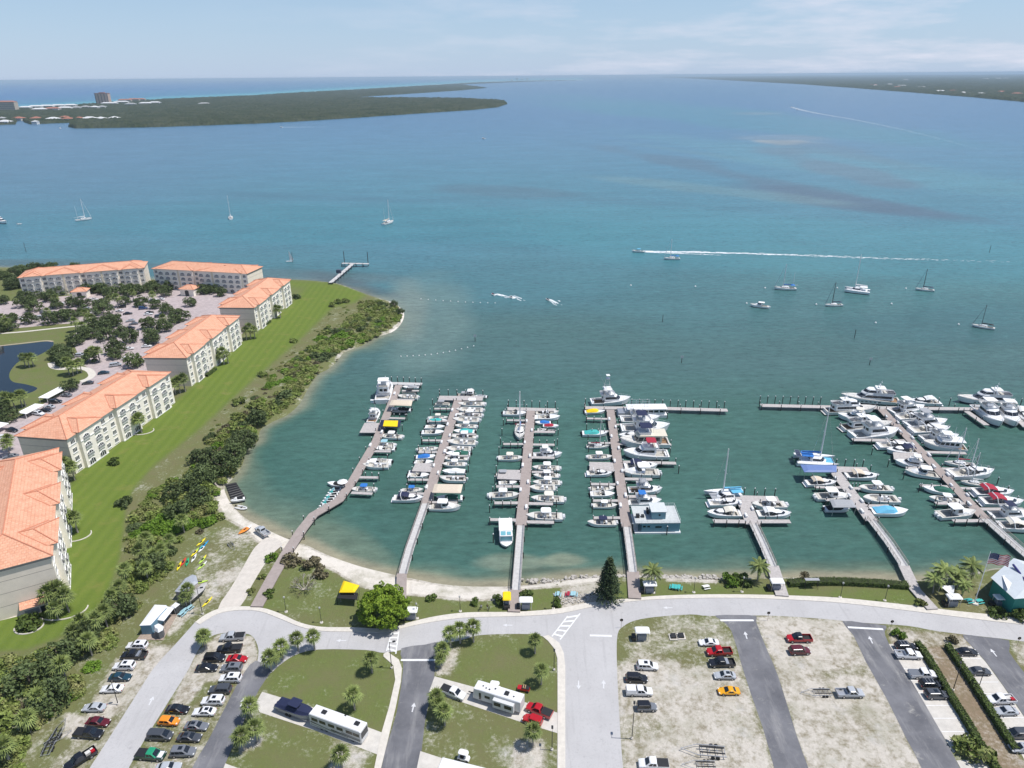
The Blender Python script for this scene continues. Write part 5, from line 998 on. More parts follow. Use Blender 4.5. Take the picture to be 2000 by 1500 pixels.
for i in range(8): 
    f=i/8+.06; a=P[0]*(1-f)+P[3]*f; c_=P[1]*(1-f)+P[2]*f; q.cyl(a+Vector((0,0,.05)),c_+Vector((0,0,.05)),.22,.22,6)
o=q.build('floating_dock',BLACK); tag(o,'square black floating dock pulled up at the shore beside the mangroves','floating dock')
boat('jet','white',472,972,455,975,'white jet ski on the square black dock by the shore',fs=1.3,z=.5)
boat('din','white',462,986,480,990,'white dinghy lying on the sand near the square black dock',fs=1.1)
# ---------------- boats out on the bay ----------------
AG='boats anchored out on the bay'
SB=[(1328,504,1296,504,14,'blue',0,'sailboat anchored right beside the long white wake'),(1555,563,1511,562,13,'blue',1,'ketch with two masts and blue canvas in the anchored group'),(1645,594,1611,595,15,'navy',0,'sailboat with black dodger moored ahead of the big catamaran'),(1825,566,1787,563,14,'navy',0,'sailboat anchored alone between catamaran and dark-masted sloop'),(1941,640,1900,634,13,'black',0,'sailboat with dark mast nearest the far picture edge'),(147,430,180,426,15,'white',1,'two-masted sailboat nearest the condo end of the bay'),(452,432,449,418,17,'white',0,'sailboat with tall mast seen bow-away before the island'),(747,438,770,431,14,'tan',1,'broad two-masted sailboat anchored straight beyond the fishing pier')]
for i,(sx,sy,bx,by,ma_,cv,kt,lab) in enumerate(SB):
    put(('bay',cv,kt,ma_),lambda:boat_sail(cv=cv,mast=ma_,ketch=bool(kt),dark=PILE if cv in('black','navy') else None,bim=cv if cv!='white' else None),sx,sy,bx,by,lab,'sailboat',11,grp=AG,s=max(.95,min(1.5,(G(sx,sy)-G(bx,by)).length/11)) if i!=6 else 1.25)
put('catC',lambda:boat_cat(cv='white',mast=19),1697,570,1650,565,'white catamaran at anchor, the largest of the moored group','catamaran',12,grp=AG,s=1.2)
put(('ht','white'),lambda:boat_ht(),1502,599,1465,595,'small white cabin boat anchored closest to the marina','cabin cruiser',9.5,grp=AG,s=1.1)
put(('yac',None),lambda:boat_yacht(),-24,430,25,437,'white motor yacht cut by the picture edge near its tender','yacht',23,grp=AG,s=.95)
put(('din','white'),lambda:dinghy('white'),32,436,43,436,'tiny white tender floating beside the motor yacht','dinghy',3.4,grp=AG,s=1.2)
FOAM=mat('foam',(.75,.78,.80),.6,var=.1,scale=.5)
def wake(name,pts,w0,w1,label,dens=1.):
    """ragged white foam patches that thin out with distance"""
    P=[G(x,y,.04) for x,y in smooth_px(pts,10)]; q=MB(); L=sum((b2-a).length for a,b2 in zip(P,P[1:])); acc=0
    for a,b2 in zip(P,P[1:]):
        d=(b2-a); l=d.length; d.normalize(); n=Vector((-d.y,d.x,0)); k=int(l/.9)+1
        for i in range(k):
            f=(acc+l*i/k)/L; pr=((1-f)**1.3*3.2+.12)*dens
            for _ in range(int(pr)+(random.random()<pr%1)):
                w=(w0*(1-f)+w1*f); o=random.gauss(0,.33)*w; c_=a+d*(l*i/k+random.uniform(0,1))+n*o; s=random.uniform(.5,1.5)*(.35+.8*(1-f)); e=random.uniform(.8,2.6)*s
                z=.03+random.uniform(0,.03); q.face([(c_.x-d.x*e-n.x*s*.3,c_.y-d.y*e-n.y*s*.3,z),(c_.x+d.x*e-n.x*s*.2,c_.y+d.y*e-n.y*s*.2,z),(c_.x+d.x*e*.7+n.x*s*.4,c_.y+d.y*e*.7+n.y*s*.4,z),(c_.x-d.x*e*.8+n.x*s*.3,c_.y-d.y*e*.8+n.y*s*.3,z)])
        acc+=l
    tag(q.build('wake_foam',FOAM),label,'wake',kind='stuff')
o=put(('cc','sky'),lambda:boat_cc(top='sky'),1257,490.5,1236,489.5,'speedboat with blue top racing ahead of the long white wake','motor boat',8.2,s=1.15); 
wake('w',[(1257,491),(1400,493.5),(1600,500),(1800,507),(2100,514)],3.2,5.5,'long white wake trailing behind the speedboat'); wake('w',[(1257,492),(1350,496),(1450,500)],1.2,1.5,'thin second line of foam under the long wake')
for i,(x,y,c,tx,ty) in enumerate(((963,573,'red',1025,588),(998,578,'white',1028,590),(1070,583,'navy',1100,601))):
    boat('jet',c,x+3,y+1.5,x-3,y-1,('red-topped','white','dark')[i]+' jet ski speeding on the bay in front of the point','jet skis riding on the bay',fs=1.1)
    wake('w',[(x+2,y+1),((x+tx)/2,(y+ty)/2),(tx,ty)],2.2,3.8,f'white wake of the {("red-topped","white","dark")[i]} jet ski',.35)
for x,y,tx,ty,lab in ((1545,209,1567,215,'small fast boat throwing foam far out on the bay'),(1556,214,1568,216,'second small boat following far out on the bay'),(548,248,600,249,'small boat running along the mangrove island'),(1375,176,1376,180,'tiny white boat far out near the horizon'),(945,270,946,270,'tiny boat adrift in mid bay'),(119,250,118,252,'small white boat by the island channel mouth')):
    put(('cc0',None),lambda:boat_cc(tc=False,L=7.2,eng=1),tx if abs(tx-x)<5 else x+4,y+.3,x-2,y,lab,'motor boat',7.2,s=1.6,grp='boats far out on the bay')
for pts,w0,w1,lab in (([(1545,209),(1567,215),(1600,222),(1680,236),(1800,262),(2000,316)],14,12,'curving wake far out on the bay'),([(548,248.5),(600,248),(660,247.5)],6,8,'straight wake off the mangrove island')):
    wake('w',pts,w0,w1,lab)
BUOY=mat('buoy_white',(.75,.75,.74),.4)
def buoy(x,y,r,lab,grp,cat='mooring buoy'):
    p=G(x,y,0); q=MB()
    R=[[(math.cos(a)*rr,math.sin(a)*rr,z) for a in np.linspace(0,6.283,9)[:-1]] for rr,z in ((r*.5,-.2),(r,.15*r),(r*.9,.5*r),(r*.35,.95*r),(.06,1.4*r))]
    q.loft(R,0,cap0=0,cap1=0); o=q.build('buoy',BUOY,smooth=True); o.location=(p.x,p.y,0); tag(o,lab,cat,grp)
BL_=[(1232,558,'before the speedboat'),(1358,560,'below the sailboat in the wake'),(1494,563,'ahead of the ketch'),(1458,593,'ahead of the small cabin boat'),(1594,595,'ahead of the black-dodger sailboat'),(1635,563,'ahead of the big catamaran'),(1769,564,'ahead of the lone sailboat'),(1741,594,'floating free below the big catamaran'),(1710,631,'floating free nearest the yacht pier'),(1872,634,'ahead of the dark-masted sailboat')]
for x,y,l in BL_: buoy(x,y,.62,'white mooring ball '+l,'white mooring balls')
for i in range(11): f=i/10; buoy(822+145*f,583+8*math.sin(f*1.5)+1,.36,f'white swim buoy, {ORD(i+1)} from shore in the straight float line','swim area floats','swim buoy')
for i in range(13): f=i/12; buoy(925-142*f,676+20*f+5*math.sin(f*3.1),.34,f'white swim buoy, {ORD(i+1)} from the signed pile in the curved float line','swim area floats','swim buoy')
def signpile(x,y,h,lab,sign=True,c=(.7,.7,.7)):
    r=empty('channel_marker'); p=G(x,y,0); r.location=p; q=MB(); q.cyl((0,0,-2),(0,0,h*.8),.17,.14,7); q.build('piling',PILE,r)
    if sign: q=MB(); q.cbox((0,-.22,h*.8-.55),(1.3,.06,1.1)); q.build('sign_board',mat('sign_board',(.62,.62,.62),.5),r)
    tag(r,lab,'channel marker','wooden marker piles in the water')
signpile(1331,709,4.5,'piling with white sign beyond the long pier arm'); signpile(1698,713,4.5,'piling with white sign beyond the yacht pier'); signpile(928,667,4.5,'piling with white sign at the end of the float line')
signpile(1294,629,5,'plain dark piling in open water beyond the signed piles',False); signpile(1668.5,661,6,'plain dark piling nearest the yacht pier signs',False); signpile(1932,494,7,'plain dark piling near the tail of the long wake',False); signpile(51,492,9,'plain dark piling in the water behind the condos',False); signpile(572,512,9,'plain dark piling off the fishing pier',False); signpile(1788,250,9,'far plain dark piling beside the curving wake',False)
r=empty('day_sailer'); p=G(566,511,0); r.location=p; q=MB(); q.loft([[(-.05,0,.6),(.05,0,.6)],[(-.02,0,8),(.02,0,8)]],0); q.face([(0,0,1),(3,.3,1.2),(.1,0,8)]); q.face([(0,.04,1),(.1,.04,8),(3,.34,1.2)]); q.build('sail',canv('white'),r); q=MB(); hull(q,5,1.6,.4,.5,None,.3); q.build('hull',WHITE,r); tag(r,'tiny dinghy with one white sail beside a piling','sailing dinghy')

PB=[('crooked first pier',(778,764),(705,922),6,1.35),('second pier',(892,792),(836,965),9,1.45),('third pier',(1035,815),(1019,1012),8,1.45),('fourth pier',(1194,812),(1221,1010),9,1.35),('fifth pier',(1453,980),(1468,1012),3,1.8),('sixth pier',(1635,930),(1696,1006),5,1.6),('yacht pier',(1728,806),(1915,1002),11,1.4)]
def dockbox():
    r=empty('dock_box'); q=MB(); q.box(-.9,.9,-.32,.32,0,.6); q.build('box',WHITE,r); q=MB(); q.loft([[(-.95,-.36,.6),(.95,-.36,.6),(.95,.36,.6),(-.95,.36,.6)],[(-.85,-.2,.74),(.85,-.2,.74),(.85,.2,.74),(-.85,.2,.74)]],0,cap1=0); q.build('lid',WHITE,r); return r
for nm,a,c,n,w in PB:
    A=G(*a,DZ+.03); C_=G(*c,DZ+.03); d=(C_-A).normalized(); nn=Vector((-d.y,d.x,0))
    for i in range(n):
        f=(i+random.uniform(.2,.7))/n; p=A.lerp(C_,f)+nn*(w-.35)*(1 if i%2 else -1); o=inst('dbox',dockbox,p,math.atan2(d.y,d.x),random.uniform(.85,1.1)); tag(o,f'white dock box, {ORD(i+1)} from outer end of the {nm}','dock box','dock boxes on the piers')
# ---------------- condominium buildings ----------------
m,t,b,ma,mixc,noise=node_mat('roof_tile')
uv=t.nodes.new('ShaderNodeUVMap'); uv.uv_map='UVMap'
br=t.nodes.new('ShaderNodeTexBrick'); br.offset=.5; br.inputs['Scale'].default_value=1; br.inputs['Brick Width'].default_value=.95; br.inputs['Row Height'].default_value=.8; br.inputs['Mortar Size'].default_value=.14; br.inputs['Mortar Smooth'].default_value=.6
br.inputs['Color1'].default_value=(.72,.37,.23,1); br.inputs['Color2'].default_value=(.58,.265,.155,1); br.inputs['Mortar'].default_value=(.50,.215,.13,1); t.links.new(uv.outputs[0],br.inputs['Vector'])
pos=geo(t); n=noise(pos,.5,5,.7); n3=noise(pos,4,2,.5); c=mixc(ma('MULTIPLY_ADD',n,1.6,-.5,clamp=True),br.outputs['Color'],(.72,.42,.28)); c=mixc(ma('MULTIPLY_ADD',n3,2.5,-1.4,clamp=True),c,(.78,.52,.42)); t.links.new(c,b.inputs['Base Color']); b.inputs['Roughness'].default_value=.85
bumpn(t,b,br.outputs['Fac'],-.6,.12)
WALL=mat('stucco_cream',(.90,.84,.74),.9,var=.05,scale=.8); TRIM=mat('trim_white',(.82,.81,.79),.8,var=.04); TAN=mat('stucco_tan',(.80,.71,.60),.9,var=.05,scale=.7); BAND=mat('stucco_yellow',(.74,.66,.50),.9,var=.05); FASC=mat('soffit',(.33,.31,.29),.9); ALMO=mat('balcony_glass',(.30,.31,.31),.3)
RIDGE=mat('ridge_tile',(.56,.23,.14),.9,var=.2,scale=3); VOIDM=mat('opening_dark',(.03,.035,.04),.35)
def roofmesh(name,faces,par,edges=()):
    """faces of world-unit points; uv runs along the eave and up the slope"""
    mb=MB(); UV=[]
    for f in faces:
        P=[Vector(p) for p in f]; n=(P[1]-P[0]).cross(P[2]-P[0]).normalized()
        if n.z<0: P=P[::-1]; n=-n
        u=Vector((-n.y,n.x,0)); u=u.normalized() if u.length>1e-6 else Vector((1,0,0)); v=n.cross(u); mb.face(P); UV+=[(p.dot(u),p.dot(v)) for p in P]
    me=mb.mesh(name,MATS['roof_tile']); l=me.uv_layers.new(name='UVMap'); 
    for i,x in enumerate(UV): l.data[i].uv=x
    o=bpy.data.objects.new(name,me); COL.objects.link(o); o.parent=par
    if edges:
        q=MB()
        for a,c_ in edges: q.cyl(Vector(a)+Vector((0,0,.05)),Vector(c_)+Vector((0,0,.05)),.17,.17,5)
        q.build('ridge_cap',RIDGE,o)
    return o
def hip(x0,x1,y0,y1,z,sl):
    """hip roof faces over a rectangle"""
    a=x1-x0; c_=y1-y0
    if a>=c_:
        r=c_/2; zr=z+r*sl; A=(x0+r,y0+r,zr); Bq=(x1-r,y0+r,zr)
    else:
        r=a/2; zr=z+r*sl; A=(x0+r,y0+r,zr); Bq=(x0+r,y1-r,zr)
    c=[(x0,y0,z),(x1,y0,z),(x1,y1,z),(x0,y1,z)]
    if a>=c_: F=[[c[0],c[1],Bq,A],[c[1],c[2],Bq],[c[2],c[3],A,Bq],[c[3],c[0],A]]; E=[(A,Bq),(c[0],A),(c[3],A),(c[1],Bq),(c[2],Bq)]
    else: F=[[c[0],c[1],A],[c[1],c[2],Bq,A],[c[2],c[3],Bq],[c[3],c[0],A,Bq]]; E=[(A,Bq),(c[0],A),(c[1],A),(c[2],Bq),(c[3],Bq)]
    return F,E
def arch_pts(x0,x1,z0,z1,rise,y,n=7):
    return [(x0,y,z0),(x1,y,z0)]+[(x1-(x1-x0)*i/n,y,z1-rise+rise*math.sin(math.pi*i/n)) for i in range(n+1)]
WPROTO={}
def win_mesh(kind,wide,tall,simple):
    """window part around its own origin, facing -y: dark opening, frame, sill, mullions"""
    key=(kind,wide,tall,simple)
    if key in WPROTO: return WPROTO[key]
    q=MB(); w=wide/2; h=tall
    if kind=='w':
        q.box(-w-.14,w+.14,-.10,0,-.14,0,0); q.box(-w-.14,w+.14,-.09,0,h,h+.14,0)
        q.box(-w-.12,-w,-.08,0,0,h,0); q.box(w,w+.12,-.08,0,0,h,0)
        q.face([(-w,-.012,0),(w,-.012,0),(w,-.012,h),(-w,-.012,h)],1)
        for x in (-w/3,w/3): q.box(x-.07,x+.07,-.07,-.014,0,h,0)
        q.box(-w-.3,w+.3,-.2,0,-.3,-.15,0)
    else:
        pts=arch_pts(-w,w,0,h,.55,-.012); q.face(pts,1)
        ou=arch_pts(-w-.2,w+.2,-.0,h+.2,.62,-.14)[1:]; inn=arch_pts(-w,w,0,h,.55,-.14)[1:]
        for i in range(len(ou)-1): q.face([inn[i],ou[i],ou[i+1],inn[i+1]],0); q.face([ou[i],(ou[i][0],0,ou[i][2]),(ou[i+1][0],0,ou[i+1][2]),ou[i+1]],0)
        q.face([inn[-1],ou[-1],(-w-.2,-.14,0),(-w,-.14,0)],0)
        for x in (-w/3,w/3): q.box(x-.09,x+.09,-.10,-.014,0,h-.1,0)
    me=q.mesh('window',[TRIM,VOIDM]); bal=None
    if kind=='a':
        q=MB(); q.box(-w-.15,w+.15,-.42,-.02,-.16,-.02,0)
        q.box(-w-.1,w+.1,-.40,-.36,-.02,.85,1); q.box(-w-.15,w+.15,-.43,-.34,.85,.95,0)
        bal=q.mesh('balcony',[TRIM,ALMO])
    WPROTO[key]=(me,bal); return WPROTO[key]
def condo(label,ax,ay,hd,L,D,H,cols,floors=4,side=-1,extra=None,back_bays=True,sl=.36,flip=False):
    """local x runs along the facade from the near corner, local y goes into the building"""
    root=empty('apartment_building',(ax,ay,1.0),hd); tag(root,label,'apartment building','apartment blocks with orange tile roofs')
    wt={'w':4.1,'a':5.2,'p':1.5,'W':4.1}; tot=sum(wt[c] for c in cols); k=L/tot
    q=MB(); q.box(0,L,0,D,-1.2,H); x=0; bays=[]; i=0; secs=[]
    cur=0
    for c in cols: secs.append((c,cur,cur+wt[c]*k)); cur+=wt[c]*k
    # projecting bays = runs of 'a'/'p'
    runs=[]; st=None
    for c,x0,x1 in secs+[('w',L,L)]:
        if c in 'ap' and st is None: st=x0
        if c not in 'ap' and st is not None: runs.append((st,x0)); st=None
    for x0,x1 in runs: q.box(x0,x1,-1.15,.2,-1.2,H+.45)
    if back_bays:
        for x0,x1 in runs: q.box(x0,x1,D-.2,D+1.3,-1.2,H+.45)
    wl=q.build('wall',[WALL],root)
    q=MB()
    for x0,x1 in runs: q.box(x0-.1,x1+.1,-1.35,-1.152,H*.76-.12,H*.76+.12)
    for x0,x1 in runs: q.box(x0+.0,x1-.0,-1.30,-1.152,-1.2,.35)
    for c,x0,x1 in secs:
        if c=='p': q.box(x0+.15,x1-.15,-1.40,-1.152,-1,H+.2,1)
        if c in 'wW': q.box(x0+.03,x1-.03,-.12,-.002,H*.76-.1,H*.76+.1)
    if q.v: q.build('facade_trim',[TRIM,BAND],wl)
    # end walls: tan render with score lines
    for xx,s_ in ((0,-1),(L,1)):
        q=MB(); q.box(min(xx,xx+s_*.12),max(xx,xx+s_*.12),.02,D-.02,-1.2,H-.9); q.box(min(xx,xx+s_*.2),max(xx,xx+s_*.2),-.05,D+.05,H-.9,H,1)
        for z in (H*.25,H*.5,H*.74): q.box(min(xx,xx+s_*.14),max(xx,xx+s_*.14),.02,D-.02,z-.04,z+.04,2)
        q.build('end_wall',[TAN,FASC,mat('score_line',(.30,.26,.22),.9)],root)
    fh=(H-.6)/floors
    for c,x0,x1 in secs:
        if c=='p': continue
        n=1
        for f in range(floors):
            y=-1.16 if c=='a' else -.006; z=f*fh+ (.95 if c!='a' else (.45 if f else .15)); xm=(x0+x1)/2
            if c=='a': me,bal=win_mesh('a',2.6,1.75 if f else 2.2,0)
            else: me,bal=win_mesh('w',1.7,1.45,0)
            o=bpy.data.objects.new('window',me); COL.objects.link(o); o.parent=root; o.location=(xm,y,z)
            if bal and f: o=bpy.data.objects.new('balcony',bal); COL.objects.link(o); o.parent=root; o.location=(xm,y,z)
    # roofs
    F,E=hip(-.7,L+.7,-.7,D+.7,H+.02,sl); 
    q=MB(); q.box(-.68,L+.68,-.68,D+.68,H-.12,H+.01); 
    for x0,x1 in runs: q.box(x0-.5,x1+.5,-1.72,-.6,H+.34,H+.46)
    q.build('eaves',FASC,root)
    for x0,x1 in runs:
        for yy in ((-1.75,D/2),) + (((D/2,D+1.9),) if back_bays else ()):
            a=x1-x0+1.1; r=a/2; x0_,x1_=x0-.55,x1+.55; z=H+.47; sl2=min(sl,2.1/r); zr=z+r*sl2; xm=(x0_+x1_)/2
            front=yy[0]<0
            ye=yy[0] if front else yy[1]; sg=1 if front else -1
            yin=sg*(zr-H)/sl; yb=(-.7+yin) if front else (D+.7+yin) ; yb=yb+sg*.2
            A=(xm,ye+sg*r*.8,zr); Bq=(xm,yb if (yb-A[1])*sg>0 else A[1]+sg*.5,zr)
            e0=(x0_,ye,z);e1=(x1_,ye,z); b0=(x0_,(-.7+(z-H)/sl) if front else D+.7-(z-H)/sl,z); b1=(x1_,b0[1],z)
            F+=[[e0,e1,A],[e0,A,Bq,b0],[e1,b1,Bq,A]]; E+=[(A,Bq),(e0,A),(e1,A),(b0,Bq),(b1,Bq)]
    roofmesh('roof',F,root,E)
    if extra: extra(root,L,D,H)
    return root
P1c='waawwaawwaaw'
def porch(root,L,D,H):
    q=MB(); q.box(-1.6,-.15,3.2,8.6,-1,2.5); q.build('porch_wall',TAN,root)
    q=MB(); q.box(-1.64,-1.6,3.7,4.9,-.6,1.7,1); q.box(-1.64,-1.6,5.2,8.2,.3,1.7,0); q.build('porch_door',[ALMO,VOIDM],root)
    roofmesh('porch_roof',[[(-2.2,2.8,2.55),(-.2,2.8,3.5),(-.2,9.,3.5),(-2.2,9.,2.55)]],root)
condo('nearest condo block with tan end wall, small tiled porch and big orange tile roof',-113.5,143.2,math.radians(119),62,19,14.3,'waawwaawwaaw',extra=porch,back_bays=True)
condo('second condo block, long orange roof with grey shaded end wall beside car park',-146,206.6,math.radians(81.2),57,18,13.2,P1c)
condo('third condo block along the lawn, between two clumps of palms',-137.3,279.5,math.radians(87.5),56,18,13.2,P1c)
condo('fourth condo block, farthest along the lawn towards the fishing pier',-132.3,350.5,math.radians(86.7),54,18,13,P1c)
def yp(hd): return 0
condo('condo block backing onto the bay, the nearer one to the fishing pier',-223.5,436,math.radians(-12.9),65,17,12.5,'wa'+'aapaaw'+'aapaa'[:5]+'aaw',floors=4,sl=.34)
condo('condo block backing onto the bay, the one farther from the fishing pier',-295,416.5,math.radians(18.2),68,17,12.5,'waawaapaawaapaawaaw',floors=4,sl=.34)
condo('condo block at the picture edge, only its end wall and roof corner showing',-283.5,372,math.radians(215),40,18,13,'waawwaaw',floors=4)
def gate(px,py,w,d,h,lab,rz):
    p=G(px,py,1); r=empty('gatehouse',p,rz); q=MB(); q.box(-w/2,w/2,-d/2,d/2,0,h); q.build('wall',WALL,r); q=MB(); q.face(arch_pts(-1.3,1.3,.1,h-.6,.5,-d/2-.02)); q.build('door_arch',VOIDM,r)
    F,E=hip(-w/2-.6,w/2+.6,-d/2-.6,d/2+.6,h,.5); roofmesh('roof',F,r,E); tag(r,lab,'gatehouse','small tiled gatehouses')
gate(160,580,8,6,4.2,'small orange-roofed gatehouse in front of the farther bayside block',.2); gate(373,575,9,7,4.2,'small orange-roofed gatehouse in front of the bayside block near the lawn',-.2)
# white carport strips by the pond path
for i,(x,y,x2,y2) in enumerate(((42,808,78,790),(84,778,124,757),(-30,845,8,826))):
    P,Q=G(x,y,3),G(x2,y2,3); d=(Q-P).normalized(); n=Vector((-d.y,d.x,0))*2.3; q=MB(); q.loft([[P-n,Q-n,Q+n,P+n],[p+Vector((0,0,.2)) for p in (P-n,Q-n,Q+n,P+n)]],0,cap0=0,cap1=0); r=empty('carport'); q.build('roof',TRIM,r); q=MB()
    for a in (P-n*.8,Q-n*.8,P+n*.8,Q+n*.8): q.cyl((a.x,a.y,1),(a.x,a.y,3),.1,.1,5)
    q.build('post',TRIM,r); tag(r,'low white carport roof, '+['nearest the second condo block roof','between pond lawn and parked black car','at the picture edge below the pond'][i],'carport')
# ---------------- marina store with white roof ----------------
GW=mat('green_wall',(.015,.20,.17),.7,var=.06); WR=mat('white_metal_roof',(.58,.62,.65),.6,var=.06,scale=.6)
r=empty('marina_building'); tag(r,'green-walled marina building with pale sloping metal roof beside the flagpole','building')
E_=[(1935,1128),(1980,1090),(2080,1120),(2110,1160),(1981,1170)]; P=[G(x,y,6.5) for x,y in E_]; c_=G(2030,1120,10.0); q=MB()
for i in range(5): q.face([P[i],P[(i+1)%5],c_])
q.build('roof',WR,r); q=MB(); cc=sum(P,Vector())/5; IN=[p+(cc-p)*.08 for p in P]
for i in range(5): a,b2=IN[i],IN[(i+1)%5]; q.face([(a.x,a.y,0),(b2.x,b2.y,0),(b2.x,b2.y,6.5),(a.x,a.y,6.5)])
q.build('wall',GW,r); q=MB(); A=[G(x,y,6.9) for x,y in ((1956,1128),(1982,1127),(1968,1157))]; q.face([a+Vector((0,0,.6)) for a in A]); q.build('roof_panel',canv('white'),r)
q=MB(); a=P[1]*.72+c_*.28; b2=P[3]*.25+c_*.75; a,b2=G(1979,1103,8),G(2003,1134,8.6); 
for pt in (0,): q.cyl(a,b2,.28,.28,6)
q.build('roof_stripe',mat('stripe_navy',(.03,.03,.16),.6),r)
# flag
p=G(1903,1178,1); r=empty('flagpole',p); tag(r,'tall pole flying the American flag beside the marina building','flagpole'); q=MB(); q.cyl((0,0,0),(0,0,15.5),.13,.06,8); q.build('pole',WHITE,r)
q=MB()
nx=14; W_,H_=5.4,3.0
def fp(u,v): return (.1+u*W_*.97, .35*math.sin(u*9+v*.8)*u, 15.0-v*H_-u*u*1.1+.12*math.sin(u*9))
for s_ in range(13):
    for i in range(nx):
        u0,u1=i/nx,(i+1)/nx; v0,v1=s_/13,(s_+1)/13; can=u0<.4 and s_<7
        q.face([fp(u0,v1),fp(u1,v1),fp(u1,v0),fp(u0,v0)],2 if can else (0 if s_%2==0 else 1))
for j in range(9):
    for i in range(6 if j%2==0 else 5):
        u=(.035+i*.065+(0 if j%2==0 else .032)); v=(.05+j*.055); a=Vector(fp(u,v)); 
        for sg in (-.03,.03): q.face([(a.x+.09*math.sin(k*2*math.pi/5*2),a.y+sg,a.z+.09*math.cos(k*2*math.pi/5*2)) for k in range(5)],1)
q.build('flag',[mat('flag_red',(.42,.02,.03),.8),mat('flag_white',(.68,.68,.68),.8),mat('flag_blue',(.012,.03,.13),.8)],r)
q=MB(); q.cyl((0,0,-.1),(0,0,.35),1.1,1.0,8); q.build('base',PAVE,r)
# ---------------- vehicles ----------------
CARS=[(269,1259,180,'suv','white','rack0','white SUV at the head of the scrub-side row, next to RV deck'),(263,1278,180,'pickup','black','tools','black pickup parked below the first white SUV by the scrub'),(244,1299,180,'suv','white',None,'white SUV parked between black pickup and dark teal sedan'),(236,1320,0,'sedan','teal',None,'dark teal sedan between two white cars by the scrub'),(220,1343,182,'sedan','white',None,'white sedan beside the leaning light pole'),(185,1380,180,'sedan','silver',None,'silver sedan alone between white and maroon cars'),(193,1408,-4,'sedan','maroon',None,'maroon sedan above the black covered pickup'),(175,1431,-4,'pickup','black','cover','black pickup with bed cover below the maroon sedan'),(159,1481,212,'pickup','black','cargo','black pickup angled on the grass with red cargo in bed'),
(455,1242,183,'pickup','silver','cover','silver pickup at the top of the middle double row'),(449,1265,183,'pickup','black','cover','black pickup just below the silver pickup'),(420,1283,2,'suv','black','rack0','black SUV touching the red sports car'),(464,1284,-2,'sports','red',None,'red sports car in the middle double row'),(405,1302,2,'sedan','black',None,'black sedan below the black SUV in the sandy strip'),(453,1303,180,'suv','grey','sunroof','grey SUV between red sports car and white SUV'),(451,1323,180,'suv','white','sunroof','white SUV directly below the grey sunroof SUV'),(431,1345,180,'suv','dgrey','rack0','dark SUV below the white sunroof SUV'),(417,1367,180,'suv','white','rack0','white SUV fourth from the palms in the middle row'),(400,1388,180,'sedan','white','sunroof','white sedan with dark roof glass, right of the black coupe'),(348,1383,-3,'sedan','black','sunroof','black coupe above the orange patterned van'),(331,1407,-3,'hatch','orange','roof_orange','orange and yellow patterned van'),(385,1416,-3,'sedan','grey','sunroof','grey sedan level with the orange patterned van'),(314,1435,-2,'van','dgrey',None,'dark grey minivan below the orange patterned van'),(371,1438,-2,'sedan','dgrey','sunroof','charcoal sedan next to the dark minivan'),(359,1467,2,'suv','grey',None,'grey SUV beside the two-tone pickup'),(296,1473,-5,'pickup','green','cover','green pickup with jade roof, white hood and black bed cover'),(330,1497,5,'sedan','silver',None,'silver car cut by the bottom edge of the picture'),
(1264,1299,-2,'suv','white','sunroof','white SUV nearest the big pad and stop sign, sandy lot'),(1243,1323,-2,'suv','black',None,'black SUV between white SUV and canopied white pickup'),(1248,1349,-1,'pickup','white','coverw','white pickup with white canopy on its bed'),(1263,1379,0,'jeep','grey','roof_black','grey SUV with black roof by the tall light pole'),(1384,1252,180,'sports','white',None,'white sports sedan above the red pickup'),(1404,1271,182,'pickup','red',None,'bright red pickup between white sedan and black pickup'),(1409,1293,181,'pickup','black','tools','black pickup with open bed below the bright red pickup'),(1415,1317,180,'sedan','silver','sunroof','silver sedan above the yellow sports car'),(1423,1347,180,'sports','yellow',None,'yellow sports car in the sandy lot'),(1276,1491,178,'pickup','white','cover','white pickup with black bed cover at the bottom edge'),(1560,1245,180,'pickup','red','roof_black','red pickup with black roof above the maroon SUV'),(1561,1269,2,'suv','maroon','rack0','maroon SUV parked alone below the red pickup'),(1659,1352,0,'pickup','silver',None,'silver pickup alone in the second sandy lot'),
(1768,1261,0,'suv','black','rack','black SUV at the head of the hedge-side bays'),(1773,1277,-2,'pickup','white',None,'white pickup with open black bed beside the hedge'),(1801,1315,-1,'pickup','white','coverg','white pickup with grey bed cover beside the hedge'),(1817,1335,0,'suv','black','rack','black SUV with silver roof rack beside the hedge'),(1828,1355,0,'suv','dgrey','sunroof','big black SUV, last in the hedge-side bays'),(1887,1271,0,'sedan','black',None,'black sedan first in the farther bays beyond both hedges'),(1912,1309,0,'sedan','dgrey','rack0','black sedan second in the farther bays beyond both hedges'),(1953,1365,182,'pickup','white','cargo','white pickup with red cargo in the farther bays'),(1963,1387,182,'sedan','silver',None,'silver sedan below the white pickup with cargo'),(1984,1432,180,'suv','dgrey',None,'dark grey SUV near the picture edge beyond the hedge'),(1995,1459,180,'sedan','silver','sunroof','pale sedan cut by the picture edge beyond the hedge'),
(1053,1386,158,'pickup','red','cover','red pickup behind the motorhome, black tonneau'),(1040,1405,160,'jeep','red',None,'red open jeep beside the red pickup on RV pad'),(885,1351,-22,'pickup','white','cover','white pickup on the RV pad ahead of the trailer'),(513,1035,145,'pickup','silver',None,'silver pickup parked on the beach by the crooked pier')]
SCL={'rack0':None}
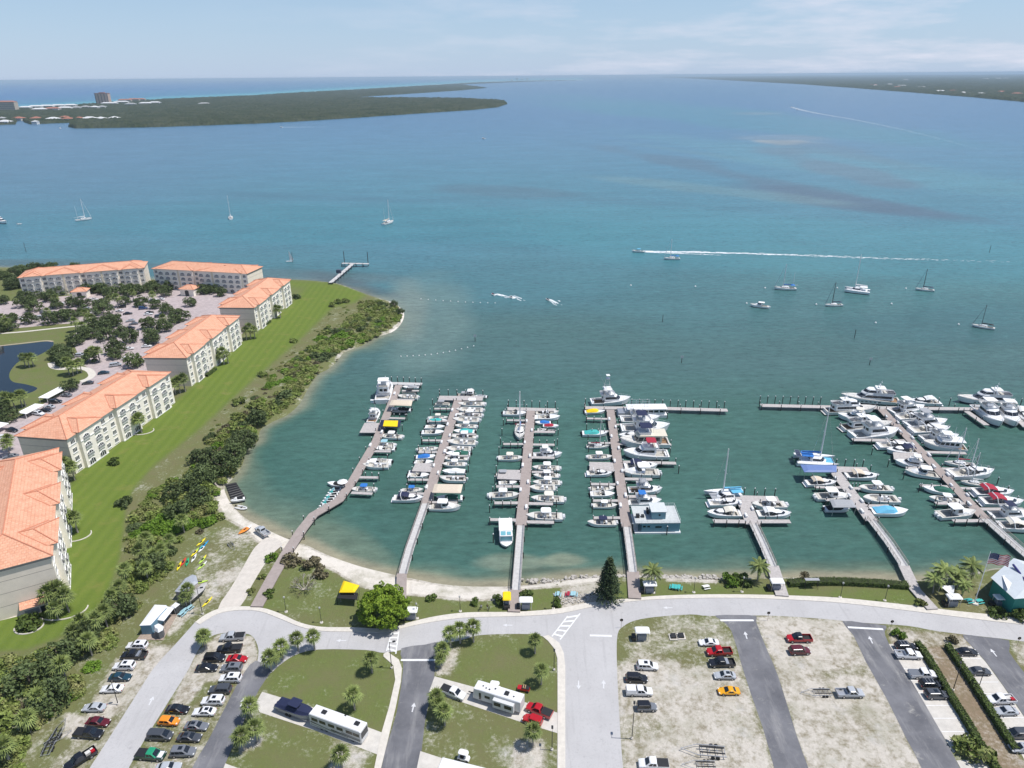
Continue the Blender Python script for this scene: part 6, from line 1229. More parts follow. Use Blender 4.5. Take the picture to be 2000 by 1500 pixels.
for x,y,a,k,c,e,l in CARS:
    z=1.012 if not (1730<x<1860 or 1880<x) else 1.045
    if 850<x<1080: z=1.04
    e2=None if e=='rack0' else e; 
    o=car_at(x,y,a,k,c,e2,l,z,'vehicles parked around the marina',s=1.0)
    if 'jade' in l:
        for ch in o.children:
            if ch.name.startswith('cabin'): ch.data=ch.data.copy(); ch.data.materials[0]=paint('jade')
        q=MB(); q.box(1.3,2.62,-.72,.72,1.075,1.10); q.build('hood',paint('white'),o)
    if 'patterned' in l:
        q=MB()
        for i in range(9): x0=random.uniform(-1.9,1.2); y0=random.choice((-.905,.905)); z0=random.uniform(.5,.8); q.box(x0,x0+random.uniform(.3,.7),y0-.01,y0+.01,z0,z0+.16,i%2)
        q.build('graphic',[paint('red'),paint('yellow')],o)
CC2=[(226,709,'silver','van'),(179,678,'white','sedan'),(158,690,'silver','suv'),(248,696,'white','sedan'),(203,724,'teal','sedan'),(172,744,'dgrey','sedan'),(130,768,'grey','sedan'),(109,781,'black','suv'),(97,791,'silver','sedan'),(88,798,'black','sedan'),(76,804,'white','suv'),(24,836,'black','sedan'),(7,850,'white','sedan'),(22,888,'grey','sedan'),(234,603,'white','sedan'),(250,608,'black','sedan'),(280,598,'blue','suv'),(290,609,'white','sedan'),(311,614,'dgrey','suv'),(214,619,'silver','sedan'),(255,622,'silver','sedan'),(261,628,'grey','sedan'),(255,636,'black','sedan'),(234,646,'black','suv'),(219,656,'dgrey','sedan'),(238,595,'black','suv'),(268,583,'white','suv'),(299,581,'white','sedan'),(315,580,'white','sedan'),(98,606,'dgrey','sedan'),(86,607,'grey','suv'),(79,616,'silver','van'),(42,618,'white','sedan'),(184,581,'white','suv'),(126,589,'white','sedan'),(170,598,'silver','sedan'),(252,677,'white','sedan'),(287,672,'white','sedan'),(354,612,'white','sedan'),(292,606,'black','sedan'),(300,665,'grey','suv'),(186,606,'white','sedan'),(150,603,'maroon','sedan')]
CC2.sort(key=lambda e:(e[0]-60)**2+(2.2*(e[1]-700))**2)
for i,(x,y,c,k) in enumerate(CC2):
    car_at(x,y,random.choice((5,8,186,-8,176)),k,c,None,f'{dict(dgrey="dark grey",teal="grey-green").get(c,c)} {dict(suv="SUV").get(k,k)} in the condo car park, {ORD(i+1)} nearest the pond',1.03,'vehicles in the condo car park')
# motorhome, travel trailer, boat on trailer, golf carts
def rvbox(name,L,W_,z0,z1,wallm,roofm,fr=.5):
    r=empty(name); h=L/2; w=W_/2; q=MB(); q.loft([[(-h,-w,z0),(h-.2,-w,z0),(h,-w*.9,z0),(h,w*.9,z0),(h-.2,w,z0),(-h,w,z0)],[(-h,-w,z1-.15),(h-fr*.4,-w,z1-.15),(h-fr*.2,-w*.9,z1-.15),(h-fr*.2,w*.9,z1-.15),(h-fr*.4,w,z1-.15),(-h,w,z1-.15)]],0,cap0=0); q.build('body',wallm,r)
    q=MB(); q.loft([[(-h,-w,z1-.15),(h-fr*.4,-w,z1-.15),(h-fr*.2,-w*.9,z1-.15),(h-fr*.2,w*.9,z1-.15),(h-fr*.4,w,z1-.15),(-h,w,z1-.15)],[(-h+.1,-w+.12,z1),(h-fr-.1,-w+.12,z1),(h-fr,-w*.8,z1),(h-fr,w*.8,z1),(h-fr-.1,w-.12,z1),(-h+.1,w-.12,z1)]],0,cap1=0); q.build('roof',roofm,r); return r
WROOF=mat('rv_roof',(.72,.72,.73),.5,var=.04)
p=(G(620,1400,1)+G(712,1440,1))/2; A=G(622,1412,1);B_=G(706,1443,1); d=B_-A
r=rvbox('motorhome',12.2,2.6,.45,3.55,mat('rv_white',(.60,.60,.60),.4),WROOF,.3); r.location=((A+B_)/2).to_tuple()[:2]+(1.03,); r.rotation_euler=(0,0,math.atan2(d.y,d.x)); tag(r,'white motorhome with dark swoosh graphics parked on the long pad','motorhome')
q=MB(); [q.patch([(x,-1.3,1.95),(x+1.5,-1.3,1.95),(x+1.5,-1.3,2.75),(x,-1.3,2.75)],0,1,0,1,.012) for x in (-5.6,-3.7,-1.6,.4,2.6,4.2)]
q.build('side_window',GLASS,r); q=MB(); q.patch([(6.12,-1.1,1.5),(6.12,1.1,1.5),(6.0,1.1,3.1),(6.0,-1.1,3.1)],0,1,0,1,.04); q.build('windscreen',GLASS,r)
q=MB()
for i,(x0,z0,x1,z1,w_) in enumerate(((-5.9,1.35,0,.75,.22),(-4.5,1.2,3,.65,.16),(-1,1.15,5.8,.9,.2),(-5.9,.8,-2,.6,.12),(1.5,1.5,5.9,1.25,.1))): q.face([(x0,-1.318-i*.002,z0),(x1,-1.318-i*.002,z1),(x1,-1.318-i*.002,z1+w_),(x0,-1.318-i*.002,z0+w_*1.6)],i%2)
q.build('graphic',[mat('swoosh_dark',(.05,.05,.05),.4),mat('swoosh_sage',(.20,.22,.17),.4)],r)
for x in (-3.4,-2.3,3.9):
    for y in (-1.22,1.02): q=MB(); q.cyl((x,y,.5),(x,y+.22,.5),.5,.5,12); q.build('wheel',TYRE,r)
for x,y in ((-3.3,.1),(4.4,.2)): q=MB(); q.box(x-.5,x+.5,y-.4,y+.4,3.55,3.85); q.build('air_conditioner',BLACK,r)
q=MB(); q.box(.9,1.3,.9,1.1,3.55,3.68); q.build('vent',BLACK,r)
A=G(930,1364,1);B_=G(1018,1392,1); d=A-B_
r=rvbox('travel_trailer',10.8,2.5,.7,3.5,mat('trailer_white',(.62,.62,.61),.4),WROOF,1.6); r.location=((A+B_)/2+Vector((0,.6,0))).to_tuple()[:2]+(1.03,); r.rotation_euler=(0,0,math.atan2(d.y,d.x)); tag(r,'white travel trailer with slide-out room behind the white pickup','travel trailer')
q=MB(); q.box(-4.2,.4,1.22,2.2,.9,2.9); q.build('slide_out',mat('trailer_white',(0,0,0)),r)
q=MB(); q.box(-3.8,-2.2,2.2,2.23,1.6,2.5); q.box(-1.4,.1,2.2,2.23,1.6,2.5); q.box(1.4,2.6,1.25,1.27,1.7,2.4); q.box(3.4,3.9,1.25,1.27,.9,2.7,0); q.build('window',GLASS,r)
q=MB(); q.patch([(5.38,-1.,1.6),(5.2,1.,1.6),(4.5,1.,3.2),(4.6,-1.,3.2)],0,1,0,1,.35); q.build('front_window',GLASS,r)
for x,y,s_ in ((-2.,.1,.45),(.7,-.2,.16),(1.8,.4,.16),(2.6,.3,.14),(-3.6,.3,.14),(3.4,0,.14)): q=MB(); q.box(x-s_,x+s_,y-s_,y+s_,3.5,3.5+s_*.7); q.build('roof_vent',BLACK,r)
q=MB(); q.box(5.4,6.9,-.1,.1,.55,.7); q.build('tongue',BLACK,r)
for x in (-.6,.4):
    for y in (-1.2,1.0): q=MB(); q.cyl((x,y,.4),(x,y+.2,.4),.38,.38,10); q.build('wheel',TYRE,r)
A=G(906,1514,1); r=rvbox('travel_trailer',9,2.5,.7,3.4,mat('trailer_white',(0,0,0)),WROOF,.6); r.location=(A.x,A.y-1.2,1.03); r.rotation_euler=(0,0,-.28); tag(r,'white trailer roof cut by the bottom edge of the picture','travel trailer')
q=MB(); q.box(-2,-1,-1.26,-1.24,1.6,2.4); q.build('window',GLASS,r)
# covered boat on trailer
r=boat_cc(hullc=mat('hull_cream',(.45,.44,.40),.4)) if 0 else empty('boat_on_trailer'); b=MB(); hull(b,9.6,2.9,.95,1.3,None,.5); b.v=[(x,y,z+.75) for x,y,z in b.v]; b.build('hull',[mat('hull_grey',(.30,.31,.33),.4),mat('hull_grey',(0,0,0)),canv('navy'),canv('navy')],r)
b=MB(); R=[]
for x,w,z in ((-4.75,1.25,1.75),(-3,1.42,2.1),(-1,1.45,2.5),(1,1.4,2.35),(2.8,1.1,2.3),(4.3,.3,2.15)): R.append([(x,-w,1.55+.1*(x+4)/4),(x,-w*.6,z),(x,w*.6,z),(x,w,1.55+.1*(x+4)/4)])
b.loft(R,0,closed=False); b.build('boat_cover',canv('navy'),r); topc(r,-1.5,1.0,1.1,3.2,2.3,canv('navy'),'t_top'); engine(r,-4.8,-.35,c=canv('navy')); engine(r,-4.8,.35,c=canv('navy'))
b=MB(); b.box(-4.4,5.2,-.1,.1,.5,.62); b.box(-4.2,3,-1.1,-1.0,.5,.62); b.box(-4.2,3,1.0,1.1,.5,.62); b.build('trailer_frame',ALU,r)
for x in (-1.9,-1.1,):
    for y in (-1.3,1.1): b=MB(); b.cyl((x,y,.36),(x,y+.2,.36),.36,.36,10); b.build('wheel',TYRE,r)
A=G(547,1381,1.2);B_=G(617,1407,1.2); d=B_-A; r.location=((A+B_)/2).to_tuple()[:2]+(1.03,); r.rotation_euler=(0,0,math.atan2(d.y,d.x)); tag(r,'boat under navy cover on a trailer behind the motorhome','boat on trailer')
def golf_cart(c='white'):
    r=empty('golf_cart'); q=MB(); q.loft([ring_plan(-1.2,1.2,.58,.12,.3),ring_plan(-1.15,1.1,.56,.12,.65)],0,cap0=0,cap1=0); q.build('body',canv(c),r)
    q=MB(); q.box(-.5,.1,-.5,.5,.66,.85); q.box(-.6,-.45,-.5,.5,.66,1.25); q.build('seat',BLACK,r); topc(r,-1.0,.9,.62,1.85,.6,WHITE,'roof')
    for x in (-.8,.8):
        for y in (-.6,.45): q=MB(); q.cyl((x,y,.25),(x,y+.18,.25),.25,.25,9); q.build('wheel',TYRE,r)
    return r
def at(key,fn,px,py,ang,lab,cat,z=1.03,s=1,grp=None):
    p=G(px,py,z); a=math.radians(ang); q=G(px+20*math.cos(a),py-20*math.sin(a),z); o=inst(key,fn,(p.x,p.y,z),math.atan2(q.y-p.y,q.x-p.x),s); tag(o,lab,cat,grp); return o
at('golf',lambda:golf_cart(),967,1347,-8,'white-roofed golf cart beside the travel trailer','golf cart'); at('golf',None,906,1483,-15,'white-roofed golf cart near the bottom trailer roof','golf cart')
def atv():
    r=empty('utility_buggy'); q=MB(); q.loft([ring_plan(-1.4,1.3,.6,.15,.35),ring_plan(-1.35,1.2,.58,.15,.75)],0,cap0=0,cap1=0); q.build('body',paint('red'),r); q=MB(); q.box(-.4,1.2,-.5,.5,.76,.95); q.build('bed',BLACK,r); q=MB(); q.box(-.1,.0,-.5,.5,.95,1.2); q.box(.3,.4,-.5,.5,.95,1.15); q.build('plank_load',mat('lumber',(.55,.38,.2),.8),r)
    for x in (-.95,.9):
        for y in (-.72,.5): q=MB(); q.cyl((x,y,.3),(x,y+.22,.3),.3,.3,9); q.build('wheel',TYRE,r)
    return r
at('atv',atv,1023,1348,-10,'small red buggy with lumber on the lawn by the trailer','buggy')
# tables, cargo trailers, kiosks, frames
def kiosk(c='white'):
    r=empty('dock_kiosk'); q=MB(); q.box(-.9,.9,-.5,.5,0,1.3); q.build('cart_box',mat('kiosk_grey',(.22,.24,.28),.6),r); q=MB(); q.loft([ring_plan(-1.5,1.5,.95,.2,2.3),ring_plan(-1.35,1.35,.8,.2,2.5)],0,cap0=0,cap1=0); q.build('roof',canv(c),r); q=MB()
    for x in (-1.2,1.2):
        for y in (-.7,.7): q.cyl((x,y,0),(x,y,2.3),.05,.05,5)
    q.build('post',ALU,r); q=MB(); q.box(-2.0,-1.2,-.7,.7,0,.9); q.build('dock_box',BLACK,r); return r
for x,y,l in ((1027,1188,'white-roofed cart shelter at the foot of the third pier'),(1268,1156,'white-roofed cart shelter at the foot of the fourth pier'),(1515,1151,'white-roofed cart shelter at the foot of the fifth pier'),(1859,1182,'white-roofed cart shelter at the foot of the sixth pier'),(1253,1248,'white-roofed shelter standing alone in the grass by the sandy lot'),(1951,1183,'white-roofed shelter beside the green marina wall'),(803,1208,'cart shelter by the foot of the second pier behind tree')):
    at('kiosk',kiosk,x,y,0,l,'shelter',grp='cart shelters',s=1.15)
at(('kiosk','yellow'),lambda:kiosk('yellow'),990,1180,90,'small yellow canopy at the foot of the third pier','shelter',s=1.1)
canopy([(662,1157),(692,1157),(702,1143),(671,1134)],4.0,canv('yellow'),'bright yellow canopy tent beside the big round tree',zb=1,name='canopy_tent',cat='canopy tent')
q=MB(); P=[G(x,y,3.2) for x,y in ((658,1168),(698,1171),(699,1158),(667,1153))]; q.face(P); q.loft([[p-Vector((0,0,.1)) for p in P],P],0)
for p in P: q.cyl((p.x,p.y,1),(p.x,p.y,3.2),.05,.05,4)
tag(q.build('awning',canv('black')),'black awning joined below the yellow canopy tent','awning')
r=empty('shade_sail'); q=MB(); P=[G(x,y,4) for x,y in ((1836,1144),(1865,1143),(1862,1166))]; c_=sum(P,Vector())/3; c_.z-=.5
for i in range(3): q.face([P[i],P[(i+1)%3],c_])
q.build('sail',canv('white'),r); q=MB()
for p in P: q.cyl((p.x,p.y,1),(p.x,p.y,4),.06,.06,5)
q.build('post',ALU,r); tag(r,'white triangular shade sail between palms near sixth pier','shade sail')
def bench(c='teal'):
    r=empty('picnic_table'); q=MB(); q.box(-.9,.9,-.38,.38,.72,.78); q.build('table_top',canv(c),r)
    for y in (-.75,.75): q=MB(); q.box(-.9,.9,y-.14,y+.14,.42,.47); q.build('seat',canv(c),r)
    q=MB()
    for x in (-.6,.6): q.box(x-.04,x+.04,-.75,.75,.34,.42); q.box(x-.04,x+.04,-.1,.1,0,.72)
    q.build('leg',ALU,r); return r
for x,y,l in ((1314,1149,'first of three teal picnic tables on the waterfront grass'),(1320,1150,'middle of three teal picnic tables on the waterfront grass'),(1326,1150,'last of three teal picnic tables on the waterfront grass'),(1379,1149,'pale table alone on the waterfront grass between lamp posts'),(1892,1176,'teal bench on one side of the flagpole'),(1912,1177,'teal bench on the far side of the flagpole')):
    at(('bench','teal' if 'teal' in l else 'white'),(lambda c='teal' if 'teal' in l else 'white':bench(c)),x,y,80 if x<1330 else 10,l,'table',z=1.0,s=.95)
for i,x in enumerate((1090,1110,1117,1122)): at(('bench',('lblue','red','lblue','lblue')[i]),(lambda c=('lblue','red','lblue','lblue')[i]:bench(c)),x,1163,80,['pale blue table at one end of the rocky patch','red table in the row behind the rocky patch','blue table beside the red one behind the rocks','blue table nearest the dark pine behind the rocks'][i],'table',z=1.0,s=.9)
def frame_trailer(n=1):
    r=empty('boat_trailer'); q=MB(); q.box(-3,1.5,-1.05,-.95,.5,.62); q.box(-3,1.5,.95,1.05,.5,.62); q.path([(1.5,-1,.56),(4.2,0,.5)],.06,4); q.path([(1.5,1,.56),(4.2,0,.5)],.06,4)
    for x in (-2.8,-1.6,-.4,.8): q.box(x-.05,x+.05,-1,1,.48,.56)
    q.build('frame',ALU,r); q=MB()
    for y in (-.55,.55): q.box(-2.8,1.2,y-.1,y+.1,.7,.82)
    q.build('bunk',BLACK,r)
    for x in (-1.6,-.8):
        for y in (-1.3,1.1): q=MB(); q.cyl((x,y,.33),(x,y+.2,.33),.33,.33,10); q.build('wheel',TYRE,r)
    return r
for x,y,a,l,s in ((1380,1470,175,'empty double boat trailer lying in the sandy lot',1.2),(1598,1355,180,'dark trailer frame behind the silver pickup',.9),(114,1432,60,'jumble of dark trailer frames by the black covered pickup, upper one',.8),(98,1458,65,'jumble of dark trailer frames by the scrub, lower one',.8),(110,1446,30,'pale trailer frame crossing the dark ones near the scrub',.7),(452,1067,-55,'small slatted trailer on the grass near kayaks',.6),(1370,1497,178,'pale trailer tongue at the bottom edge',.9)):
    at('trl',frame_trailer,x,y,a,l,'trailer',z=1.0,s=s,grp='empty trailers')
# RV plot by the scrub
q=MB(); P=[G(x,y,1.15) for x,y in ((267,1249),(318,1250),(352,1188),(338,1180),(300,1205))]; q.face(P if True else P[::-1]); q.loft([[p-Vector((0,0,.2)) for p in P],P],0); tag(q.build('wooden_deck',mat('deck_brown',(.34,.27,.22),.85,var=.2,scale=2)),'low wooden deck under the white trailer and tents','deck')
def boxtent(px4,z0,z1,wallm,roofm,name,label,cat,rise=.5,win=None,ov=.0):
    r=empty(name); P=[G(x,y,z1) for x,y in px4]; c_=sum(P,Vector())/len(P); q=MB(); T=[p+(c_-p)*.35+Vector((0,0,rise)) for p in P]; q.loft([P,T],0,cap1=0); q.build('roof',roofm,r)
    if wallm: q=MB(); I=[p+(c_-p)*(.04+ov) for p in P]; q.loft([[Vector((p.x,p.y,z0)) for p in I],[Vector((p.x,p.y,z1-.01)) for p in I]],0); q.build('wall',wallm,r)
    else:
        q=MB()
        for p in P: q.cyl((p.x,p.y,z0),(p.x,p.y,z1),.05,.05,4)
        q.build('post',ALU,r)
    tag(r,label,cat); return r
r=boxtent([(272,1222),(294,1221),(326,1186),(325,1182),(302,1181)],1.2,4.0,mat('trailer_blue',(.13,.26,.36),.5),WROOF,'travel_trailer','white-roofed park trailer with blue front on the wooden deck','travel trailer',.15)
boxtent([(303,1210),(320,1213),(340,1188),(326,1184)],1.2,3.4,None,WROOF,'canopy_tent','white canopy beside the park trailer on the deck','canopy tent',.25)
boxtent([(299,1226),(301,1232),(309,1236),(318,1231),(320,1224),(311,1220)],1.2,3.3,mat('tent_grey',(.12,.12,.13),.8),WROOF,'gazebo_tent','round white gazebo tent with dark sides on the deck','gazebo',.8,ov=.1)
boxtent([(331,1187),(342,1188),(352,1180),(343,1176)],1.2,3.2,mat('screen_dark',(.05,.05,.05),.9),WROOF,'canopy_tent','small white canopy at the far end of the deck','canopy tent',.3,ov=.1)
boxtent([(341,1155),(360,1158),(387,1138),(383,1124),(376,1122),(361,1130)],1.0,3.8,mat('trailer_tan',(.45,.40,.35),.7),mat('roof_greymetal',(.36,.38,.42),.5,var=.12,scale=1),'travel_trailer','grey-roofed park trailer above the white-roofed one','travel trailer',.5)
boxtent([(362,1172),(372,1175),(398,1152),(405,1138),(395,1140),(380,1152)],1.0,2.8,None,mat('tarp_grey',(.42,.41,.40),.8,var=.1),'awning','grey awning beside the grey-roofed park trailer','awning',.1)
for x,y,l,c in ((361,1195,'pale blue chair nearest the deck','lblue'),(356,1201,'pale blue lounge table below the deck chairs','lblue'),(371,1189,'pale blue chair next to the palm by the trailer','lblue')): at(('bench',c),lambda c=c:bench(c),x,y,40,l,'table',z=1,s=.9)
# kayaks
KC={'y':('yellow',(.75,.62,.02)),'b':('blue',(.02,.22,.5)),'g':('lime',(.45,.65,.08)),'r':('red',(.55,.04,.02)),'w':('white',(.7,.7,.68)),'o':('orange',(.75,.25,.03)),'t':('turquoise',(.03,.40,.50)),'n':('green',(.02,.35,.15))}
for x,y,a,c1,c2,l in ((393,1060,42,'y','y','long yellow kayak, highest of the kayak group'),(399,1065,42,'t','b','turquoise and blue kayak next to the long yellow one'),(395,1072,50,'w','b','narrow white kayak below the blue one'),(381,1080,48,'y','g','yellow kayak lying half under the bushes'),(396,1094,50,'g','y','lime and yellow kayak in the middle of the group'),(395,1106,42,'g','w','lime and white kayak lowest on the grass'),(379,1091,60,'w','w','thin white kayak beside the red one'),(358,1099,60,'r','r','red kayak under the bushes'),(366,1099,75,'n','n','green kayak beside the red one'),(350,1107,65,'y','y','small yellow kayak deepest in the scrub'),(391,1138,10,'g','g','lime kayak behind the grey-roofed trailer'),(405,1177,45,'y','y','pale yellow board lying alone near the road')):
    at(('kay',c1,c2),lambda:kayak(KC[c1],KC[c2]),x,y,a,l,'kayak',z=1.0,grp='kayaks on the grass',s=1.1)
o=at(('kay','o','w'),lambda:kayak(KC['o'],KC['w'],5.2,1.6),479,1035,35,'wide orange and white striped inflatable near the beach pickup','inflatable boat',z=1.0)
# people by the beach
SK=mat('skin',(.42,.24,.16),.6)
def person(shirt,pants,sit=False):
    me=bpy.data.meshes.new('person'); J=dict(pel=(0,0,.95),ch=(0,0,1.32),nk=(0,0,1.5),hd=(0,.02,1.66),sl=(-.19,0,1.42),sr=(.19,0,1.42),el=(-.25,.04,1.14),er=(.26,-.02,1.14),hl=(-.26,.16,.9),hr=(.27,.08,.88),kl=(-.11,.05,.52),kr=(.12,-.08,.52),al=(-.12,.0,.08),ar=(.13,-.18,.09),tl=(-.13,.16,.03),tr=(.14,-.02,.03),hp=(-.1,0,.88),hq=(.1,0,.88))
    K=list(J); E=[('pel','ch'),('ch','nk'),('nk','hd'),('ch','sl'),('ch','sr'),('sl','el'),('sr','er'),('el','hl'),('er','hr'),('pel','hp'),('pel','hq'),('hp','kl'),('hq','kr'),('kl','al'),('kr','ar'),('al','tl'),('ar','tr')]
    me.from_pydata([J[k] for k in K],[(K.index(a),K.index(c)) for a,c in E],[]); o=bpy.data.objects.new('person',me); COL.objects.link(o); sk=o.modifiers.new('s','SKIN'); sv=me.skin_vertices[0].data
    R=dict(pel=.15,ch=.16,nk=.06,hd=.10,sl=.07,sr=.07,el=.045,er=.045,hl=.03,hr=.03,kl=.06,kr=.06,al=.04,ar=.04,tl=.035,tr=.035,hp=.10,hq=.10)
    for i,k in enumerate(K): sv[i].radius=(R[k],R[k]*.8 if k not in('hd',) else .11)
    sv[K.index('pel')].use_root=True; s=o.modifiers.new('u','SUBSURF'); s.levels=1; s.render_levels=1
    dg=bpy.context.evaluated_depsgraph_get(); m2=bpy.data.meshes.new_from_object(o.evaluated_get(dg)); o.modifiers.clear(); o.data=m2; m2.materials.clear()
    for x in (SK,canv(shirt),canv(pants)): m2.materials.append(x)
    for f in m2.polygons:
        c=f.center; f.material_index=2 if (c.z<.98 and abs(c.x)<.23 and c.z>.42) else (1 if .98<=c.z<1.47 and abs(c.x)<.27 and c.z>1.0 else 0)
    q=MB(); q.loft([ring_plan(-.1,.1,.1,.03,1.66),ring_plan(-.09,.09,.09,.03,1.79)],0,cap1=0); q.build('hair',mat('hair',(.05,.03,.02),.8),o); return o
for x,y,s_,p_,l in ((940,1191,'grey','navy','person in a grey shirt standing with a bicycle on the beach lawn'),(952,1191,'black','grey','person in a dark shirt standing with a bicycle on the beach lawn'),(822,1033,'white','navy','person in a white shirt walking on the grey gangway'),(1241,746,'x','x','')):
    if s_=='x': continue
    o=person(s_,p_); p=G(x,y,1.03 if y>1100 else 1.55); o.location=p; tag(o,l,'person')
def bike():
    r=empty('bicycle'); q=MB(); q.path([(-.5,0,.33),(-.1,0,.75),(.35,0,.78),(.5,0,.33)],.025,4); q.path([(-.1,0,.75),(0,0,.33),(.35,0,.78)],.025,4); q.cyl((.38,-.25,.98),(.38,.25,.98),.02,.02,4); q.cyl((.35,0,.78),(.38,0,.98),.02,.02,4); q.build('frame',BLACK,r)
    for x in (-.5,.5):
        q=MB(); q.path([(x+.32*math.cos(a),0,.33+.32*math.sin(a)) for a in np.linspace(0,6.2832,11)],.025,4); q.build('wheel',TYRE,r)
    q=MB(); q.box(-.25,0,-.07,.07,.82,.88); q.build('saddle',BLACK,r); return r
at('bike',bike,937,1192,60,'bicycle held by the person in grey','bicycle',z=1.0); at('bike',None,955,1192,70,'bicycle held by the person in dark clothes','bicycle',z=1.0)
# lamp posts and signs
def pole(h,arm=1,head=True,thin=.09):
    r=empty('light_pole'); q=MB(); q.cyl((0,0,0),(0,0,h),thin,thin*.7,7); q.build('pole',BLACK,r)
    if head: q=MB(); q.cyl((0,0,h-.1),(arm,0,h),.04,.04,4); q.box(arm-.3,arm+.4,-.2,.2,h-.1,h+.06); q.build('lamp_head',BLACK,r)
    q=MB(); q.cyl((0,0,-.02),(0,0,.4),.3,.28,8); q.build('base',PAVE,r); return r
def lampp(h=4.2):
    r=empty('lamp_post'); q=MB(); q.cyl((0,0,0),(0,0,h),.07,.05,6); q.build('pole',BLACK,r); q=MB(); q.loft([[(math.cos(a)*rr,math.sin(a)*rr,z) for a in np.linspace(0,6.283,9)[:-1]] for rr,z in ((.1,h),(.26,h+.25),(.22,h+.5),(.05,h+.62))],0,cap0=0,cap1=0); q.build('lamp_head',mat('lamp_glass',(.4,.4,.38),.3),r); q=MB(); q.cyl((0,0,-.02),(0,0,.15),.45,.4,8); q.build('base',PAVE,r); return r
for x,y,h,l in ((1234,1443,8.6,'tall light pole at the edge of the sandy lot by the main road'),(765,1305,7.5,'tall light pole on the lawn corner beside the crosswalk'),(1861,1349,7.0,'tall light pole in the brown strip between the two hedges'),(1911,1344,4.5,'light pole standing in the farther hedge beside the bays'),(1082,1309,4.8,'light pole at the lawn edge beside the main road, upper one'),(1078,1465,5,'light pole at the lawn edge beside the main road, lower one'),(231,1376,6.2,'leaning light pole beside the white sedan near the scrub'),(396,1200,8,'light pole on the verge between RV plot and sand track')):
    at(('pole',h),lambda:pole(h),x,y,90 if x>1000 else 10,l,'light pole',z=1.0,grp='light poles')
for x,y,l in ((559,1195,'lamp post on the grass beside the boardwalk'),(628,1216,'lamp post on the grass near the round tree shadow'),(899,1194,'lamp post beside the beach near two people'),(815,1208,'lamp post at the edge of the big round tree'),(1081,1189,'lamp post beside the rocky patch'),(1355,1157,'lamp post between picnic tables and the lone pale table'),(1449,1156,'lamp post before the fifth pier'),(1641,1167,'first lamp post beyond the fifth pier'),(1728,1173,'second lamp post beyond the fifth pier'),(1277,1158,'lamp post beside the fourth pier foot')):
    at('lampp',lampp,x,y,0,l,'lamp post',z=1.0,grp='waterfront lamp posts')
def stop(c):
    r=empty('stop_sign'); q=MB(); q.cyl((0,0,0),(0,0,2.3),.04,.04,5); q.build('post',mat('post_tan',(.30,.22,.17),.8),r); q=MB(); q.cyl((0,.0,2.2),(0,.05,2.2),.40,.40,8); q.build('sign_board',BLACK if c else paint('red'),r); return r
for x,y,l in ((1213,1226,'road sign at the corner of the main road and sandy lot'),(1499,1212,'road sign beside the first dark lane stop line'),(1739,1229,'road sign on tan post beside the second dark lane'),(1986,1262,'signpost near the picture edge by the third dark lane')): at('stop',lambda:stop(1),x,y,0,l,'road sign',z=1.0,grp='road signs',s=1.05)
# frame swing on the waterfront
r=empty('swing_frame'); p=G(1583,1148,1); r.location=p; q=MB()
for x in (-1.6,1.6): q.cyl((x,0,0),(x,0,2.6),.06,.06,5); q.cyl((x,-.7,0),(x,0,2.4),.05,.05,4)
q.cyl((-1.8,0,2.6),(1.8,0,2.6),.07,.07,5); q.build('frame',BLACK,r); q=MB(); q.box(-1.8,1.8,-.5,.5,2.66,2.72); q.build('roof',canv('grey'),r); tag(r,'dark metal swing frame with grey top on the waterfront grass','swing')
for i,(x,y) in enumerate(((1315,1245),(1330,1244))):
    q=MB(); q.box(-1.0,1.0,-1.0,1.0,0,.25,1); q.box(-.6,.6,-.7,.7,.25,.7,0); o=q.build('utility_box',[BLACK,PAVE]); o.location=G(x,y,1); tag(o,['dark utility box on a concrete slab nearer the shelter','second dark utility box on a slab, farther from shelter'][i],'utility box')
q=MB()
for i in range(240):
    f=random.random(); x=1088+80*f+random.uniform(-6,6); y=1176-10*f+random.uniform(-9,7); p=G(x,y,1); s=random.uniform(.15,.5); q.cbox((p.x,p.y,1+s*.2),(s,s*.8,s*.6),0,random.uniform(0,3))
for i in range(420):
    x=random.choice((random.uniform(1012,1180),random.uniform(1290,1420),random.uniform(1200,1300))); p=G(x,1127+random.uniform(-3,5)+(7 if x<1100 else 0),.6); s=random.uniform(.2,.8); q.cbox((p.x,p.y,.55+s*.15),(s,s*.8,s*.6),0,random.uniform(0,3))
o=q.build('shore_rocks',mat('rock',(.42,.39,.35),.95,var=.35,scale=2)); tag(o,'scattered pale riprap stones along the waterline','rocks',kind='stuff')
# beach plants, wrack and clutter are in the ground texture; kerb-stone rings of planted beds
def ring_kerb(cx,cy,rx,ry,a0,a1,lab):
    c=G(cx,cy,1); q=MB(); pts=[(c.x+rx*math.cos(a),c.y+ry*math.sin(a),1.1) for a in np.linspace(a0,a1,14)]; q.path(pts,.18,5); tag(q.build('bed_edging',PAVE),lab,'garden edging')
ring_kerb(57,1224,3.2,2.6,3.4,6.8,'curved stone edging round the small hedge bed near the porch'); ring_kerb(146,1045,4.5,3.4,3.6,6.9,'curved edging of the palm bed beside the nearest condo block'); ring_kerb(276,842,4.5,3.2,3.6,6.9,'curved edging of the palm bed beside the second condo block'); ring_kerb(122,1190,6,4,3.9,6.6,'curved edging of the palm bed at the corner of the nearest block')
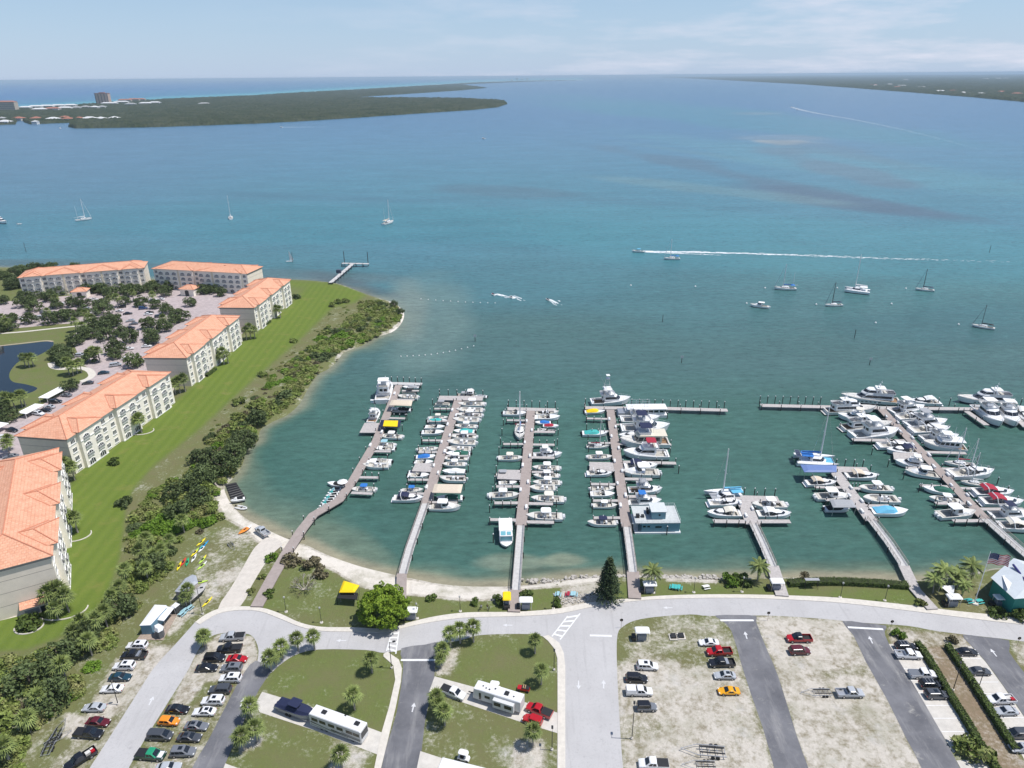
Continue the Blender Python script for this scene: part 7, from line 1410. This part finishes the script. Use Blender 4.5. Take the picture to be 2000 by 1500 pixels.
# ---------------- far town ----------------
FT=[mat('far_cream',(.45,.40,.33),.9),mat('far_white',(.60,.60,.58),.8),mat('far_tan',(.50,.36,.28),.9)]; FR=[mat('far_redroof',(.35,.14,.09),.9),mat('far_greyroof',(.35,.35,.35),.9),mat('far_whiteroof',(.62,.62,.62),.8)]
def farhouse(px,py,wpx,hm,wallm,roofm,label,floors=2,tower=False,name='house'):
    p=G(px,py,1); sc_=p.length/FPX; w=wpx*sc_; d=min(w,26); r=empty(name,(p.x,p.y,3),random.uniform(-.1,.1)); q=MB(); q.box(-w/2,w/2,-d/2,d/2,-3,hm); q.build('wall',wallm,r)
    if tower:
        for x in np.linspace(-w/2+2,w/2-2,5): q=MB(); q.box(x-1.6,x+1.6,-d/2-.4,-d/2-.05,2,hm-2); q.build('window_column',VOIDM,r)
        q=MB(); q.box(-w/2-1,w/2+1,-d/2-1,d/2+1,hm,hm+2.2); q.box(-w/5,w/5,-d/4,d/4,hm+2.2,hm+6); q.build('roof',roofm,r)
    else:
        q=MB(); F,E=hip(-w/2-1,w/2+1,-d/2-1,d/2+1,hm+.02,.35); 
        for f in F: q.face(f)
        q.build('roof',roofm,r)
        for f in range(floors):
            q=MB(); z=hm*(f+.3)/floors; n=max(2,int(w/5))
            for i in range(n): x=-w/2+w*(i+.5)/n; q.face([(x-1,-d/2-.05,z),(x+1,-d/2-.05,z),(x+1,-d/2-.05,z+hm/floors*.45),(x-1,-d/2-.05,z+hm/floors*.45)])
            q.build('window_row',VOIDM,r)
    tag(r,label,'building' if hm>12 else 'house','buildings on the barrier island' if px<1000 else 'houses along the mainland shore'); return r
farhouse(204,204.5,21,52,FT[2],FR[0],'tall brown apartment tower standing out on the barrier island',12,True,'apartment_tower')
farhouse(3,218,50,36,FT[0],FR[0],'wide cream apartment block at the picture edge on the island',5,False,'apartment_tower')
for i,(x,y,w,h,a,b2) in enumerate(((50,214,18,8,1,2),(70,212.5,20,9,1,2),(92,211.5,22,9,1,2),(115,210.5,22,9,1,2),(138,210,20,9,1,2),(78,218,20,8,0,2),(104,217,22,9,1,0),(128,215,22,8,1,2),(150,214,14,7,1,1),(168,213,12,8,1,1),(186,214,12,9,1,2),(200,213,12,8,1,1),(215,205,26,7,1,2),(238,203,22,9,1,2),(245,200,20,12,0,0),(262,199,18,13,0,0),(276,198.5,14,12,0,0),(256,207,16,8,1,1),(284,205,18,7,1,2),(303,204,18,8,1,2),(399,205,18,5,1,1))):
    farhouse(x,y,w,h,FT[a],FR[b2],f'{["cream","white","tan"][a]} island building with {["red","grey","white"][b2]} roof, {ORD(i+1)} in the oceanfront strip from the tower side'.replace('from the tower side','of rooftops') )
for i,(x,y,w,b2) in enumerate(((5,235,10,1),(11,242,18,2),(38,235,15,0),(72,235,14,0),(105,236,18,2),(128,233,12,0),(134,236,14,0),(156,235,12,0),(176,235,20,2),(198,235.5,14,2),(224,234.5,14,2),(70,242,8,2))):
    farhouse(x,y,w,5,FT[1],FR[b2],f'waterside island house with {["red","grey","white"][b2]} roof, {ORD(i+1)} in the canal-side row')
for i,(x,y,w,b2) in enumerate(((1380,150,8,2),(1706,167.5,12,0),(1710,168.5,6,2),(1738,166.5,10,2),(1760,169,14,2),(1752,172,10,0),(1835,180.5,16,2),(1925,155,9,2),(1950,154,10,2),(1965,154,8,2),(1955,182,12,0),(1880,184,10,2),(1985,186,14,0),(1768,157,8,2),(1860,180,10,0),(1800,172,10,1),(1915,186,12,2))):
    farhouse(x,y,w,7,FT[1],FR[b2],f'mainland house with {["red","grey","white"][b2]} roof, {ORD(i+1)} in the far shore scatter')
for i,(x,y,h) in enumerate(((1010,157,60),(1020,156.6,45),(1030,156.6,55),(1062,156,35),(1000,157.8,30))):
    farhouse(x,y,3.2,h,FT[0],FR[2],f'faint distant high-rise on the horizon, {ORD(i+1)} of the cluster',5,False,'apartment_tower')
# ---------------- vegetation ----------------
def leafmat(name,c1,c2,c3=None,sc=1.2):
    m,t,b,ma,mixc,noise=node_mat(name); pos=geo(t); oi=t.nodes.new('ShaderNodeObjectInfo')
    n=noise(pos,sc,4,.7); n2=noise(pos,sc*.22,2,.5); c=mixc(ma('MULTIPLY_ADD',n,2.4,-.7,clamp=True),c1,c2)
    if c3: c=mixc(ma('MULTIPLY_ADD',n2,3,-1.35,clamp=True),c,c3)
    v=t.nodes.new('ShaderNodeHueSaturation'); t.links.new(c,v.inputs['Color']); t.links.new(ma('MULTIPLY_ADD',oi.outputs['Random'],.4,.8),v.inputs['Value']); t.links.new(v.outputs[0],b.inputs['Base Color'])
    b.inputs['Roughness'].default_value=.65; b.inputs['Specular IOR Level'].default_value=.25; return m
LOAK=leafmat('leaf_oak',(.045,.068,.024),(.135,.175,.062)); LMAN=leafmat('leaf_mangrove',(.075,.105,.024),(.25,.31,.075),(.27,.25,.11)); LBRI=leafmat('leaf_bright',(.06,.13,.012),(.17,.27,.03)); LPALM=leafmat('leaf_palm',(.095,.135,.038),(.27,.32,.10)); LDRY=leafmat('leaf_dry',(.10,.09,.05),(.22,.19,.11)); LHED=leafmat('leaf_hedge',(.045,.075,.015),(.12,.17,.035)); LPINE=leafmat('leaf_pine',(.022,.042,.018),(.07,.10,.04))
LBIG=leafmat('leaf_big',(.11,.205,.012),(.34,.46,.05))
BARK=mat('bark',(.16,.13,.10),.95,var=.3,scale=3); BARKG=mat('bark_grey',(.34,.31,.28),.95,var=.25,scale=3)
def leafquads(centers,normals,size,rng,elong=1.5,jit=.9):
    n=len(centers); a=rng.normal(size=(n,3)); nr=normals+rng.normal(size=(n,3))*jit; nr/=np.linalg.norm(nr,axis=1,keepdims=True)+1e-9
    u=np.cross(nr,a); u/=np.linalg.norm(u,axis=1,keepdims=True)+1e-9; v=np.cross(nr,u); s=(size*rng.uniform(.6,1.4,n))[:,None]
    V=np.stack([centers-u*s*elong*.5,centers-v*s*.5+u*s*.1,centers+u*s*elong*.5,centers+v*s*.5+u*s*.1],1).reshape(-1,3)
    return V
def cloud(nclump,R,H,clr,nleaf,size,rng,z0=0.,flat=1.,core=True,shape='dome'):
    """clumps over an uneven dome, leaves round each clump"""
    C=[];Nn=[]
    for i in range(nclump):
        th=rng.uniform(0,2*math.pi); 
        if shape=='dome': ph=math.acos(rng.uniform(.0,1)); rr=rng.uniform(.72,1.02)
        else: ph=math.acos(rng.uniform(-.6,1)); rr=rng.uniform(.6,1.)
        c=np.array([R*rr*math.sin(ph)*math.cos(th),R*rr*math.sin(ph)*math.sin(th),z0+H*rr*math.cos(ph)]); cr_=clr*rng.uniform(.6,1.25)
        d=rng.normal(size=(nleaf,3)); d/=np.linalg.norm(d,axis=1,keepdims=True); d[:,2]=np.abs(d[:,2])*rng.choice([1,1,1,-1],nleaf); r=cr_*rng.uniform(.75,1.05,(nleaf,1)); C.append(c+d*r*np.array([1,1,.75*flat])); Nn.append(d)
    return leafquads(np.concatenate(C),np.concatenate(Nn),size,rng)
def qf(n): return np.arange(n).reshape(-1,4)
def trunk(root,h,r,lean=(0,0),limbs=4,R=2,m=BARK,name='trunk'):
    q=MB(); P=[(0,0,-.3),(lean[0]*.4,lean[1]*.4,h*.5),(lean[0],lean[1],h)]; q.cyl(P[0],P[1],r,r*.8,7); q.cyl(P[1],P[2],r*.8,r*.55,7)
    for i in range(limbs): a=i*2*math.pi/limbs+.4; q.cyl((lean[0],lean[1],h*.85),(R*.6*math.cos(a),R*.6*math.sin(a),h+R*.45),r*.45,r*.15,5)
    q.build(name,m,root)
def make_oak(seed,R=3.4,H=3.0,h=2.4,m=LOAK,nc=34,nl=46,size=.42,cl=1.25):
    rng=np.random.default_rng(seed); r=empty('tree'); V=cloud(nc,R,H,cl,nl,size,rng,z0=h,shape='ball' if h>2.2 else 'dome'); np_mesh('crown',V,qf(len(V)),m,r); trunk(r,h,.22,(rng.uniform(-.3,.3),0),5,R); return r
def make_bush(seed,R=1.5,H=1.2,m=LMAN,nc=14,nl=40,size=.34):
    rng=np.random.default_rng(seed); r=empty('shrub'); V=cloud(nc,R,H,.62,nl,size,rng,z0=.15); np_mesh('foliage',V,qf(len(V)),m,r)
    q=MB()
    for i in range(4): a=i*1.6; q.cyl((0,0,-.2),(R*.5*math.cos(a),R*.5*math.sin(a),H*.8),.05,.02,4)
    q.build('stem',BARK,r); return r
def fan_leaf(F,base,dr,L,W,rng,droop):
    """palmetto fan: narrow blades from one point"""
    d=Vector(dr).normalized(); side=d.cross(Vector((0,0,1))); side=side.normalized() if side.length>.01 else Vector((1,0,0)); up=side.cross(d); k=6; tip0=Vector(base)+d*L*.38
    F.append([Vector(base),Vector(base)+side*.04,tip0+side*.04,tip0])
    for i in range(k):
        a=(i/(k-1)-.5)*1.75; dd=(d*math.cos(a)+side*math.sin(a)).normalized(); e=tip0+dd*L*.72*(1-.18*abs(a))+Vector((0,0,-droop*L*.30*(.6+abs(a)))); mid=tip0+dd*L*.3+up*.03; n=dd.cross(up).normalized()*W
        F.append([tip0,mid-n,e,mid+n])
def make_sabal(seed,h=4.2,L=2.05,n=32,m=LPALM,skirt=True):
    rng=random.Random(seed); r=empty('palm_tree'); F=[]
    for i in range(n):
        a=i*2.399; e=1.45-2.0*(i/n); dr=(math.cos(a)*math.cos(e),math.sin(a)*math.cos(e),math.sin(e)); fan_leaf(F,(0,0,h),dr,L*rng.uniform(.85,1.15),.125,rng,.4+.5*(i/n))
    V=np.array([tuple(p) for f in F for p in f]); np_mesh('crown',V,qf(len(V)),m,r)
    q=MB(); q.cyl((0,0,-.3),(0,0,h*.55),.20,.17,8); q.cyl((0,0,h*.55),(0,0,h-.05),.17,.24,8); q.build('trunk',BARKG,r); return r
def make_coco(seed,h=6.5,L=3.6,n=26):
    rng=random.Random(seed); r=empty('palm_tree'); F=[]; lean=rng.uniform(-.8,.8)
    for i in range(n):
        a=i*2.399+rng.uniform(-.2,.2); e=1.0-1.3*(i/n); P=[]; 
        for k in range(9):
            t=k/8; rr=L*t; P.append(Vector((lean+math.cos(a)*rr*math.cos(e*(1-t*.4)),math.sin(a)*rr*math.cos(e*(1-t*.4)),h+math.sin(e)*rr-1.5*t*t*L*.33)))
        sd_=Vector((-math.sin(a),math.cos(a),0))
        for k in range(8):
            w=.62*math.sin(math.pi*min(1,(k+1.2)/9.5)); A,B2=P[k],P[k+1]
            for s_ in (1,-1):
                for j in range(3):
                    f0=j*.33; b0=A.lerp(B2,f0); b1=A.lerp(B2,f0+.30); F.append([b0,b1,b1+sd_*s_*w+(B2-A)*.5+Vector((0,0,-w*.45)),b0+sd_*s_*w*.95+(B2-A)*.45+Vector((0,0,-w*.5))])
    V=np.array([tuple(p) for f in F for p in f]); np_mesh('crown',V,qf(len(V)),LPALM,r)
    q=MB(); q.cyl((0,0,-.3),(lean*.4,0,h*.5),.19,.15,8); q.cyl((lean*.4,0,h*.5),(lean,0,h),.15,.12,8); q.build('trunk',BARKG,r); return r
def plant(key,fn,px,py,lab,cat,grp=None,s=1.,z=1.,name=None):
    p=G(px,py,z); o=inst(key,fn,p,random.uniform(0,6.28),s); tag(o,lab,cat,grp)
    return o
# sabal palms of the camp lawns (positions are trunk feet)
SAB=[(553,1288,1.05,'palm at the lawn corner, middle of three taller ones near asphalt lane'),(583,1272,1.0,'palm second along the road edge of the motorhome lawn'),(615,1270,1.0,'palm third along the road edge of the motorhome lawn'),(531,1312,1.0,'bushy palm where the asphalt lane meets the motorhome lawn'),(540,1300,.8,'low palm squeezed behind the bushy corner palm'),(727,1314,1.05,'palm on the motorhome lawn nearest the crosswalk'),(693,1386,1.05,'palm on the motorhome lawn above the motorhome roof'),(493,1408,1.0,'palm at lane edge just below the covered boat pad'),(503,1448,1.05,'palm on the pale patch beside the asphalt lane'),(477,1465,1.05,'palm lowest in the trio beside the asphalt lane'),(669,1504,1.05,'palm below the motorhome at the bottom edge'),(404,1268,.95,'palm on the traffic island tip beside the parked cars'),(399,1262,.85,'second palm clustered on the traffic island tip'),
(899,1256,1.1,'palm with tall trunk, first of the pair at the road edge'),(925,1254,1.1,'palm with tall trunk, second of the pair at the road edge'),(880,1264,1.0,'bushy palm at the corner of road and stop-line lane'),(866,1292,1.0,'palm below the bushy corner palm beside the stop-line lane'),(861,1305,.7,'low palm beside the stop-line lane on pale soil'),(1045,1276,.95,'palm on pale ring near the second crosswalk'),(1057,1337,.95,'palm above the red buggy lawn'),(854,1386,1.0,'palm beside the white pickup on the RV pad'),(869,1417,1.05,'palm on the pale patch below the white pickup'),(1041,1457,1.0,'palm on pale patch near the lower lawn light pole'),(858,1398,.8,'small palm tucked behind the RV pad palms')]
for i,(x,y,s,l) in enumerate(SAB): plant(('sab',i%4),lambda:make_sabal(i%4,3.6+.25*(i%4)),x,y,l,'palm tree','palms on the camp lawns',s)
for i,(x,y,s,l) in enumerate(((1271,1143,1.0,'coconut palm beside the foot of the fourth pier'),(1479,1133,1.0,'coconut palm before the foot of the fifth pier'),(1822,1158,.9,'coconut palm nearest the sixth pier foot'),(1838,1148,1.1,'tall coconut palm behind the shade sail'),(1869,1150,.9,'coconut palm between shade sail and flagpole'),(1888,1141,1.1,'tall coconut palm just behind the flagpole'),(1878,1166,.8,'low coconut palm in front of the flagpole palms'),(1862,1140,.8,'coconut palm at the water behind the shade sail'))):
    plant(('coco',i%3),lambda:make_coco(i%3),x,y,l,'palm tree','coconut palms on the waterfront',s*.8)
# big round tree
rng=np.random.default_rng(5); r=empty('tree'); p=G(752,1213,1); r.location=p; V=np.concatenate([cloud(190,5.9,4.9,.95,120,.30,rng,z0=4.0,shape='ball'),cloud(40,6.6,5.2,.6,60,.28,rng,z0=4.2,shape='dome'),cloud(30,4.2,3.0,1.4,60,.4,rng,z0=4.2,shape='ball')]); np_mesh('crown',V,qf(len(V)),LBIG,r); trunk(r,3.4,.5,(0,0),8,5); tag(r,'big round bright green tree between road and beach','tree')
# norfolk pine
rng=np.random.default_rng(9); r=empty('pine_tree'); p=G(1187,1172,1); r.location=p; C=[];Nn=[]
for k in range(30):
    z=1.0+k*.40; R=3.9*(1-k/31)**.75*rng.uniform(.85,1.1)
    for a in range(11):
        th=a*2*math.pi/11+k*.7+rng.uniform(-.25,.25); n=26; t_=rng.uniform(.1,1,n)*rng.uniform(.8,1.1); C.append(np.stack([R*t_*math.cos(th),R*t_*math.sin(th),z+.3*t_*R*.4-.25*t_**2*R*.5+rng.normal(0,.08,n)],1)+rng.normal(0,.16,(n,3))); Nn.append(np.tile([0,0,1.],(n,1)))
V=leafquads(np.concatenate(C),np.concatenate(Nn),.24,rng,2.0,.5); np_mesh('crown',V,qf(len(V)),LPINE,r); q=MB(); q.cyl((0,0,-.3),(0,0,12.6),.28,.05,8); q.build('trunk',BARK,r); tag(r,'tall dark cone-shaped pine beside the fourth pier','pine tree')
# bare tree
r=empty('tree'); p=G(594,1152,1); r.location=p; q=MB(); rr=random.Random(4)
def br_(a,d,L,rad,k):
    b2=a+d*L; q.cyl(a,b2,rad,rad*.6,5)
    if k<=0: return
    for i in range(3): br_(b2,(d+Vector((rr.uniform(-.8,.8),rr.uniform(-.8,.8),rr.uniform(-.15,.55)))).normalized(),L*.7,rad*.55,k-1)
for i in range(7): a=i*.9; br_(Vector((0,0,0)),Vector((math.cos(a)*.9,math.sin(a)*.9,.75)).normalized(),1.7,.13,3)
q.build('branches',mat('bare_wood',(.42,.38,.33),.9,var=.2),r); rng=np.random.default_rng(3); V=cloud(14,3.2,2.6,.7,14,.22,rng,z0=.8); np_mesh('sparse_leaves',V,qf(len(V)),LDRY,r); tag(r,'bare pale branching tree beside the boardwalk','tree')
# small named plants
for i,(x,y,s,m_,l) in enumerate(((1757,1243,1.0,LBRI,'small round shrub on the dirt at the second dark lane'),(1857,1252,.8,LDRY,'dry small palm-like shrub at the head of the brown strip'),(1901,1473,1.9,LMAN,'large leafy shrub at the end of the near hedge'),(1421,1139,1.4,LBRI,'bright shrub on the waterfront between lamp posts'),(1453,1137,1.3,LHED,'dark shrub next to the fifth pier palm'),(1440,1134,1.1,LHED,'dark low shrub behind the waterfront lamp post'),(1568,1131,1.1,LDRY,'yellow-leaved shrub on the waterfront beyond the fifth pier'),(528,1162,.9,LHED,'green shrub beside the boardwalk foot'),(530,1092,1.0,LBRI,'bright shrub between sand track and boardwalk'),(512,1130,.7,LMAN,'low shrub midway between sand track and boardwalk'),(490,1158,.7,LMAN,'low shrub at the road end between track and boardwalk'),(570,1098,1.5,LDRY,'pale bushy shrub behind the bare tree'),(610,1108,1.6,LDRY,'straw-coloured shrub between bare tree and beach'),(628,1122,1.3,LDRY,'straw-coloured low shrub nearest the yellow tent'),(843,1170,.8,LHED,'small shrub on the beach edge beyond the round tree'),(926,1178,.8,LHED,'small shrub on the beach edge before two people'),(975,1175,1.1,LHED,'dark shrub beside the small yellow canopy'),(1028,1165,1.0,LHED,'dark shrub across from the small yellow canopy'),(1086,1180,.9,LHED,'dark shrub beside the rocky patch lamp'),(1795,1181,.9,LMAN,'shrub beside the sixth pier walkway'),(1946,1200,1.2,LHED,'clipped round shrub at the kerb by the marina'),(1985,1202,1.5,LHED,'low dark hedge clump at the kerb near picture edge'),(243,988,1.6,LOAK,'round dark bush standing in the lawn edge grass'),(57,1222,1.7,LHED,'dark hedge in the curved bed near the porch'),(578,583,1.6,LOAK,'round dark bush at the end of the fourth condo block'),(225,905,1.2,LHED,'clipped hedge foot below the second condo facade'),(502,797,1.9,LMAN,'large bush alone where the lawn meets scrub'),(468,788,1.7,LMAN,'bush beside the large lone bush at lawn edge'),(512,734,1.3,LMAN,'small bush on the rough grass beyond the lawn'),(573,668,1.2,LMAN,'small dark bush on the rough grass beside the lawn'),(648,598,1.5,LMAN,'bush at the lawn tip near the fishing pier'),(662,592,1.6,LMAN,'second bush at the lawn tip near the fishing pier'),(675,590,1.4,LMAN,'third bush at the lawn tip near the fishing pier'))):
    plant(('bush',m_.name,i%3),lambda:make_bush(i%3,m=m_),x,y,l,'shrub',None,s)
# hedges
def hedge(pts,w,h,label,step=.45):
    rng=np.random.default_rng(len(pts)*7); P=[G(x,y,1) for x,y in smooth_px(pts,4)]; C=[];Nn=[]
    for p,d in along(P,step):
        n=60; k=rng.integers(0,3,n); side=Vector((-d.y,d.x,0)); u=rng.uniform(-1,1,n); v=rng.uniform(0,1,n)
        for i in range(n):
            if k[i]==0: o=(u[i]*w/2,h+rng.normal(0,.06)); nn=(0,0,1)
            else: sg=1 if k[i]==1 else -1; o=(sg*w/2*rng.uniform(.9,1.05),v[i]*h); nn=(side.x*sg,side.y*sg,.3)
            C.append((p.x+side.x*o[0]+d.x*rng.uniform(-.3,.3),p.y+side.y*o[0]+d.y*rng.uniform(-.3,.3),1+o[1])); Nn.append(nn)
    V=leafquads(np.array(C),np.array(Nn,dtype=float),.22,rng,1.3,.6); r=empty('hedge'); np_mesh('foliage',V,qf(len(V)),LHED,r)
    q=MB(); 
    for a,b2 in zip(P,P[1:]): d=(b2-a).normalized(); n_=Vector((-d.y,d.x,0))*w*.42; t=Vector((0,0,h*.92)); q.face([a-n_+t,b2-n_+t,b2+n_+t,a+n_+t]); q.face([a-n_,b2-n_,b2-n_+t,a-n_+t]); q.face([a+n_,a+n_+t,b2+n_+t,b2+n_])
    q.build('inner_twigs',mat('twigs',(.03,.04,.012),.95),r); tag(r,label,'hedge','clipped hedges'); return r
hedge([(1790,1260),(1812,1290),(1860,1370),(1890,1418),(1915,1462)],1.3,1.3,'clipped hedge beside the bays with the white pickups')
hedge([(1849,1265),(1880,1310),(1925,1380),(1982,1470)],1.3,1.3,'clipped hedge beside the farther bays with the black sedans')
hedge([(1934,1490),(1960,1530)],1.3,1.3,'short stretch of clipped hedge at the bottom edge')
hedge([(1540,1142),(1620,1139),(1700,1142),(1772,1147)],2.2,1.2,'long low leafy hedge along the waterfront beyond the fifth pier',.6)
hedge([(160,905),(172,898)],1.6,1.2,'short hedge at the foot of the second condo block'); hedge([(215,872),(238,856)],1.5,1.3,'longer hedge strip under the second condo windows'); hedge([(292,817),(306,808)],1.5,1.2,'hedge strip near the far end of the second block'); hedge([(404,736),(422,722)],1.4,1.2,'hedge strip under the third condo windows'); hedge([(518,636),(528,629)],1.4,1.2,'hedge strip under the fourth condo windows')
# palms by the condo blocks
CPL=[(136,1038,1.5),(152,1040,1.4),(133,935,1.5),(146,938,1.3),(118,942,1.5),(106,1196,1.6),(122,1190,1.55),(135,1196,1.3),(114,1210,1.1),(267,842,1.5),(277,845,1.5),(262,838,1.2),(343,770,1.4),(352,768,1.5),(362,765,1.5),(438,712,1.5),(430,712,1.2),(446,710,1.2),(482,664,1.3),(490,662,1.5),(498,661,1.3),(541,620,1.4),(548,621,1.3),(20,890,1.2)]
NM={0:'nearest condo block',1:'second condo block',2:'third condo block',3:'fourth condo block'}
cnt={}
for i,(x,y,s) in enumerate(CPL):
    b_=0 if y>900 else 1 if y>760 else 2 if y>700 else 3; cnt[b_]=cnt.get(b_,0)+1
    plant(('sab',i%4),None,x,y,f'palm in the beds along the {NM[b_]}, {ORD(cnt[b_])} from its near corner' if b_ else f'tall palm beside the nearest condo block, {ORD(cnt[b_])} of its garden palms','palm tree','palms beside the condo blocks',s*.95)
# oaks and palms in the condo grounds
OK=[(58,632),(100,632),(122,628),(140,624),(68,608),(100,588),(52,588),(44,600),(60,598),(112,602),(143,598),(163,598),(198,604),(219,582),(206,574),(192,572),(203,614),(245,594),(278,598),(268,574),(289,570),(299,566),(310,572),(324,578),(306,602),(327,612),(290,642),(322,646),(226,635),(206,650),(184,646),(210,664),(254,668),(294,664),(300,672),(227,692),(166,662),(147,674),(122,692),(110,700),(124,704),(128,714),(10,642),(24,630),(21,644),(8,594),(138,764),(226,700),(262,716),(22,822),(6,806),(176,708),(405,572),(418,573),(432,578),(396,574),(342,632),(352,626),(372,598),(120,575),(80,585),(34,560),(24,565),(340,560),(330,566),(2,650),(186,568),(172,572),(46,562),(265,560),(252,578),(236,574),(165,615),(180,660),(240,655),(215,640)]
OK.sort(key=lambda e:(e[0]-60)**2+(2.2*(e[1]-700))**2)
for i,(x,y) in enumerate(OK): plant(('oak',i%5),lambda:make_oak(i%5,R=3.2+.3*(i%3)),x,y,f'dark spreading tree in the condo grounds, {ORD(i+1)} nearest the pond','tree','trees in the condo grounds',random.uniform(.9,1.25))
PK=[(50,716),(58,718),(66,716),(136,732),(144,734),(152,730),(160,728),(176,708),(186,706),(196,708),(20,800),(30,800),(44,796),(50,794),(12,796),(175,638),(184,642),(170,630),(96,624),(215,598),(262,590),(8,640),(16,646),(164,655),(150,648),(22,880),(112,600),(322,640),(232,600),(300,590)]
PK.sort(key=lambda e:(e[0]-60)**2+(2.2*(e[1]-700))**2)
for i,(x,y) in enumerate(PK): plant(('sab',i%4),None,x,y,f'palm in the condo grounds, {ORD(i+1)} nearest the pond','palm tree','palms in the condo grounds',random.uniform(1.15,1.5))
# trees on the shore behind the bayside blocks
for i,(x,y) in enumerate(((4,545),(14,543),(30,540),(42,536),(54,534),(66,532),(78,532),(90,530),(104,529),(18,556),(30,552),(150,528))): plant(('oak',i%5),None,x,y,f'dark shore tree behind the farther bayside block, {ORD(i+1)} from picture edge','tree','trees on the shore behind the condos',random.uniform(.8,1.2))
# scrub: thick belt as one mass, with the palms and big bushes that stand out as things
BELT=[(700,588),(740,588),(772,598),(783,615),(778,630),(735,655),(706,670),(664,684),(648,702),(620,724),(596,755),(572,786),(528,815),(500,838),(497,862),(474,884),(462,908),(446,935),(428,950),(420,985),(435,1010),(400,1030),(395,1055),(345,1090),(330,1120),(300,1150),(262,1190),(240,1220),(215,1270),(180,1320),(150,1370),(90,1420),(50,1480),(20,1560),(-120,1560),(-120,1300),(60,1285),(110,1262),(170,1228),(215,1165),(240,1095),(252,1010),(285,975),(318,940),(372,890),(405,855),(450,822),(500,775),(540,725),(600,680),(640,640),(700,610)]
rng=np.random.default_rng(21)
def scatter(poly,dens,rng):
    W=[G(x,y,1) for x,y in poly]; pw=[(p.x,p.y) for p in W]; xs_=[p[0] for p in pw]; ys_=[p[1] for p in pw]; A=(max(xs_)-min(xs_))*(max(ys_)-min(ys_)); n=int(A*dens); X=rng.uniform(min(xs_),max(xs_),n); Y=rng.uniform(min(ys_),max(ys_),n); k=inpoly(X,Y,pw); return X[k],Y[k],sdist(X[k],Y[k],pw)
TMPL={}
for nm,sz in (('a',.36),('b',.46)):
    TMPL[nm]=[cloud(16,1.5,1.3,.75,46,sz,np.random.default_rng(50+k),z0=.1) for k in range(4)]
def mass(name,poly,dens,smin,smax,m_,label,seed,edge=2.5,hz=1.,thin=None,cat='scrub'):
    rng=np.random.default_rng(seed); X,Y,Dd=scatter(poly,dens,rng); out=[]
    nn=vnoise(X,Y,11,seed)
    for i in range(len(X)):
        if thin is not None and nn[i]<thin: continue
        s=rng.uniform(smin,smax)*(.55+.45*min(1,Dd[i]/edge)); V=TMPL['a' if Y[i]<230 else 'b'][rng.integers(4)]; a=rng.uniform(0,6.28); ca,sa=math.cos(a),math.sin(a); W=np.empty_like(V); W[:,0]=(V[:,0]*ca-V[:,1]*sa)*s+X[i]; W[:,1]=(V[:,0]*sa+V[:,1]*ca)*s+Y[i]; W[:,2]=V[:,2]*s*hz*rng.uniform(.6,1.2)*(1 if Y[i]<260 else .72)+.8; out.append(W)
    V=np.concatenate(out); o=np_mesh(name,V,qf(len(V)),m_); tag(o,label,cat,kind='stuff'); return len(out)
n1=mass('scrub',BELT,.115,.8,1.6,LMAN,'dense green mangrove scrub between the lawn and the bay',31,thin=.28)
n2_=mass('scrub',BELT,.026,1.0,1.8,LOAK,'darker bushes mixed through the shore scrub',33,thin=.55)
mass('scrub',BELT,.035,.9,1.5,LBRI,'fresh yellow-green bushes mixed through the shore scrub',41,thin=.52)
mass('scrub',BELT,.022,.7,1.3,LDRY,'dry grey-brown bushes mixed through the shore scrub',43,thin=.58)
mass('scrub',[(250,1030),(330,1000),(420,985),(420,1025),(330,1060),(262,1075)],.10,.9,1.5,LBRI,'bright green low thicket above the kayaks',34,thin=.2)
mass('scrub',[(-100,1330),(60,1300),(120,1330),(100,1400),(20,1450),(-100,1450)],.05,.8,1.4,LBRI,'bright green thicket near the lower scrub',35,thin=.35)
mass('scrub',[(670,672),(700,664),(640,720),(600,745),(560,780),(500,830),(440,860),(430,920),(300,1010),(270,990),(380,890),(450,822),(540,725),(600,680)],.02,.5,.9,LDRY,'dry olive brush at the edges of the scrub',36,thin=.3)
mass('scrub',[(650,600),(720,594),(700,650),(600,710),(500,790),(430,850),(395,845),(500,740),(590,668)],.06,.25,.6,LMAN,'sparse low brush on the rough grass beside the lawn',37,thin=.35)
mass('scrub',[(1015,1148),(1090,1135),(1180,1128),(1180,1136),(1090,1143),(1015,1158)],.10,.2,.4,LMAN,'low weeds on the shore below the pine',38,thin=.4)
for i,(x,y,s) in enumerate(((290,1075,1.35),(360,1040,1.35),(320,1100,1.3),(250,1140,1.3),(305,1110,1.4),(290,1135,1.3),(210,1225,1.4),(195,1240,1.35),(165,1240,1.4),(150,1260,1.3),(130,1330,1.4),(180,1280,1.3),(60,1430,1.3),(20,1490,1.4),(85,1390,1.3),(240,1175,1.3),(335,1075,1.2),(278,1100,1.4),(225,1190,1.25),(372,1180,1.25),(365,1185,1.0))):
    plant(('sab',i%4),None,x,y,f'scrub palm, {ORD(i+1)} counted down from the kayak clearing' if i<19 else ['palm standing in front of the grey park trailer','smaller palm beside the grey park trailer'][i-19],'palm tree','palms standing in the scrub',s*.84)
for i,(x,y,s) in enumerate(((460,900,1.2),(440,925,1.25),(470,880,1.1),(400,945,1.2),(420,915,1.25),(390,985,1.1),(350,1010,1.0),(480,866,1.0),(505,828,1.0),(120,1300,1.1),(170,1255,1.0),(100,1380,1.1),(60,1340,1.1),(300,1120,1.0),(240,1200,1.0),(770,600,.7),(782,613,.6),(395,905,1.0),(375,955,1.0),(340,975,.9))):
    plant(('oak',i%5),None,x,y,f'dark dense tree standing in the shore scrub, {ORD(i+1)} of those above the bushes','tree','trees standing in the scrub',s)
